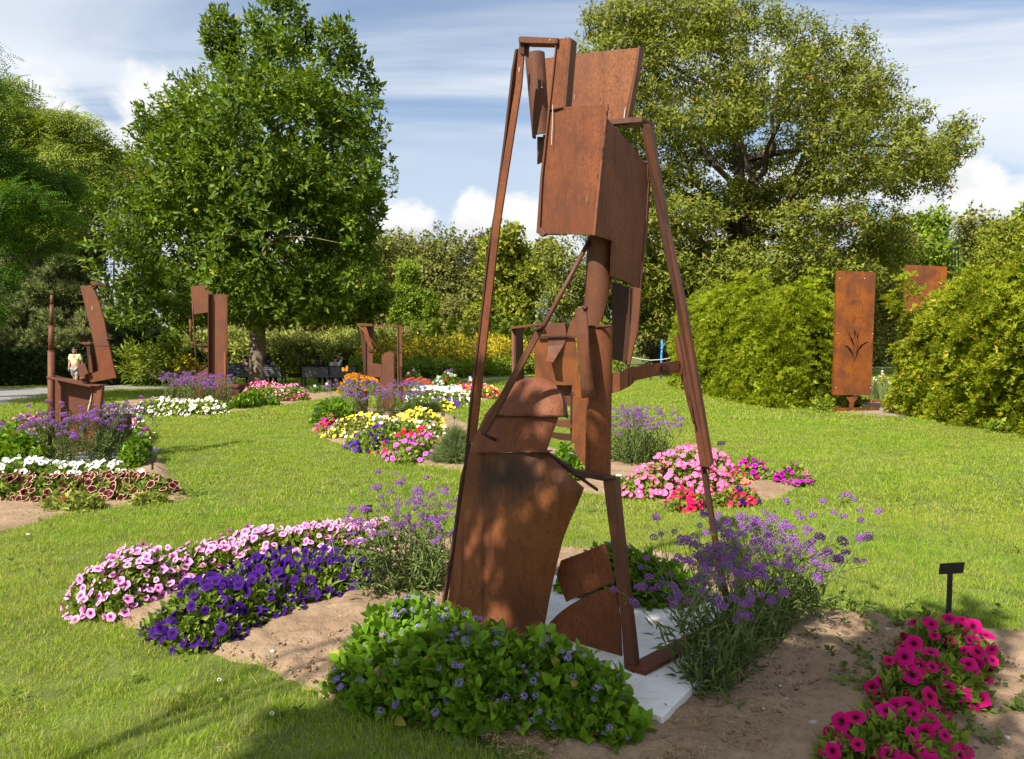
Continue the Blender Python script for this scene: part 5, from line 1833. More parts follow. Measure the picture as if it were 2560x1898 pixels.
plate('stand_gusset', [D(*z8(712, 1300), d + .02), D(*z8(812, 1298), d + .02), D(*z8(776, 1346), d + .02), D(*z8(744, 1346), d + .02)], Vector((0, .02, 0)), M['rust_orange'], S6)
e0, e1 = G(*z8(600, 1422), 0), G(*z8(985, 1412), 0)
o = box_between('steel_edging', e0 + UP * .05, e1 + UP * .05, Vector((0, .02, 0)), UP * .11, M['rust_orange'], None)
o['label'], o['category'] = 'low rusted steel edging strip at the foot of the iris panel', 'edging'
e0, e1 = G(*z8(860, 1340), 0), G(*z8(1160, 1350), 0)
o = box_between('steel_edging', e0 + UP * .05, e1 + UP * .05, Vector((0, .02, 0)), UP * .10, M['rust_orange'], None)
o['label'], o['category'] = 'rusted steel edging along the gravel path in the gap between the hedges', 'edging'
S7, bx = panel('second rusted steel panel of which only the top shows above the right hedge', [z8(1205, 206), z8(1545, 222), z8(1520, 1180), z8(1190, 1180)], 22.5, [], False)
plate('stand_post', [Vector((bx - .1, 22.54, 0)), Vector((bx + .1, 22.54, 0)), Vector((bx + .1, 22.54, .9)), Vector((bx - .1, 22.54, .9))], Vector((0, .05, 0)), M['rust_orange'], S7)
# ------------------------------------------------------------------ flowers
def petunia(n=10, lob=.10, ruf=.07, bud=0.0):
    """trumpet with five shallow lobes; radius 1, facing +Z; bud folds it shut"""
    V, T, rad = [(0, 0, -.42)], [], [0]
    k_ = 1 - bud
    rings = [(.20 * (1 - .3 * bud), -.14), (.62 * (1 - .5 * bud), .02 + .35 * bud), (1.0 * k_ + .28 * bud, -.04 + .8 * bud)]
    sk, sp_ = random.uniform(0, 6.28), random.uniform(.0, .30)
    for ri, (r, z) in enumerate(rings):
        for k in range(n):
            a = 2 * math.pi * k / n
            rr = r * (1 - (lob * (1 if k % 2 else -0.2) if ri == 2 else 0)) * (1 + random.uniform(-.05, .05) * (ri == 2))
            V.append((rr * math.cos(a), rr * math.sin(a), z + random.uniform(-ruf, ruf) * (ri > 0) - sp_ * r * r * max(0, math.cos(a - sk))))
            rad.append(r)
    for k in range(n):
        k2 = (k + 1) % n
        T.append((0, 1 + k, 1 + k2))
        for ri in range(2):
            a, b = 1 + ri * n, 1 + (ri + 1) * n
            T.append((a + k, b + k, b + k2))
            T.append((a + k, b + k2, a + k2))
    return np.array(V, float), np.array(T), np.array(rad, float)


def simple_flower(n=5):
    V, T, rad = [(0, 0, -.1)], [], [0]
    for k in range(n * 2):
        a = math.pi * k / n
        r = 1 if k % 2 == 0 else .66
        V.append((r * math.cos(a), r * math.sin(a), random.uniform(-.1, .15)))
        rad.append(r)
    for k in range(n * 2):
        T.append((0, 1 + k, 1 + (k + 1) % (n * 2)))
    return np.array(V, float), np.array(T), np.array(rad, float)


def ball_flower(n, r, size, flat=1.0):
    """head of many tiny florets"""
    V, T, rad = [], [], []
    b = 0
    for i in range(n):
        z = 1 - 1.55 * (i + .5) / n
        a = i * 2.39996
        q = math.sqrt(max(0, 1 - z * z))
        c = np.array([q * math.cos(a), q * math.sin(a), z * flat])
        nn = c / np.linalg.norm(c)
        x = np.cross(nn, [random.gauss(0, 1), random.gauss(0, 1), random.gauss(0, 1)])
        x /= np.linalg.norm(x)
        y = np.cross(nn, x)
        cc = c * r * random.uniform(.86, 1.12)
        s = size * random.uniform(.8, 1.2)
        V += [cc - nn * s * .5] + [cc + (x * math.cos(t) + y * math.sin(t)) * s + nn * s * random.uniform(0, .4) for t in (0, 1.57, 3.14, 4.71)]
        rad += [0.0, 1, 1, 1, 1]
        T += [(b, b + 1, b + 2), (b, b + 2, b + 3), (b, b + 3, b + 4), (b, b + 4, b + 1)]
        b += 5
    return np.array(V), np.array(T), np.array(rad)


PET = [petunia(ruf=random.uniform(.04, .12)) for _ in range(9)] + [petunia(bud=.45), petunia(bud=.8)]
SMALL = [simple_flower() for _ in range(3)]
VERB = [ball_flower(26, 1.0, .30, .8) for _ in range(4)]
AGER = [ball_flower(16, 1.0, .36, .55) for _ in range(3)]
POM = [ball_flower(18, 1.0, .42, .7) for _ in range(3)]
FT = {
    'petunia': [cluster(7, .055, .026, .05, (15, 90), 1.2) for _ in range(4)],
    'petunia_far': [cluster(7, .074, .050, .06, (15, 90), 1.2, leaf=leaf1) for _ in range(4)],
    'ager': [cluster(random.choice((5, 6, 7)), random.uniform(.045, .066), random.uniform(.030, .045), .05, (5, 95), 1.2, .14, .25, leaf4) for _ in range(7)],
    'ager_far': [cluster(7, .085, .075, .06, (5, 85), 1.0, leaf=leaf1) for _ in range(4)],
    'lav': [needles(14, .16, .010) for _ in range(3)],
    'weed': [cluster(5, .045, .030, .02, (40, 100), .6) for _ in range(3)],
}
SUNV = np.array(TOSUN)


def wpoly(pts):
    return np.array([[G(*p).x, G(*p).y] for p in pts])


def mound(poly, n, h, edge, seed):
    x, y = sample_poly(poly, n)
    dd = edge_dist(poly, x, y)
    f = np.clip(dd / edge, 0, 1)
    hh = h * (1 - (1 - f) ** 2.2) * (.72 + .56 * vnoise(x, y, edge * 1.1 + .08, seed))
    e = edge * .25
    dx = (edge_dist(poly, x + e, y) * inside(poly, x + e, y) - edge_dist(poly, x - e, y) * inside(poly, x - e, y)) / (2 * e)
    dy = (edge_dist(poly, x, y + e) * inside(poly, x, y + e) - edge_dist(poly, x, y - e) * inside(poly, x, y - e)) / (2 * e)
    out = np.stack([-dx, -dy, np.zeros_like(dx)], 1) * (1 - f)[:, None]
    return x, y, hh, out, f


def on_surface(x, y, hh, out, f, ll):
    """bloom positions: on the top and hanging down the flanks of a mound"""
    side = (f < .65) & (rng.random(len(x)) < .8)
    z = np.where(side, hh * rng.uniform(.25, 1.0, len(x)) + ll * .3, hh + ll * .5)
    px_ = out * ll * np.where(side, 1.7, .8)[:, None]
    return np.stack([x + px_[:, 0], y + px_[:, 1], z], 1)


_seed = [1]


def drift(name, label, cat, pts, h, flowers, nf, size, edge=.22, leaf='petunia', nleaf=900, leafmat=None, temps=None, dmin=1.25, group=None, stuff=False, tilt=.85, loose=.0, fname='flower', lsc=(.8, 1.3)):
    """a planted drift: leafy mound plus blooms; pts are photograph pixels with the height (m) of the point seen there"""
    _seed[0] += 1
    poly = wpoly(pts)
    c = poly.mean(0)
    root = thing(name, label, cat, (c[0], c[1], 0), group)
    temps = temps or PET
    # foliage
    x, y, hh, out, f = mound(poly, nleaf, h, edge, _seed[0])
    z = hh * .86 * np.sqrt(rng.uniform(.05, 1.0, nleaf)) + .01
    N = out * 1.0 + np.array([0, 0, .8]) + rng.normal(0, .35, (nleaf, 3))
    ts = FT[leaf]
    joined('foliage', ts, rng.integers(0, len(ts), nleaf), frames(N, rng.uniform(lsc[0], lsc[1], nleaf)), np.stack([x, y, z], 1), leafmat or M['petunia_leaf'], root)
    if nf <= 0:
        return root
    tot = sum(wt for _, wt in flowers)
    x, y, hh, out, f = mound(poly, nf * 18, h, edge, _seed[0])
    ll = .06 if leaf == 'petunia' else .10
    P_ = on_surface(x, y, hh, out, f, ll)
    P_[:, 2] += size * .2 + rng.uniform(-.45, .5, len(x)) * size + rng.random(len(x)) ** 6 * loose
    k = spaced(P_, size * dmin, nf)
    P_, out = P_[k], out[k]
    N = out * .9 + np.array([0, -.1, .40]) + SUNV * tilt + rng.normal(0, .42, (len(k), 3))
    Mx = frames(N, size * rng.uniform(.66, 1.18, len(k)))
    pick = rng.choice(len(flowers), len(k), p=[wt / tot for _, wt in flowers])
    if len(k) > 300 and not stuff:
        # the 300 blooms nearest to the camera are objects, the rest one part
        order = np.argsort(np.hypot(P_[:, 0], P_[:, 1]))
        rest = np.zeros(len(k), bool)
        rest[order[300:]] = True
        for q, (pm, _) in enumerate(flowers):
            s = (pick == q) & rest
            if s.any():
                joined('flowers', temps, rng.integers(0, len(temps), s.sum()), Mx[s], P_[s], P[pm], root)
        P_, Mx, pick = P_[~rest], Mx[~rest], pick[~rest]
    if stuff:
        for q, (pm, _) in enumerate(flowers):
            s = pick == q
            if s.any():
                joined('flowers', temps, rng.integers(0, len(temps), s.sum()), Mx[s], P_[s], P[pm], root)
    else:
        for q, (pm, _) in enumerate(flowers):
            s = pick == q
            if s.any():
                key = (id(temps[0]), pm)
                if key not in _meshes:
                    _meshes[key] = [temp_mesh(fname, t, P[pm]) for t in temps]
                place(_meshes[key], fname, Mx[s], P_[s], root)
    return root


_meshes = {}

# front bed ---------------------------------------------------------------
drift('petunia_drift', 'long drift of light pink petunias with dark throats along the front bed', 'petunias',
      [(178, 1500, .1), (205, 1545, .02), (300, 1546, .02), (372, 1510, .02), (480, 1462, .02), (600, 1432, .02), (780, 1405, .02), (990, 1372, .02), (1010, 1320, .1), (985, 1292, .22), (860, 1288, .22), (700, 1312, .22), (560, 1340, .22), (430, 1372, .2), (270, 1412, .18), (190, 1462, .14)],
      .23, [('lightpink', 1)], 600, .033, .18, 'petunia', 3000, dmin=1.22)
drift('petunia_drift', 'deep purple petunias in front of the light pink ones', 'petunias',
      [(362, 1580, .04), (400, 1600, .02), (470, 1628, .02), (560, 1612, .02), (640, 1566, .02), (720, 1536, .02), (800, 1505, .02), (900, 1470, .02), (965, 1430, .04), (960, 1385, .15), (880, 1370, .22), (780, 1372, .22), (660, 1390, .22), (560, 1425, .22), (470, 1475, .2), (390, 1535, .14)],
      .24, [('purple', 1)], 360, .036, .18, 'petunia', 3000, dmin=1.3)
drift('petunia_clump', 'magenta petunias in the front clump, nearest to the bottom edge', 'petunias',
      [(2075, 1880, .1), (2130, 1990, .02), (2330, 1990, .02), (2390, 1850, .04), (2330, 1760, .2), (2200, 1745, .24), (2090, 1800, .16)],
      .27, [('magenta', 1)], 86, .041, .20, 'petunia', 1300, dmin=1.25, loose=.06)
drift('petunia_clump', 'magenta petunias in the middle clump below the black T sign', 'petunias',
      [(2190, 1760, .1), (2260, 1790, .05), (2400, 1770, .05), (2455, 1720, .1), (2440, 1650, .2), (2330, 1610, .28), (2220, 1640, .22)],
      .28, [('magenta', 1)], 78, .041, .20, 'petunia', 1100, dmin=1.25, loose=.06)
drift('petunia_clump', 'magenta petunias in the rear clump at the foot of the black T sign', 'petunias',
      [(2260, 1640, .1), (2330, 1700, .02), (2440, 1700, .02), (2490, 1620, .1), (2450, 1545, .26), (2350, 1520, .28), (2270, 1545, .24)],
      .27, [('magenta', 1)], 72, .041, .20, 'petunia', 1000, dmin=1.25, loose=.06)


def ageratum(label, pts, h, nleafobj, nleaf, nfl, size, edge, far=False, group=None, lscale=(.8, 1.3)):
    _seed[0] += 1
    poly = wpoly(pts)
    c = poly.mean(0)
    root = thing('ageratum_clump', label, 'ageratum', (c[0], c[1], 0), group)
    x, y, hh, out, f = mound(poly, nleaf, h, edge, _seed[0])
    z = hh * (rng.uniform(.03, 1.0, nleaf) ** .45) + .015 + rng.random(nleaf) ** 5 * .06
    N = out * .9 + np.array([0, 0, .8]) + SUNV * .3 + rng.normal(0, .5, (nleaf, 3))
    ts = FT['ager_far' if far else 'ager']
    joined('foliage', ts, rng.integers(0, len(ts), nleaf), frames(N, rng.uniform(lscale[0], lscale[1], nleaf)), np.stack([x, y, z], 1), M['ager_leaf'], root)
    if nleafobj:
        ms = [temp_mesh('leaf', (lambda a: (a[0] - np.array([0, .03, 0]), a[1], np.zeros(len(a[0]))))(leaf4(.056 * s, random.uniform(.032, .042) * s, random.uniform(.05, .25), random.uniform(.1, .45))), M['ager_leaf'], True) for s in (.6, .75, .85, .95, 1.05, 1.2)]
        x, y, hh, out, f = mound(poly, nleafobj * 8, h, edge, _seed[0])
        P_ = on_surface(x, y, hh, out, f, .03)
        P_[:, 2] += rng.uniform(-.02, .02, len(x))
        near = np.argsort(P_[:, 1] + rng.uniform(0, .7, len(x)))
        P_, out = P_[near], out[near]
        k = spaced(P_, .045, nleafobj)
        N = out[k] * .8 + np.array([0, -.1, .9]) + SUNV * .4 + rng.normal(0, .42, (len(k), 3))
        place(ms, 'leaf', frames(N, rng.uniform(.8, 1.2, len(k))), P_[k], root)
    x, y, hh, out, f = mound(poly, nfl * 12, h, edge, _seed[0])
    P_ = on_surface(x, y, hh, out, f, .06)
    P_[:, 2] += .035 + rng.uniform(0, .02, len(x))
    k = spaced(P_, size * 1.4, nfl)
    N = out[k] * .6 + np.array([0, 0, 1.0]) + rng.normal(0, .25, (len(k), 3))
    Mx = frames(N, size * rng.uniform(.5, 1.3, len(k)))
    if far:
        joined('flowers', AGER, rng.integers(0, 3, len(k)), Mx, P_[k], P['ageratum'], root)
    else:
        if 'ager' not in _meshes:
            _meshes['ager'] = [temp_mesh('flower', t, P['ageratum']) for t in AGER]
        if 'wilt' not in _meshes:
            _meshes['wilt'] = [temp_mesh('flower', t, P['wilted']) for t in AGER]
        w_ = rng.random(len(k)) < .13
        place(_meshes['ager'], 'flower', Mx[~w_], P_[k][~w_], root)
        place(_meshes['wilt'], 'flower', Mx[w_] * .8, P_[k][w_], root)
    return root


ageratum('leafy green ageratum mound with scattered lilac blooms before the tall rusted figure',
         [(815, 1660, .18), (850, 1712, .06), (905, 1762, .04), (1040, 1796, .03), (1180, 1826, .03), (1330, 1826, .03), (1440, 1856, .03), (1545, 1866, .03), (1606, 1812, .06), (1604, 1715, .24), (1545, 1638, .28), (1420, 1600, .28), (1300, 1566, .28), (1180, 1518, .28), (1080, 1496, .28), (1000, 1500, .28), (925, 1535, .26), (845, 1610, .22)],
         .30, 300, 1800, 210, .0135, .24)
ageratum('dark green ageratum behind the white slab, right of the leaning front post',
         [(1395, 1470, .1), (1480, 1520, .02), (1600, 1540, .02), (1700, 1540, .02), (1760, 1500, .06), (1740, 1430, .22), (1650, 1395, .3), (1540, 1380, .3), (1420, 1385, .28)],
         .32, 150, 1100, 46, .019, .22)


def verbena(label, bases, h, nst, heads, hr, spread, lowleaf=160, far=False, group=None, lean=(0, 0), stem_r=.0022):
    """tall wiry stems that fork near the top, each fork ending in a purple head"""
    bp = np.array([[G(*p).x, G(*p).y] for p in bases])
    c = bp.mean(0)
    root = thing('verbena_plant', label, 'verbena', (c[0], c[1], 0), group)
    geo, HP = [], []
    lp = []
    for i in range(nst):
        b = bp[i % len(bp)] + rng.normal(0, .05, 2)
        hh = h * random.uniform(.50, 1.0) ** .8
        tx = np.array([b[0] + rng.normal(0, spread) + lean[0] * hh, b[1] + rng.normal(0, spread) + lean[1] * hh])
        a = Vector((b[0], b[1], 0))
        e = Vector((tx[0], tx[1], hh * .72))
        mid = a.lerp(e, .5) + Vector((random.gauss(0, .02), random.gauss(0, .02), .04))
        geo.append(tube_geo([a, mid, e], [stem_r * 1.4, stem_r * 1.1, stem_r], 4, False))
        nb = random.choice((2, 3, 3, 4, 5))
        for j in range(nb):
            u = Vector((random.gauss(0, 1) * .20 * hh, random.gauss(0, 1) * .20 * hh, hh * .28 * random.uniform(.35, 1.1))) * .75
            t = e + u
            geo.append(tube_geo([e.lerp(mid, random.uniform(0, .3)), e.lerp(t, .55) + Vector((0, 0, .012)), t], [stem_r, stem_r * .8, stem_r * .6], 3, False))
            HP.append(t)
            if random.random() < .5:
                for s in (-1, 1):
                    t2 = t + Vector((random.gauss(0, .022), random.gauss(0, .022), random.uniform(-.02, .012)))
                    geo.append(tube_geo([e.lerp(t, .75), t2], [stem_r * .7, stem_r * .5], 3, False))
                    HP.append(t2)
        for j in range(3):
            lp.append(a.lerp(e, random.uniform(.05, .75)))
    vs, fs = merge(geo)
    raw('stems', vs, fs, M['verb_leaf'], root, kind='stuff')
    nl = lowleaf
    lb = np.concatenate([np.array([[p.x, p.y, p.z] for p in lp]), np.stack([*(bp[rng.integers(0, len(bp), nl)] + rng.normal(0, .07, (nl, 2))).T, h * .42 * rng.random(nl) ** 1.4], 1)])
    ts = [cluster(6, .085, .014, .04, (15, 80), 2.0) for _ in range(3)]
    joined('foliage', ts, rng.integers(0, 3, len(lb)), frames(rng.normal(0, .5, (len(lb), 3)) + [0, 0, 1], rng.uniform(.7, 1.3, len(lb))), lb, M['verb_leaf'], root)
    HP = np.array([list(p) for p in HP])
    HP = HP[rng.permutation(len(HP))]
    k = spaced(HP, hr * 1.3, heads)
    HP = HP[k]
    Mx = frames(rng.normal(0, .25, (len(HP), 3)) + [0, 0, 1], hr * rng.uniform(.65, 1.15, len(HP)))
    if far:
        joined('flowers', VERB, rng.integers(0, 4, len(HP)), Mx, HP, P['verbena'], root)
    else:
        if 'verb' not in _meshes:
            _meshes['verb'] = [temp_mesh('flower_head', t, P['verbena']) for t in VERB]
        place(_meshes['verb'], 'flower_head', Mx, HP, root)
    return root


verbena('tall purple verbena spilling over the right corner of the white slab', [(1752, 1742), (1772, 1735), (1800, 1715), (1830, 1690), (1860, 1665), (1900, 1630), (1935, 1600), (1965, 1570), (1990, 1550), (1850, 1650), (1910, 1610)], .86, 98, 280, .0225, .15, 120, lean=(-.03, .05))
verbena('tall purple verbena between the purple petunias and the tall rusted figure', [(960, 1495), (1000, 1490), (1040, 1490), (1075, 1490), (1100, 1480), (1020, 1465), (1080, 1450)], .86, 52, 130, .0215, .13, 110)

# left bed ---------------------------------------------------------------
drift('petunia_drift', 'white petunias with dark throats edging the slab of the mast sculpture', 'petunias',
      [(-60, 1225, .03), (100, 1218, .03), (300, 1200, .06), (345, 1185, .1), (330, 1165, .18), (230, 1155, .22), (0, 1170, .22), (-60, 1180, .2)], .24, [('whitedark', 2), ('white', 1)], 170, .044, .2, 'petunia_far', 700, dmin=1.2)
drift('petunia_drift', 'dark maroon petunias with cream edges in the left bed', 'petunias',
      [(-80, 1258, .03), (60, 1252, .03), (250, 1246, .03), (380, 1246, .03), (428, 1232, .04), (410, 1205, .12), (350, 1186, .2), (250, 1180, .24), (60, 1186, .24), (-80, 1195, .24)], .22, [('maroon', 1)], 290, .044, .2, 'petunia_far', 900, dmin=1.12)
drift('petunia_plant', 'a few bright red petunias among yellowing foliage before the maroon ones', 'petunias',
      [(120, 1268, .03), (200, 1272, .03), (250, 1262, .05), (235, 1235, .15), (160, 1232, .15), (125, 1245, .1)], .14, [('red', 1)], 5, .055, .15, 'petunia_far', 420, M['pale_leaf'], dmin=2.2)
drift('yellowing_plant', 'low yellowish plant at the right tip of the left bed', 'plant', [(340, 1258, .02), (400, 1254, .02), (415, 1235, .1), (360, 1225, .15), (335, 1240, .1)], .16, [], 0, .03, .12, 'petunia_far', 260, M['pale_leaf'])
ageratum('ageratum with blue lilac blooms at the left edge of the picture', [(-120, 1180, .04), (40, 1176, .04), (118, 1165, .05), (125, 1110, .28), (60, 1078, .34), (-60, 1075, .34), (-140, 1110, .3)], .38, 0, 900, 46, .028, .3, True)
drift('petunia_drift', 'small pink flowers behind the ageratum at the left edge', 'flowers', [(-40, 1080, .2), (110, 1082, .2), (118, 1058, .3), (60, 1058, .32), (-40, 1066, .3)], .40, [('pink', 2), ('coral', 1)], 90, .03, .2, 'petunia_far', 420, stuff=True)
verbena('tall purple verbena growing round the foot of the mast sculpture', [(130, 1165), (165, 1172), (200, 1172), (235, 1170), (270, 1165), (300, 1150), (100, 1160), (320, 1140), (180, 1160), (250, 1160)], 1.0, 76, 190, .033, .17, 110, stem_r=.004)
ageratum('ageratum to the right of the low dark box of the mast sculpture', [(305, 1168, .04), (350, 1166, .04), (378, 1140, .1), (360, 1105, .28), (315, 1105, .3)], .34, 0, 420, 26, .028, .2, True)
drift('petunia_drift', 'pink and white petunias behind the low box of the mast sculpture', 'petunias', [(318, 1110, .1), (358, 1105, .1), (372, 1062, .24), (345, 1050, .28), (300, 1055, .28), (312, 1080, .25)], .34, [('pink', 2), ('fuchsia', 1), ('white', 2), ('whitedark', 1)], 80, .034, .2, 'petunia_far', 420, stuff=True)

# bed of the channel sculpture ------------------------------------------------
drift('petunia_drift', 'cream and white petunias before the channel sculpture', 'petunias', [(300, 1034, .03), (400, 1038, .03), (500, 1038, .03), (570, 1030, .05), (560, 1008, .25), (480, 1004, .3), (400, 1004, .3), (300, 1012, .26)], .32, [('cream', 3), ('whiteviolet', 3)], 240, .055, .35, 'petunia_far', 900, dmin=1.3, lsc=(1, 1.7))
drift('petunia_drift', 'white petunias with violet throats left of the channel sculpture', 'petunias', [(270, 1026, .03), (310, 1032, .03), (330, 1010, .25), (300, 1000, .3), (270, 1008, .25)], .28, [('whiteviolet', 2), ('cream', 1)], 70, .055, .3, 'petunia_far', 260, dmin=1.3, stuff=True, lsc=(1, 1.7))
verbena('purple verbena haze round the foot of the channel sculpture', [(425, 1006), (450, 1008), (480, 1012), (510, 1014), (540, 1014), (565, 1012), (435, 998), (530, 1006), (470, 1004)], 1.0, 90, 240, .042, .24, 170, True, stem_r=.006)
ageratum('ageratum right of the channel sculpture', [(560, 1024, .03), (620, 1020, .03), (690, 1008, .04), (690, 990, .3), (620, 985, .35), (565, 995, .35)], .42, 0, 700, 70, .042, .4, True, lscale=(1.2, 1.9))
drift('petunia_drift', 'small pink and white star flowers below the magnolia trunk', 'flowers', [(600, 1002, .1), (680, 1004, .04), (765, 1000, .04), (768, 975, .3), (700, 966, .4), (620, 962, .45), (595, 975, .4)], .48, [('roseg', 3), ('pink', 1), ('hotpink', 1)], 420, .042, .4, 'petunia_far', 700, temps=SMALL, stuff=True, dmin=1.1, lsc=(1, 1.7))
drift('low_plants', 'low grey green seedlings between the white labels behind the star flowers', 'plants', [(780, 985, .02), (860, 975, .02), (900, 965, .05), (840, 962, .2), (760, 966, .2)], .18, [], 0, .03, .3, 'petunia_far', 300, M['weed_leaf'], lsc=(1, 1.7))

# middle bed ---------------------------------------------------------------
ageratum('ageratum at the left tip of the middle bed', [(782, 1066, .03), (830, 1066, .03), (880, 1040, .15), (880, 1012, .36), (830, 1004, .4), (785, 1020, .36)], .42, 0, 700, 40, .034, .35, True, lscale=(1.1, 1.7))
verbena('purple verbena at the foot of the open frame sculpture', [(860, 1040), (890, 1046), (920, 1048), (950, 1048), (980, 1046), (1010, 1042), (1040, 1036), (900, 1030), (970, 1032), (1030, 1028)], .98, 92, 260, .036, .22, 200, True, stem_r=.0055)
drift('petunia_drift', 'magenta petunias below the frame sculpture', 'petunias', [(800, 1066, .1), (860, 1066, .1), (950, 1056, .15), (950, 1038, .3), (880, 1036, .34), (800, 1050, .28)], .34, [('hotpink', 2), ('fuchsia', 1)], 90, .045, .3, 'petunia_far', 420, dmin=1.3)
drift('petunia_drift', 'yellow petunias in a broad band of the middle bed', 'petunias', [(800, 1090, .02), (830, 1094, .04), (900, 1084, .12), (1000, 1068, .2), (1100, 1062, .2), (1104, 1036, .3), (1060, 1030, .34), (950, 1044, .34), (860, 1052, .3), (810, 1068, .2)], .36, [('yellow', 7), ('white', 1)], 280, .042, .3, 'petunia_far', 1100, M['pale_leaf'], dmin=1.25)
drift('petunia_drift', 'cream and white petunias between the yellow and purple ones', 'petunias', [(900, 1084, .1), (1000, 1080, .1), (1100, 1076, .1), (1100, 1056, .3), (1000, 1060, .3), (930, 1066, .3)], .34, [('white', 2), ('cream', 2), ('coral', 1)], 90, .038, .25, 'petunia_far', 420, dmin=1.35)
drift('petunia_drift', 'purple petunias at the near left of the middle bed', 'petunias', [(865, 1120, .02), (920, 1132, .02), (960, 1110, .1), (1000, 1080, .25), (940, 1066, .33), (900, 1080, .28), (870, 1104, .1)], .34, [('purple', 3), ('violet', 3)], 90, .042, .25, 'petunia_far', 600, dmin=1.35)
drift('petunia_drift', 'red and magenta petunias in the middle bed', 'petunias', [(920, 1132, .02), (1000, 1148, .02), (1080, 1130, .04), (1104, 1090, .2), (1040, 1074, .3), (990, 1088, .3), (950, 1108, .2)], .32, [('hotpink', 3), ('red', 2)], 85, .042, .25, 'petunia_far', 700, dmin=1.45)
drift('petunia_drift', 'orchid pink petunias along the near edge of the middle bed', 'petunias', [(960, 1148, .02), (1010, 1162, .02), (1060, 1152, .02), (1104, 1110, .2), (1104, 1090, .25), (1060, 1096, .25), (1000, 1128, .1)], .28, [('orchid', 1)], 60, .045, .22, 'petunia_far', 420, dmin=1.4)
drift('lavender_bush', 'grey green lavender bush left of the strap of the tall figure', 'lavender', [(1090, 1150, .03), (1140, 1160, .03), (1180, 1150, .03), (1185, 1075, .5), (1140, 1055, .56), (1100, 1075, .5)], .62, [], 0, .03, .3, 'lav', 1500, M['lav_leaf'], lsc=(.8, 1.5))
ageratum('ageratum in the shade of the orange panel sculpture', [(1370, 1190, .05), (1440, 1196, .05), (1450, 1140, .3), (1410, 1115, .36), (1365, 1130, .36)], .4, 0, 500, 20, .03, .3, True)
# far part of the middle bed
drift('petunia_drift', 'white petunia drift beyond the frame sculpture', 'petunias', [(1020, 1000, .1), (1100, 1012, .05), (1170, 1008, .05), (1165, 985, .25), (1090, 970, .34), (1020, 972, .34)], .36, [('white', 1)], 420, .045, .3, 'petunia_far', 700, stuff=True, dmin=1.1)
drift('petunia_drift', 'dark red and yellow petunias at the far right tip of the middle bed', 'petunias', [(1110, 978, .1), (1170, 996, .05), (1236, 996, .05), (1245, 980, .15), (1210, 966, .3), (1120, 964, .34)], .34, [('hotpink', 2), ('magenta', 2), ('yellow', 3)], 360, .045, .3, 'petunia_far', 700, stuff=True, dmin=1.1)
drift('petunia_drift', 'small violet petunias beside the white drift', 'petunias', [(1080, 1018, .05), (1130, 1022, .05), (1145, 1004, .2), (1100, 992, .3), (1075, 1000, .25)], .28, [('violet', 1)], 110, .042, .25, 'petunia_far', 300, stuff=True)
drift('petunia_drift', 'small yellow petunia clump at the near end of the white drift', 'petunias', [(1088, 1028, .03), (1122, 1026, .03), (1130, 1008, .2), (1104, 998, .28), (1086, 1008, .22)], .28, [('yellow', 1)], 60, .05, .25, 'petunia_far', 300, stuff=True)
drift('lavender_bush', 'dark grey green lavender beside the white petunias', 'lavender', [(1050, 1030, .03), (1090, 1030, .03), (1088, 998, .35), (1055, 995, .4)], .45, [], 0, .03, .25, 'lav', 500, M['verb_leaf'], lsc=(1, 1.6))
drift('marigold_drift', 'orange and yellow marigolds behind the frame sculpture', 'marigolds', [(850, 985, .05), (945, 988, .05), (955, 955, .4), (900, 945, .5), (850, 955, .4)], .5, [('marigold', 1)], 110, .055, .3, 'petunia_far', 520, M['ager_leaf'], temps=POM, stuff=True, dmin=1.4)
drift('scarlet_drift', 'scarlet flowers behind the outer post of the frame sculpture', 'flowers', [(1005, 985, .05), (1075, 984, .05), (1080, 955, .3), (1010, 952, .4)], .4, [('scarlet', 1)], 80, .055, .3, 'petunia_far', 420, temps=POM, stuff=True, dmin=1.3)
drift('white_flower_shrubs', 'leafy plants with white blooms before the yellow meadow', 'plants', [(1010, 964, .1), (1110, 972, .05), (1210, 970, .05), (1215, 945, .5), (1110, 935, .6), (1010, 938, .6)], .62, [('white', 3), ('verbena', 1), ('hotpink', 1)], 80, .07, .4, 'ager_far', 700, M['ager_leaf'], temps=POM, stuff=True, dmin=1.6, lsc=(1.2, 1.9))
# right end of the middle bed
verbena('purple verbena behind the slim rear leg of the tall figure', [(1545, 1160), (1570, 1165), (1600, 1165), (1630, 1160), (1660, 1155), (1580, 1150), (1620, 1148), (1550, 1150)], .95, 74, 210, .026, .17, 300, True, stem_r=.0035)
drift('petunia_drift', 'pink petunias in a sloping mass at the right end of the middle bed', 'petunias', [(1535, 1236, .03), (1620, 1244, .04), (1700, 1240, .06), (1790, 1215, .1), (1850, 1170, .12), (1845, 1140, .3), (1780, 1118, .42), (1700, 1128, .42), (1620, 1160, .35), (1535, 1200, .2)], .42, [('pink', 1)], 480, .038, .34, 'petunia_far', 1000, dmin=1.05)
drift('petunia_drift', 'fuchsia petunias on the right shoulder of the pink mass', 'petunias', [(1840, 1196, .04), (1900, 1198, .04), (1915, 1170, .15), (1895, 1130, .34), (1850, 1125, .36), (1835, 1160, .3)], .36, [('fuchsia', 3), ('hotpink', 1)], 60, .036, .25, 'petunia_far', 420, dmin=1.4)
drift('petunia_plant', 'coral petunias in the hollow of the pink mass', 'petunias', [(1815, 1190, .1), (1870, 1190, .1), (1870, 1162, .25), (1820, 1160, .3)], .26, [('coral', 3), ('hotpink', 2)], 26, .036, .2, 'petunia_far', 200, dmin=1.3)
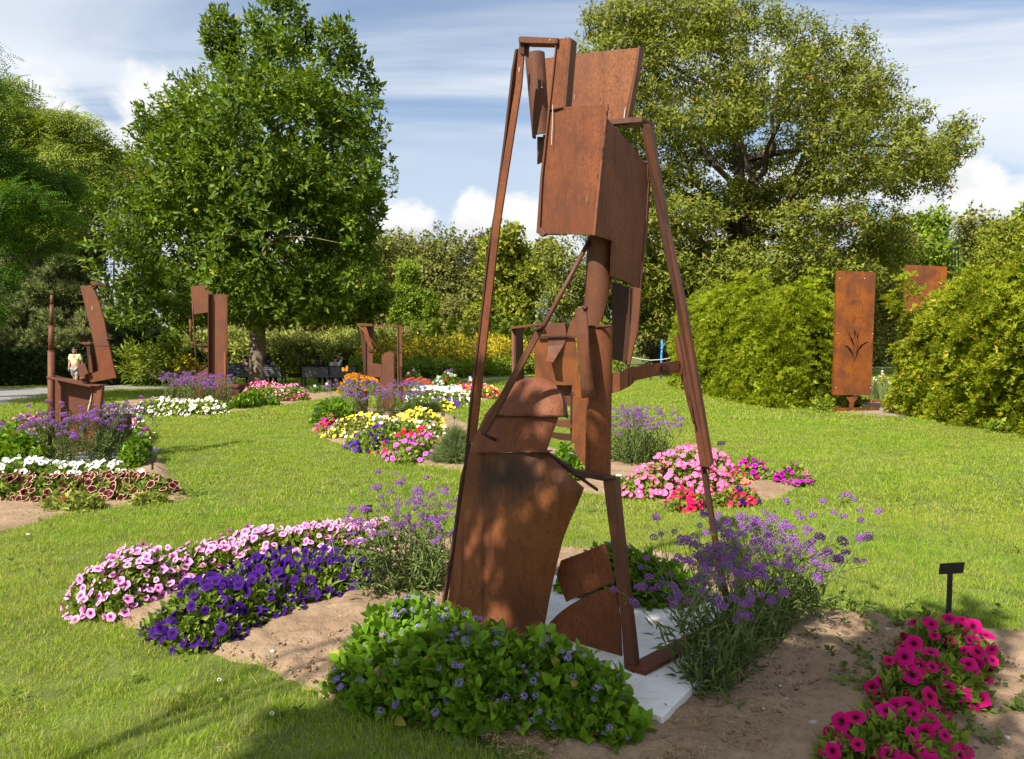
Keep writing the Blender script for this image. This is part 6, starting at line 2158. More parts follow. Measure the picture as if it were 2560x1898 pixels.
drift('petunia_drift', 'hot pink petunias along the near edge right of the slim leg', 'petunias', [(1690, 1262, .02), (1790, 1264, .02), (1880, 1258, .02), (1890, 1235, .1), (1830, 1212, .2), (1740, 1214, .25), (1680, 1235, .2)], .24, [('hotpink', 8), ('purple', 1)], 150, .038, .22, 'petunia_far', 700, dmin=1.2)
drift('petunia_clump', 'small fuchsia petunia clump at the right tip of the middle bed', 'petunias', [(1925, 1196, .03), (1980, 1212, .03), (2025, 1205, .04), (2020, 1175, .18), (1970, 1158, .24), (1925, 1168, .2)], .24, [('fuchsia', 4), ('pink', 1)], 44, .040, .22, 'petunia_far', 420, dmin=1.35)
drift('petunia_plant', 'white and magenta petunias next to the column foot of the tall figure', 'petunias', [(1525, 1212, .04), (1580, 1210, .04), (1585, 1178, .2), (1530, 1172, .22)], .22, [('white', 2), ('fuchsia', 2)], 22, .045, .2, 'petunia_far', 160, dmin=1.3)
# irises in the gap between the hedges
for i, (px, py) in enumerate(((2190, 1000), (2215, 1002), (2200, 990))):
    b = G(px, py)
    r = thing('iris_plant', ('sword leaved iris at the left of the gap behind the panel', 'sword leaved iris at the right of the gap beside the big hedge', 'rear iris in the gap with pale seed heads')[i], 'plant', b)
    geo = []
    for k in range(26):
        a = random.uniform(0, 6.28)
        l = random.uniform(.45, .8)
        q = b + Vector((random.gauss(0, .12), random.gauss(0, .08), 0))
        e = q + Vector((math.cos(a) * .22 * l, math.sin(a) * .15 * l, l))
        wv = Vector((.02, .004, 0))
        geo.append(([q - wv, q + wv, q.lerp(e, .6) + wv * .8 + Vector((0, 0, .05)), e, q.lerp(e, .6) - wv * .8 + Vector((0, 0, .05))], [(0, 1, 2, 3, 4)]))
    vs, fs = merge(geo)
    raw('leaves', vs, fs, M['iris_leaf'], r, kind='stuff')
drift('white_gaura', 'airy white flowers in the gap between the hedges', 'flowers', [(2180, 985, .1), (2230, 985, .1), (2225, 945, .6), (2185, 945, .6)], .85, [('white', 2), ('roseg', 1)], 90, .035, .4, 'lav', 260, M['lav_leaf'], temps=SMALL, stuff=True, loose=.3)
# ------------------------------------------------------------------ meadow and shrubs behind the benches
def band(name, label, pts, hfun, n, temp, mat, scale, cat=None, extra=None, up=1.0):
    poly = wpoly(pts)
    x, y = sample_poly(poly, n)
    h = hfun(x, y)
    z = h * np.sqrt(rng.uniform(.01, 1, n))
    N = rng.normal(0, .55, (n, 3)) + SUNV * .9 + [0, -.1, up * .6]
    ts = TEMP[temp]
    if cat is None:
        o = joined(name, ts, rng.integers(0, len(ts), n), frames(N, rng.uniform(scale[0], scale[1], n)), np.stack([x, y, z], 1), mat)
        return o
    c = poly.mean(0)
    r = thing(name, label, cat, (c[0], c[1], 0))
    joined('foliage', ts, rng.integers(0, len(ts), n), frames(N, rng.uniform(scale[0], scale[1], n)), np.stack([x, y, z], 1), mat, r)
    return r


hv = lambda a, b, s, sd: (lambda x, y: a + (b - a) * vnoise(x, y, s, sd))
band('meadow_plants', None, [(900, 950), (1120, 945), (1280, 938), (1345, 936), (1500, 934), (1500, 915), (1300, 916), (1000, 920), (880, 926)], hv(1.5, 2.5, 1.2, 3), 6000, 'lance', M['golden'], (.7, 1.3))
band('meadow_undergrowth', None, [(880, 955), (1120, 949), (1280, 941), (1340, 938), (1340, 934), (1120, 940), (880, 946)], hv(.5, 1.1, 1.0, 5), 2200, 'lance', M['bright'], (.7, 1.2))
band('meadow_grass', None, [(340, 932), (700, 932), (1000, 926), (1500, 918), (1500, 902), (1000, 904), (340, 906)], hv(2.2, 3.3, 2.5, 6), 4200, 'pine', M['drygrass'], (1.8, 3.0))
band('tall_perennials', None, [(500, 948), (700, 947), (900, 944), (1000, 941), (1000, 932), (800, 934), (500, 935)], hv(1.6, 2.9, 1.3, 7), 6400, 'lance', M['pale_leaf'], (.8, 1.4))
band('tall_perennials', None, [(400, 948), (520, 948), (520, 936), (400, 936)], hv(1.6, 2.7, 1.1, 9), 2200, 'lance', M['pale_leaf'], (.8, 1.4))


def shrub(label, px, base, top, half, d, n, temp, mat, scale, cat='shrub', name='shrub', lobes=7, seed=1):
    g = random.Random(seed)
    ls = []
    for i in range(lobes):
        x = px + g.uniform(-.6, .6) * half
        y = base - (base - top) * g.uniform(.2, .8)
        ls.append(lobe(x, y, half * .5, (base - top) * .32, d + g.uniform(-.4, .4) * half * d / F))
    b = D(px, base, d)
    return tree(name, label, (b.x, d), .05, ls, temp, n, mat, M['twig'], cat=cat, scale=scale, fork=.1, fill=.25, zmin=.05, crown_name='foliage')


shrub('rounded leafy shrub with pale edged leaves beside the far driveway', 375, 958, 860, 62, 30.5, 1300, 'stalk', M['walnut'], (.9, 1.4), seed=2, lobes=11)
shrub('golden leaved plant in front of the perennials left of the channel sculpture', 470, 955, 900, 24, 29.5, 260, 'stalk', M['golden'], (.8, 1.2), seed=3, lobes=5)
shrub('silver grey shrub under the left boughs of the magnolia', 455, 900, 822, 48, 42, 520, 'small', M['silver'], (.9, 1.3), seed=4)
shrub('silvery tree behind the diagonal rod of the tall figure', 1385, 850, 748, 34, 58, 420, 'small', M['silver'], (1.2, 1.8), seed=5)
shrub('low bright green shrub right of the tall figure column', 1545, 925, 888, 26, 34, 260, 'small', M['bright'], (.6, .9), seed=6)
shrub('low dark weeds at the foot of the iris panel', 2150, 1030, 990, 30, 18.9, 120, 'small', M['olive'], (.35, .6), seed=7, lobes=5)
shrub('fresh green sapling against the dark hedge trunk beside the iris panel', 2050, 1028, 1005, 12, 18.2, 40, 'small', M['bright'], (.4, .6), seed=8, lobes=3)
shrub('low leafy weeds at the foot of the right hedge', 2490, 1085, 1050, 30, 13.8, 90, 'small', M['bright'], (.3, .5), seed=9, lobes=4)
shrub('bare brown shrub seen under the spreading tree by the blue post', 1640, 915, 862, 34, 43, 260, 'small', M['brownish'], (.7, 1.0), seed=10)

# ------------------------------------------------------------------ plant labels
def plant_label(label, px, py, bpx, bpy, wpx, hpx, mat, stake, group=None, lean=0.0, d=None, thick_stake=.012):
    b = G(bpx, bpy)
    d = b.y
    r = thing('plant_label', label, 'plant label', b, group)
    c = D(px, py, d - .02)
    k = d / F
    w_, h_ = wpx * k, hpx * k
    tilt = Vector((lean, -.25, 1)).normalized()
    wx = Vector((1, 0, -lean)).normalized()
    box_between('plate', c - tilt * h_ / 2, c + tilt * h_ / 2, wx * w_, Vector((0, .97, .25)) * .006, mat, r, .0015)
    box_between('stake', b - Vector((0, 0, .06)), c + Vector((0, .012, 0)), Vector((thick_stake, 0, 0)), Vector((0, .006, 0)), stake, r, 0)
    return r


plant_label('large black T shaped plant label seen from behind on the right lawn edge', 2379, 1421, 2370, 1575, 62, 31, M['label_black'], M['label_black'], thick_stake=.030, lean=-.06)
plant_label('black plant label above the light pink petunias', 917, 1272, 922, 1332, 28, 20, M['label_black'], M['label_black'], lean=-.08, thick_stake=.02)
plant_label('dark grey T shaped plant label among the verbena left of the tall figure', 1062, 1290, 1072, 1350, 27, 15, M['label_grey'], M['label_grey'], lean=-.06, thick_stake=.03)
plant_label('dark grey plant label behind the pink petunia mass', 1803, 1108, 1803, 1150, 21, 11, M['label_grey'], M['label_grey'])
plant_label('black plant label at the right edge of the left bed', 380, 1152, 381, 1182, 16, 12, M['label_black'], M['label_black'], thick_stake=.03)
plant_label('white plant label on a black stake on the lawn beside the mast sculpture', 379, 1028, 383, 1070, 8, 8, M['label_white'], M['label_black'], lean=-.06)
plant_label('tilted white plant label between the mast sculpture and the cream petunias', 345, 1038, 348, 1058, 8, 9, M['label_white'], M['label_black'], lean=-.12)
plant_label('grey plant label at the right of the yellow petunia band', 1108, 1036, 1107, 1068, 9, 8, M['label_grey'], M['label_grey'])
plant_label('smaller grey plant label next to the lavender bush', 1136, 1044, 1135, 1072, 6, 8, M['label_grey'], M['label_grey'])
for lab, px, py, by in (('white plant label in front of the channel sculpture', 525, 992, 1024), ('white plant label in the pink star flowers', 706, 976, 1008), ('white plant label on bare soil below the gap between the benches', 787, 965, 987),
                        ('white plant label on bare soil in front of the left part of the second bench', 817, 960, 989), ('white plant label left of the orange marigolds', 862, 957, 984), ('white plant label in the marigolds inside the open frame', 941, 952, 976),
                        ('white plant label at the scarlet flowers', 1022, 951, 972), ('white plant label between scarlet and white flowers', 1062, 949, 968), ('white plant label left of the white flowered shrubs', 1105, 945, 965),
                        ('white plant label in the middle of the white flowered shrubs', 1138, 942, 965), ('white plant label right of the white flowered shrubs', 1175, 944, 968), ('white plant label beside the long strap at the far lawn', 1206, 941, 964),
                        ('white plant label at the far right tip of the red and yellow drift', 1225, 966, 985), ('white plant label between the white drift and the red one', 1175, 979, 1000)):
    plant_label(lab, px, py, px + 1, by, 6.5, 6, M['label_white'], M['label_black'], group='small white plant labels')


# ------------------------------------------------------------------ benches
def bench(label, px0, px1, d):
    a, b = D(px0, 960, d).x, D(px1, 960, d).x
    cx, wd = (a + b) / 2, b - a
    r = thing('park_bench', label, 'bench', (cx, d, 0))
    for i in range(5):
        z = .50 + i * .085
        yy = d - .02 - i * .018
        boxm('back_slat', (cx, yy, z), (wd - .06, .025, .07), M['bench_slat'], r)
    for i in range(5):
        boxm('seat_slat', (cx, d + .06 + i * .095, .44), (wd - .06, .085, .03), M['bench_slat'], r)
    boxm('top_rail', (cx, d - .115, .905), (wd, .05, .035), M['bench_iron'], r)
    for x in (a + .03, cx, b - .03):
        box_between('frame_post', (x, d + .01, .0), (x, d + .0, .44), Vector((.055, 0, 0)), Vector((0, .05, 0)), M['bench_iron'], r)
        box_between('back_post', (x, d + .0, .43), (x, d - .13, .91), Vector((.055, 0, 0)), Vector((0, .035, 0)), M['bench_iron'], r)
        box_between('front_leg', (x, d + .50, 0), (x, d + .47, .43), Vector((.05, 0, 0)), Vector((0, .05, 0)), M['bench_iron'], r)
        box_between('side_rail', (x, d + .0, .405), (x, d + .5, .405), Vector((.05, 0, 0)), Vector((0, 0, .04)), M['bench_iron'], r)
        if x != cx:
            tube('armrest', [(x, d - .06, .64), (x, d + .2, .66), (x, d + .46, .64), (x, d + .49, .43)], .02, M['bench_iron'], r, 8)
    return cx, wd


BD = 29.6
bench('black iron bench with grey slats behind the magnolia trunk', 567, 707, BD)
bench('black iron bench with grey slats right of the magnolia trunk', 753, 895, BD - .5)
# slanted grey information board beside the left bench
b = G(588, 970)
r = thing('information_board', 'slanted grey information board left of the magnolia bench', 'sign board', (b.x, 28.9, 0))
q = [D(568, 924, 28.6), D(596, 910, 29.2), D(600, 911, 29.2), D(570, 932, 28.6)]
plate('board', [D(566, 932, 28.5), D(602, 932, 28.5), D(602, 910, 29.0), D(566, 910, 29.0)], (0, .02, .03), M['label_grey'], r)
box_between('leg', (b.x - .1, 28.75, 0), (b.x - .1, 28.75, .85), Vector((.06, 0, 0)), Vector((0, .04, 0)), M['bench_iron'], r)
box_between('leg', (b.x + .16, 28.75, 0), (b.x + .16, 28.75, .85), Vector((.06, 0, 0)), Vector((0, .04, 0)), M['bench_iron'], r)


# ------------------------------------------------------------------ people
def skin_body(name, nodes, edges, mat, parent, sub=2):
    """one continuous figure grown over a skeleton: nodes {key: (xyz, radius)}"""
    keys = list(nodes)
    off = root_loc(parent)
    me = bpy.data.meshes.new(name)
    me.from_pydata([Vector(nodes[k][0]) for k in keys], [(keys.index(a), keys.index(b)) for a, b in edges], [])
    o = link(name, me, mat, parent)
    o.modifiers.new('skin', 'SKIN')
    for i, k in enumerate(keys):
        s = me.skin_vertices[0].data[i]
        rr = nodes[k][1]
        s.radius = rr if hasattr(rr, '__len__') else (rr, rr)
        s.use_root = (i == 0)
    sd = o.modifiers.new('sub', 'SUBSURF')
    sd.levels = sd.render_levels = sub
    o.modifiers['skin'].use_smooth_shade = True
    return o


def ell(name, c, s, mat, parent, rot=(0, 0, 0)):
    me = bpy.data.meshes.new(name)
    bm = bmesh.new()
    bmesh.ops.create_icosphere(bm, subdivisions=2, radius=1)
    m = Matrix.Translation(Vector(c)) @ Matrix(np.diag([1.0, 1, 1]).tolist()).to_4x4() @ (Matrix.Rotation(rot[2], 4, 'Z') @ Matrix.Rotation(rot[0], 4, 'X')) @ Matrix.Diagonal((s[0], s[1], s[2], 1))
    bmesh.ops.transform(bm, matrix=m, verts=bm.verts)
    for f in bm.faces:
        f.smooth = True
    bm.to_mesh(me)
    bm.free()
    return link(name, me, mat, parent)


def add_hand(nodes, edges, wrist, pre, sgn, down):
    """palm, four unequal fingers and a thumb"""
    wx = Vector(nodes[wrist][0])
    dn = Vector(down).normalized()
    fw = Vector((0, -1, 0)) - dn * Vector((0, -1, 0)).dot(dn)
    fw = fw.normalized() if fw.length > .1 else Vector((1, 0, 0))
    palm = wx + dn * .055
    nodes[pre + 'palm'] = (palm, (.024, .036))
    edges.append((wrist, pre + 'palm'))
    for i, (o_, l) in enumerate(((-.027, .060), (-.009, .072), (.009, .068), (.027, .054))):
        k0, k1 = pre + 'f%da' % i, pre + 'f%db' % i
        q = palm + fw * -o_ + dn * .045
        nodes[k0] = (q, .0095)
        nodes[k1] = (q + dn * l * .8 + Vector((-sgn * .012, 0, 0)), .0075)
        edges += [(pre + 'palm', k0), (k0, k1)]
    t = palm + fw * .042 - dn * .01
    nodes[pre + 't0'] = (t, .011)
    nodes[pre + 't1'] = (t + fw * .02 + dn * .04, .0085)
    edges += [(pre + 'palm', pre + 't0'), (pre + 't0', pre + 't1')]


def walker(px, d):
    c = D(px, 960, d)
    r = thing('person', 'man in pale yellow T-shirt, patterned shorts and sunglasses walking on the path', 'person', (c.x, d, 0))
    n, e = {}, []
    n['pelvis'] = ((0, 0, .90), (.15, .11))
    n['waist'] = ((0, .0, 1.05), (.14, .10))
    n['chest'] = ((0, 0, 1.28), (.16, .115))
    n['neck'] = ((-.005, -.01, 1.42), .058)
    n['head0'] = ((-.012, -.02, 1.50), (.066, .075))
    n['head1'] = ((-.018, -.03, 1.585), (.072, .088))
    n['head2'] = ((-.018, -.022, 1.64), (.056, .066))
    e += [('pelvis', 'waist'), ('waist', 'chest'), ('chest', 'neck'), ('neck', 'head0'), ('head0', 'head1'), ('head1', 'head2')]
    for s, sx in (('l', -1), ('r', 1)):
        n[s + 'sh'] = ((sx * .185, 0, 1.365), .062)
        n[s + 'el'] = ((sx * .245, .02 if sx < 0 else .05, 1.09), .045)
        n[s + 'wr'] = ((sx * .225, -.06 if sx < 0 else .06, .87), .030)
        e += [('chest', s + 'sh'), (s + 'sh', s + 'el'), (s + 'el', s + 'wr')]
        add_hand(n, e, s + 'wr', s, sx, (0, -.1, -1))
        st_ = -.16 if sx > 0 else .20
        n[s + 'hip'] = ((sx * .095, 0, .84), .095)
        n[s + 'kn'] = ((sx * .10, st_ * .55 - .03, .47), .060)
        n[s + 'an'] = ((sx * .10, st_, .09), .040)
        n[s + 'toe'] = ((sx * .11, st_ - .17, .035), .036)
        e += [('pelvis', s + 'hip'), (s + 'hip', s + 'kn'), (s + 'kn', s + 'an'), (s + 'an', s + 'toe')]
    bd = skin_body('body', n, e, M['skin'], r)
    sh = {'b': ((0, 0, .93), (.175, .130)), 'w': ((0, 0, 1.08), (.168, .125)), 'c': ((0, 0, 1.28), (.185, .138)), 't': ((0, 0, 1.385), (.11, .085))}
    ee = [('b', 'w'), ('w', 'c'), ('c', 't')]
    for s, sx in (('l', -1), ('r', 1)):
        sh[s + 's'] = ((sx * .185, 0, 1.36), .080)
        sh[s + 'e'] = ((sx * .232, .015, 1.16), .074)
        ee += [('c', s + 's'), (s + 's', s + 'e')]
    skin_body('t_shirt', sh, ee, M['shirt_yellow'], r)
    so = {'p': ((0, 0, .90), (.172, .13))}
    ee = []
    for s, sx in (('l', -1), ('r', 1)):
        st_ = -.16 if sx > 0 else .20
        so[s + 'h'] = ((sx * .10, 0, .80), .118)
        so[s + 'k'] = ((sx * .102, st_ * .5 - .02, .50), .098)
        ee += [('p', s + 'h'), (s + 'h', s + 'k')]
    skin_body('shorts', so, ee, M['camo'], r)
    ell('hair', (-.012, .008, 1.655), (.080, .092, .062), M['hair'], bd)
    ell('nose', (-.035, -.122, 1.575), (.012, .02, .018), M['skin'], bd)
    for sx in (-1, 1):
        ell('sunglass_lens', (-.03 + sx * .032, -.112, 1.60), (.026, .012, .018), M['black'], bd)
        ell('ear', (-.018 + sx * .082, -.01, 1.58), (.012, .02, .03), M['skin'], bd)
        st_ = -.16 if sx > 0 else .20
        ell('shoe', (sx * .108, st_ - .07, .045), (.050, .14, .048), M['dark_cloth'], r)
    tube('watch_strap', [(c.x - .226, d - .05, .90), (c.x - .226, d - .055, .885)], .036, M['black'], r, 10)
    boxm('shirt_print', (c.x + .07, d - .155, 1.27), (.06, .004, .04), M['label_grey'], r, 0, 0)
    tube('shirt_print', [(c.x - .12, d - .145, 1.285), (c.x - .04, d - .158, 1.29), (c.x + .02, d - .158, 1.288)], .006, M['label_grey'], r, 5)
    tube('mouth', [(c.x - .052, d - .112, 1.535), (c.x - .022, d - .116, 1.533)], .004, M['lilac_cloth'], r, 5)
    r.scale = (1, 1, 1)
    return r


walker(190, 28.4)


def sitter(label, px, d, top, legs, hair_len, raised=0, hw=.155, lean=0.0, turn=0.0):
    """seated figure facing away from the camera"""
    c = D(px, 950, d)
    r = thing('person', label, 'person', (c.x, d, 0))
    n, e = {}, []
    n['pelvis'] = ((0, .14, .53), (.16, .13))
    n['waist'] = ((lean * .3, .08, .70), (.14, .105))
    n['chest'] = ((lean * .7, .06, .93), (.155, .11))
    n['neck'] = ((lean, .08, 1.08), .052)
    n['head0'] = ((lean + turn * .02, .095, 1.155), (.066, .07))
    n['head1'] = ((lean + turn * .03, .11, 1.235), (.073, .088))
    n['head2'] = ((lean + turn * .03, .105, 1.29), (.056, .066))
    e += [('pelvis', 'waist'), ('waist', 'chest'), ('chest', 'neck'), ('neck', 'head0'), ('head0', 'head1'), ('head1', 'head2')]
    for s, sx in (('l', -1), ('r', 1)):
        n[s + 'sh'] = ((lean * .8 + sx * hw, .07, 1.02), .058)
        if raised and sx > 0:
            n[s + 'el'] = ((lean + .30, .06, 1.25), .042)
            n[s + 'wr'] = ((lean + .06, .06, 1.345), .030)
            dn = (-1, 0, -.05)
        else:
            n[s + 'el'] = ((lean * .6 + sx * (hw + .065), .16, .79), .042)
            n[s + 'wr'] = ((sx * .10, .40, .66), .028)
            dn = (-sx * .3, 1, -.15)
        e += [('chest', s + 'sh'), (s + 'sh', s + 'el'), (s + 'el', s + 'wr')]
        add_hand(n, e, s + 'wr', s, sx, dn)
        n[s + 'hip'] = ((sx * .09, .20, .52), .088)
        n[s + 'kn'] = ((sx * .11, .60, .52), .062)
        n[s + 'an'] = ((sx * .11, .58, .10), .042)
        n[s + 'toe'] = ((sx * .12, .76, .04), .036)
        e += [('pelvis', s + 'hip'), (s + 'hip', s + 'kn'), (s + 'kn', s + 'an'), (s + 'an', s + 'toe')]
    bd = skin_body('body', n, e, M['skin'], r)
    t = {k: (n[k][0], tuple(q * 1.14 for q in n[k][1])) for k in ('pelvis', 'waist', 'chest')}
    t['n'] = ((lean, .075, 1.045), (.085, .075))
    ee = [('pelvis', 'waist'), ('waist', 'chest'), ('chest', 'n')]
    for s, sx in (('l', -1), ('r', 1)):
        t[s + 'sh'] = (n[s + 'sh'][0], .070)
        a, b = Vector(n[s + 'sh'][0]), Vector(n[s + 'el'][0])
        t[s + 'e'] = (a.lerp(b, .8), .060)
        ee += [('chest', s + 'sh'), (s + 'sh', s + 'e')]
    skin_body('top', t, ee, M[top], r)
    p = {'pelvis': ((0, .14, .53), (.178, .145))}
    ee = []
    for s, sx in (('l', -1), ('r', 1)):
        p[s + 'h'] = ((sx * .09, .22, .525), .105)
        p[s + 'k'] = ((sx * .11, .60, .52), .080)
        p[s + 'a'] = ((sx * .11, .58, .14), .060)
        ee += [('pelvis', s + 'h'), (s + 'h', s + 'k'), (s + 'k', s + 'a')]
    skin_body('trousers', p, ee, M[legs], r)
    hx = lean + turn * .03
    ell('hair', (hx, .095, 1.265), (.088, .098, .086), M['hair'], bd)
    if hair_len > 0:
        tube('long_hair', [(c.x + hx, d + .06, 1.29), (c.x + hx, d + .015, 1.18), (c.x + hx * .9, d - .02, 1.06), (c.x + hx * .8, d - .045, 1.06 - hair_len)], [.07, .10, .115, .09], M['hair'], r, 12)
    for sx in (-1, 1):
        ell('shoe', (sx * .12, .68, .045), (.05, .13, .045), M['dark_cloth'], r)
        if hair_len == 0:
            ell('ear', (hx + sx * .086, .10, 1.225), (.012, .02, .03), M['skin'], bd)
    return r


sitter('person in black with short dark hair on the left bench, left of the magnolia trunk', 611, BD, 'dark_cloth', 'dark_cloth', 0, turn=1.2, hw=.17)
sitter('person with long dark hair and patterned top right of the magnolia trunk', 671, BD, 'lilac_cloth', 'dark_cloth', .10)
sitter('woman with long black hair and dark clothes on the right bench', 796, BD - .5, 'dark_cloth', 'dark_cloth', .22, hw=.17)
sitter('person in pale blue shirt with one arm raised behind the head', 836, BD - .5, 'blue_cloth', 'dark_cloth', 0, 1, hw=.175, lean=.02)

# monarch fluttering in front of the right bench
c = D(862, 925, 20.0)
bf = thing('butterfly', 'orange butterfly in flight in front of the right bench', 'butterfly', c)
for s, a in ((-1, .2), (1, .9)):
    plate('wing', [c + Vector(q) for q in ((0, 0, 0), (s * .035, .0, .06 + a * .06), (s * .085, .01, .05 + a * .08), (s * .09, .01, -.01), (s * .05, .0, -.045), (0, 0, -.02))], (0, .002, 0), M['monarch'], bf, 0)
tube('body', [c + Vector((0, -.003, .05)), c + Vector((0, -.003, 0)), c + Vector((0, -.003, -.05))], [.004, .008, .003], M['black'], bf, 8)

# ------------------------------------------------------------------ far things glimpsed between the trees
d = 57
a, b2 = D(272, 920, d), D(352, 850, d)
v = thing('trailer', 'pale green white box trailer parked beyond the driveway, seen under the magnolia', 'trailer', ((a.x + b2.x) / 2, d + 1.2, 0))
boxm('box', ((a.x + b2.x) / 2 + .6, d + 1.2, (a.z + b2.z) / 2 + .18), (b2.x - a.x + 1.6, 2.4, b2.z - a.z - .36), M['white_paint'], v, 0, .03)
boxm('roof_edge', ((a.x + b2.x) / 2 + .6, d + 1.2, b2.z + .03), (b2.x - a.x + 1.7, 2.5, .08), M['white_paint'], v)
boxm('chassis', ((a.x + b2.x) / 2 + .6, d + 1.2, .42), (b2.x - a.x + 1.3, 2.0, .22), M['black'], v)
for x in (-.7, .3):
    tube('wheel', [((a.x + b2.x) / 2 + .6 + x, d - .02, .34), ((a.x + b2.x) / 2 + .6 + x, d + .24, .34)], .34, M['black'], v, 18)


def pavilion(label, px, top, half, base, d, walls):
    ap = D(px, top, d + half * d / F)
    hw_ = half * d / F
    ez = D(px, base, d).z
    r = thing('pavilion', label, 'building', (ap.x, d + hw_, 0))
    vs = [ap] + [Vector((ap.x + math.cos(R(k * 45 + 22)) * hw_, d + hw_ + math.sin(R(k * 45 + 22)) * hw_, ez)) for k in range(8)]
    raw('roof', vs, [(0, 1 + k, 1 + (k + 1) % 8) for k in range(8)] + [tuple(range(8, 0, -1))], M['roof'], r)
    raw('wall', [Vector((v_.x * .85 + ap.x * .15, v_.y * .85 + (d + hw_) * .15, z)) for z in (0, ez + .05) for v_ in vs[1:]], [(k, (k + 1) % 8, 8 + (k + 1) % 8, 8 + k) for k in range(8)], M['bark_dark'], r)
    for i in range(1, 6):
        f = i / 6
        q = [vs[0].lerp(v_, f) + Vector((0, 0, .03)) for v_ in vs[1:]]
        tube('shingle_course', q + [q[0]], .03, M['roof'], r, 4)


pavilion('low dark shingled roof behind the slender arborvitae', 1268, 802, 62, 848, 62, True)
pavilion('steep grey roof glimpsed behind the diagonal rod of the tall figure', 1408, 742, 24, 812, 66, True)

# blue post, rope fence and dark posts under the spreading tree
b = G(1652, 912)
dd_ = 37.5
p = D(1652, 912, dd_)
t = D(1655, 849, dd_)
r = thing('blue_post', 'bright blue post beyond the rope fence under the spreading tree', 'post', (p.x, dd_, 0))
tube('shaft', [(p.x, dd_, 0), (t.x, dd_, t.z - .08)], .055, M['blue_paint'], r, 12)
tube('cap', [(t.x, dd_, t.z - .08), (t.x, dd_, t.z - .02), (t.x, dd_, t.z)], [.06, .055, .02], M['blue_paint'], r, 12)
ps = [D(1540, 905, 35.5), D(1627, 905, 35.5), D(1702, 905, 35.5)]
r = thing('rope_fence', 'white rope hung between short dark posts under the spreading tree', 'rope fence', (ps[1].x, 35.5, 0))
for i, p in enumerate(ps):
    box_between('post', (p.x, 35.5, 0), (p.x, 35.5, 1.05), Vector((.09, 0, 0)), Vector((0, .09, 0)), M['bark_dark'], r)
rp = [D(x, y, 35.4) for x, y in ((1540, 886), (1575, 892), (1600, 898), (1627, 901), (1655, 899), (1680, 895), (1702, 888))]
tube('rope', rp, .022, M['rope'], r, 6)
# black frame structure above the right hedge
r = thing('trellis_post', 'slim black trellis top showing above the right hedge', 'trellis', (D(2388, 900, 24).x, 24, 0))
for x in (2380, 2388, 2396):
    box_between('upright', D(x, 960, 24), D(x, 622, 24), Vector((.03, 0, 0)), Vector((0, .03, 0)), M['black'], r)
box_between('crosspiece', D(2376, 622, 24), D(2400, 622, 24), Vector((0, .05, 0)), Vector((0, 0, .05)), M['black'], r)

# ------------------------------------------------------------------ pebbles, clods, straw, weeds
def pebble(px, py, r_, label):
    p = G(px, py, .035)
    me = bpy.data.meshes.new('pebble')
    bm = bmesh.new()
    bmesh.ops.create_icosphere(bm, subdivisions=2, radius=1)
    sx, sy, szz = r_ * random.uniform(.9, 1.3), r_ * random.uniform(.8, 1.1), r_ * random.uniform(.45, .7)
    for v_ in bm.verts:
        f = 1 + .22 * (random.random() - .5)
        v_.co = Vector((v_.co.x * sx * f, v_.co.y * sy * f, v_.co.z * szz * f))
    for f in bm.faces:
        f.smooth = False
    bm.to_mesh(me)
    bm.free()
    o = link('pebble', me, M['stone'])
    o.location = p + Vector((0, 0, szz * .35))
    o.rotation_euler = (0, 0, random.uniform(0, 6))
    o['label'], o['category'], o['group'] = label, 'pebble', 'pale pebbles on the bare soil'


for a in ((682, 1630, .016, 'pale angular pebble on sunlit soil in front of the purple petunias'), (744, 1637, .011, 'small pale pebble right of the angular one before the purple petunias'), (1964, 1838, .014, 'white pebble low on the soil left of the front magenta clump'),
          (1966, 1749, .009, 'small white pebble on soil midway between verbena and magenta petunias'), (2031, 1808, .022, 'grey stone half sunk beside the front magenta clump'), (1950, 1716, .010, 'tiny white pebble just right of the verbena foot'),
          (2222, 1578, .024, 'rounded buff stone at the lawn edge above the bare soil'), (850, 1543, .012, 'buff pebble between purple petunias and ageratum'), (70, 1338, .02, 'pale stone at the lower edge of the left bed'),
          (1908, 1772, .010, 'tan pebble near the verbena foot, lower of the three'), (2518, 1845, .012, 'pale pebble in the bottom right corner')):
    pebble(*a)


def clods(key, n, r0, r1, mat, name):
    x, y = sample_poly(BEDS[key], n * 2)
    k = (y < 14) & (edge_dist(BEDS[key], x, y) > .05)
    x, y = x[k][:n], y[k][:n]
    ts = []
    for _ in range(5):
        v_ = np.array([[1, 0, 0], [-.4, .9, 0], [-.6, -.8, 0], [.1, .1, .75], [.2, -.2, -.6], [.6, .7, .2]]) * rng.uniform(.7, 1.2, (6, 3))
        ts.append((v_, np.array([[0, 5, 3], [5, 1, 3], [1, 2, 3], [2, 0, 3], [0, 4, 5], [5, 4, 1], [1, 4, 2], [2, 4, 0]]), np.zeros(6)))
    s = r0 + (r1 - r0) * rng.random(len(x)) ** 4
    joined(name, ts, rng.integers(0, 5, len(x)), frames(rng.normal(0, .5, (len(x), 3)) + [0, 0, 1], s), np.stack([x, y, np.full(len(x), .034) + s * .1], 1), mat)


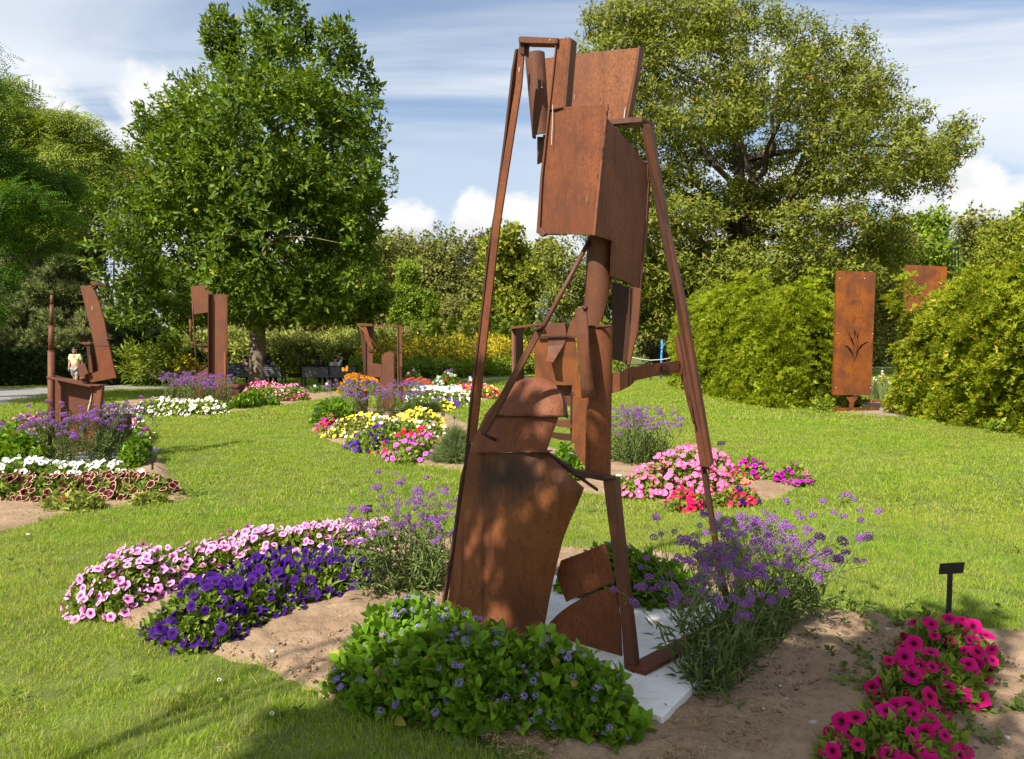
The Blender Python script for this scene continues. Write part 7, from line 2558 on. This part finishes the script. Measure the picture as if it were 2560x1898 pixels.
clods('front', 26000, .003, .019, M['soil'], 'soil_clods')
clods('left', 2200, .006, .022, M['soil'], 'soil_clods')
clods('front', 700, .003, .011, M['stone'], 'gravel_bits')
x, y = sample_poly(wpoly([(1180, 1845), (1500, 1880), (1700, 1800), (1900, 1760), (2100, 1898), (1600, 1990), (1300, 1960)]), 1500)
v_ = np.array([[-.5, 0, 0], [.5, .03, .02], [.5, -.03, .02]])
joined('dry_straw', [(v_, np.array([[0, 1, 2]]), np.zeros(3))], np.zeros(1500, int), frames(np.stack([rng.normal(0, .18, 1500), rng.normal(0, .18, 1500), np.ones(1500)], 1), rng.uniform(.02, .07, 1500)), np.stack([x, y, rng.uniform(.036, .055, 1500)], 1), M['straw'])
# petal and leaf litter on the slab and the soil round it
nl = 420
lu, lv = rng.uniform(u0 + .02, u0 + 1.35, nl), rng.uniform(v0 + .02, v0 + 1.55, nl)
lq = np.outer(lu, np.array(U)) + np.outer(lv, np.array(V))
lq[:, 2] = .083
tri = (np.array([[-.5, 0, 0], [.4, .25, .05], [.45, -.2, .12], [-.1, .3, .06]]), np.array([[0, 2, 1], [0, 1, 3]]), np.zeros(4))
joined('leaf_litter', [tri], np.zeros(nl, int), frames(np.stack([rng.normal(0, .15, nl), rng.normal(0, .15, nl), np.ones(nl)], 1), .004 + .014 * rng.random(nl) ** 5), lq, M['twig'])
wx_, wy_ = [], []
for px, py, n, s in ((2200, 1690, 14, .09), (2470, 1790, 10, .08), (2530, 1760, 8, .1), (2410, 1850, 10, .08), (2250, 1600, 14, .12), (2100, 1625, 8, .1), (130, 1262, 10, .12), (30, 1262, 8, .1), (120, 1280, 6, .1), (470, 1240, 12, .1), (390, 1580, 10, .08), (2160, 1740, 8, .06), (2450, 1700, 10, .08), (2300, 1566, 16, .12), (2120, 1535, 16, .1)):
    p = G(px, py)
    wx_ += list(rng.normal(p.x, s, n))
    wy_ += list(rng.normal(p.y, s, n))
nw = len(wx_)
joined('weeds', FT['weed'], rng.integers(0, 3, nw), frames(rng.normal(0, .25, (nw, 3)) + [0, 0, 1], rng.uniform(.5, 1.2, nw)), np.stack([wx_, wy_, np.full(nw, .055)], 1), M['weed_leaf'])
# ------------------------------------------------------------------ lawn blades
def tuft(n, size, hmin, hmax, w0):
    V, T, rad = [], [], []
    b = 0
    for i in range(n):
        x, y = random.uniform(-size, size), random.uniform(-size, size)
        h = random.uniform(hmin, hmax)
        a = random.uniform(0, 6.283)
        lean = random.uniform(.15, 1.0) ** 1.2 * h
        dx, dy = math.cos(a) * lean, math.sin(a) * lean
        wa = random.uniform(0, 6.283)
        wx, wy = math.cos(wa) * w0, math.sin(wa) * w0
        V += [(x - wx, y - wy, 0), (x + wx, y + wy, 0), (x + dx * .35 - wx * .8, y + dy * .35 - wy * .8, h * .6), (x + dx * .35 + wx * .8, y + dy * .35 + wy * .8, h * .6), (x + dx, y + dy, h * random.uniform(.78, 1))]
        rad += [0, 0, .6, .6, 1]
        T += [(b, b + 1, b + 3), (b, b + 3, b + 2), (b + 2, b + 3, b + 4)]
        b += 5
    return np.array(V), np.array(T), np.array(rad)


def lawn_points(dmin, dmax, dens, margin):
    """random points on the lawn inside a wide wedge in front of the camera"""
    hw = dmax * .86 + 1.5
    st = dens ** -.5
    gx, gy = np.meshgrid(np.arange(-hw, hw, st), np.arange(dmin, dmax, st))
    x, y = gx.ravel() + rng.uniform(-.5, .5, gx.size) * st, gy.ravel() + rng.uniform(-.5, .5, gx.size) * st
    k = np.abs(x) < y * .86 + 1.5
    for p in list(BEDS.values()) + PATHS:
        e = edge_dist(p, x, y)
        k &= ~(inside(p, x, y) & (e > margin))
    su, sv = x * U.x + y * U.y, x * V.x + y * V.y
    return x[k], y[k]


def grass(name, dmin, dmax, dens, temps, s0, s1, hs, margin):
    x, y = lawn_points(dmin, dmax, dens, margin)
    n = len(x)
    rot = np.stack([rng.normal(0, .05, n), rng.normal(0, .05, n), rng.uniform(0, 6.283, n)], 1)
    s = rng.uniform(s0, s1, n)
    hh = s * hs * (.65 + .8 * vnoise(x, y, .6, 2))
    instanced(name, np.stack([x, y, np.full(n, -.004)], 1), rot, np.stack([s, s, hh], 1), temps, M['grass'])


grass('lawn_grass', 1.5, 7.0, 34, [tuft(330, .15, .014, .042, .0013) for _ in range(6)], .9, 1.2, 1.0, .05)
grass('lawn_grass', 7.0, 16.0, 16, [tuft(200, .24, .018, .044, .0026) for _ in range(5)], .9, 1.25, 1.0, .08)
grass('lawn_grass', 16.0, 48.0, 4.0, [tuft(240, .50, .022, .055, .0060) for _ in range(4)], .9, 1.3, 1.0, .15)
# clover and broad weeds in the lawn
x, y = lawn_points(2.4, 9.0, 9, -.02)
k = vnoise(x, y, .5, 12) > .58
x, y = x[k], y[k]
n = len(x)
joined('clover_patches', FT['weed'], rng.integers(0, 3, n), frames(rng.normal(0, .2, (n, 3)) + [0, 0, 1], rng.uniform(.5, 1.1, n)), np.stack([x, y, rng.uniform(.02, .042, n)], 1), M['weed_leaf'])
x, y = lawn_points(2.2, 8.0, 40, -.03)
k = vnoise(x, y, .45, 21) > .56
x, y = x[k][:2600], y[k][:2600]
n = len(x)
joined('dry_clippings', [(np.array([[-.5, 0, 0], [.5, .03, .02], [.5, -.03, .02]]), np.array([[0, 1, 2]]), np.zeros(3))], np.zeros(n, int), frames(np.stack([rng.normal(0, .35, n), rng.normal(0, .35, n), np.ones(n)], 1), rng.uniform(.025, .07, n)), np.stack([x, y, rng.uniform(.015, .035, n)], 1), M['straw'])
pts_ = [G(px, py, .05) for px, py in ((548, 1700), (680, 1784))]
joined('clover_blooms', [ball_flower(10, 1, .5)], np.zeros(len(pts_), int), frames(np.tile([0, 0, 1.0], (len(pts_), 1)), np.full(len(pts_), .009)), np.array([list(p) for p in pts_]), P['white'])
bpy.context.view_layer.update()
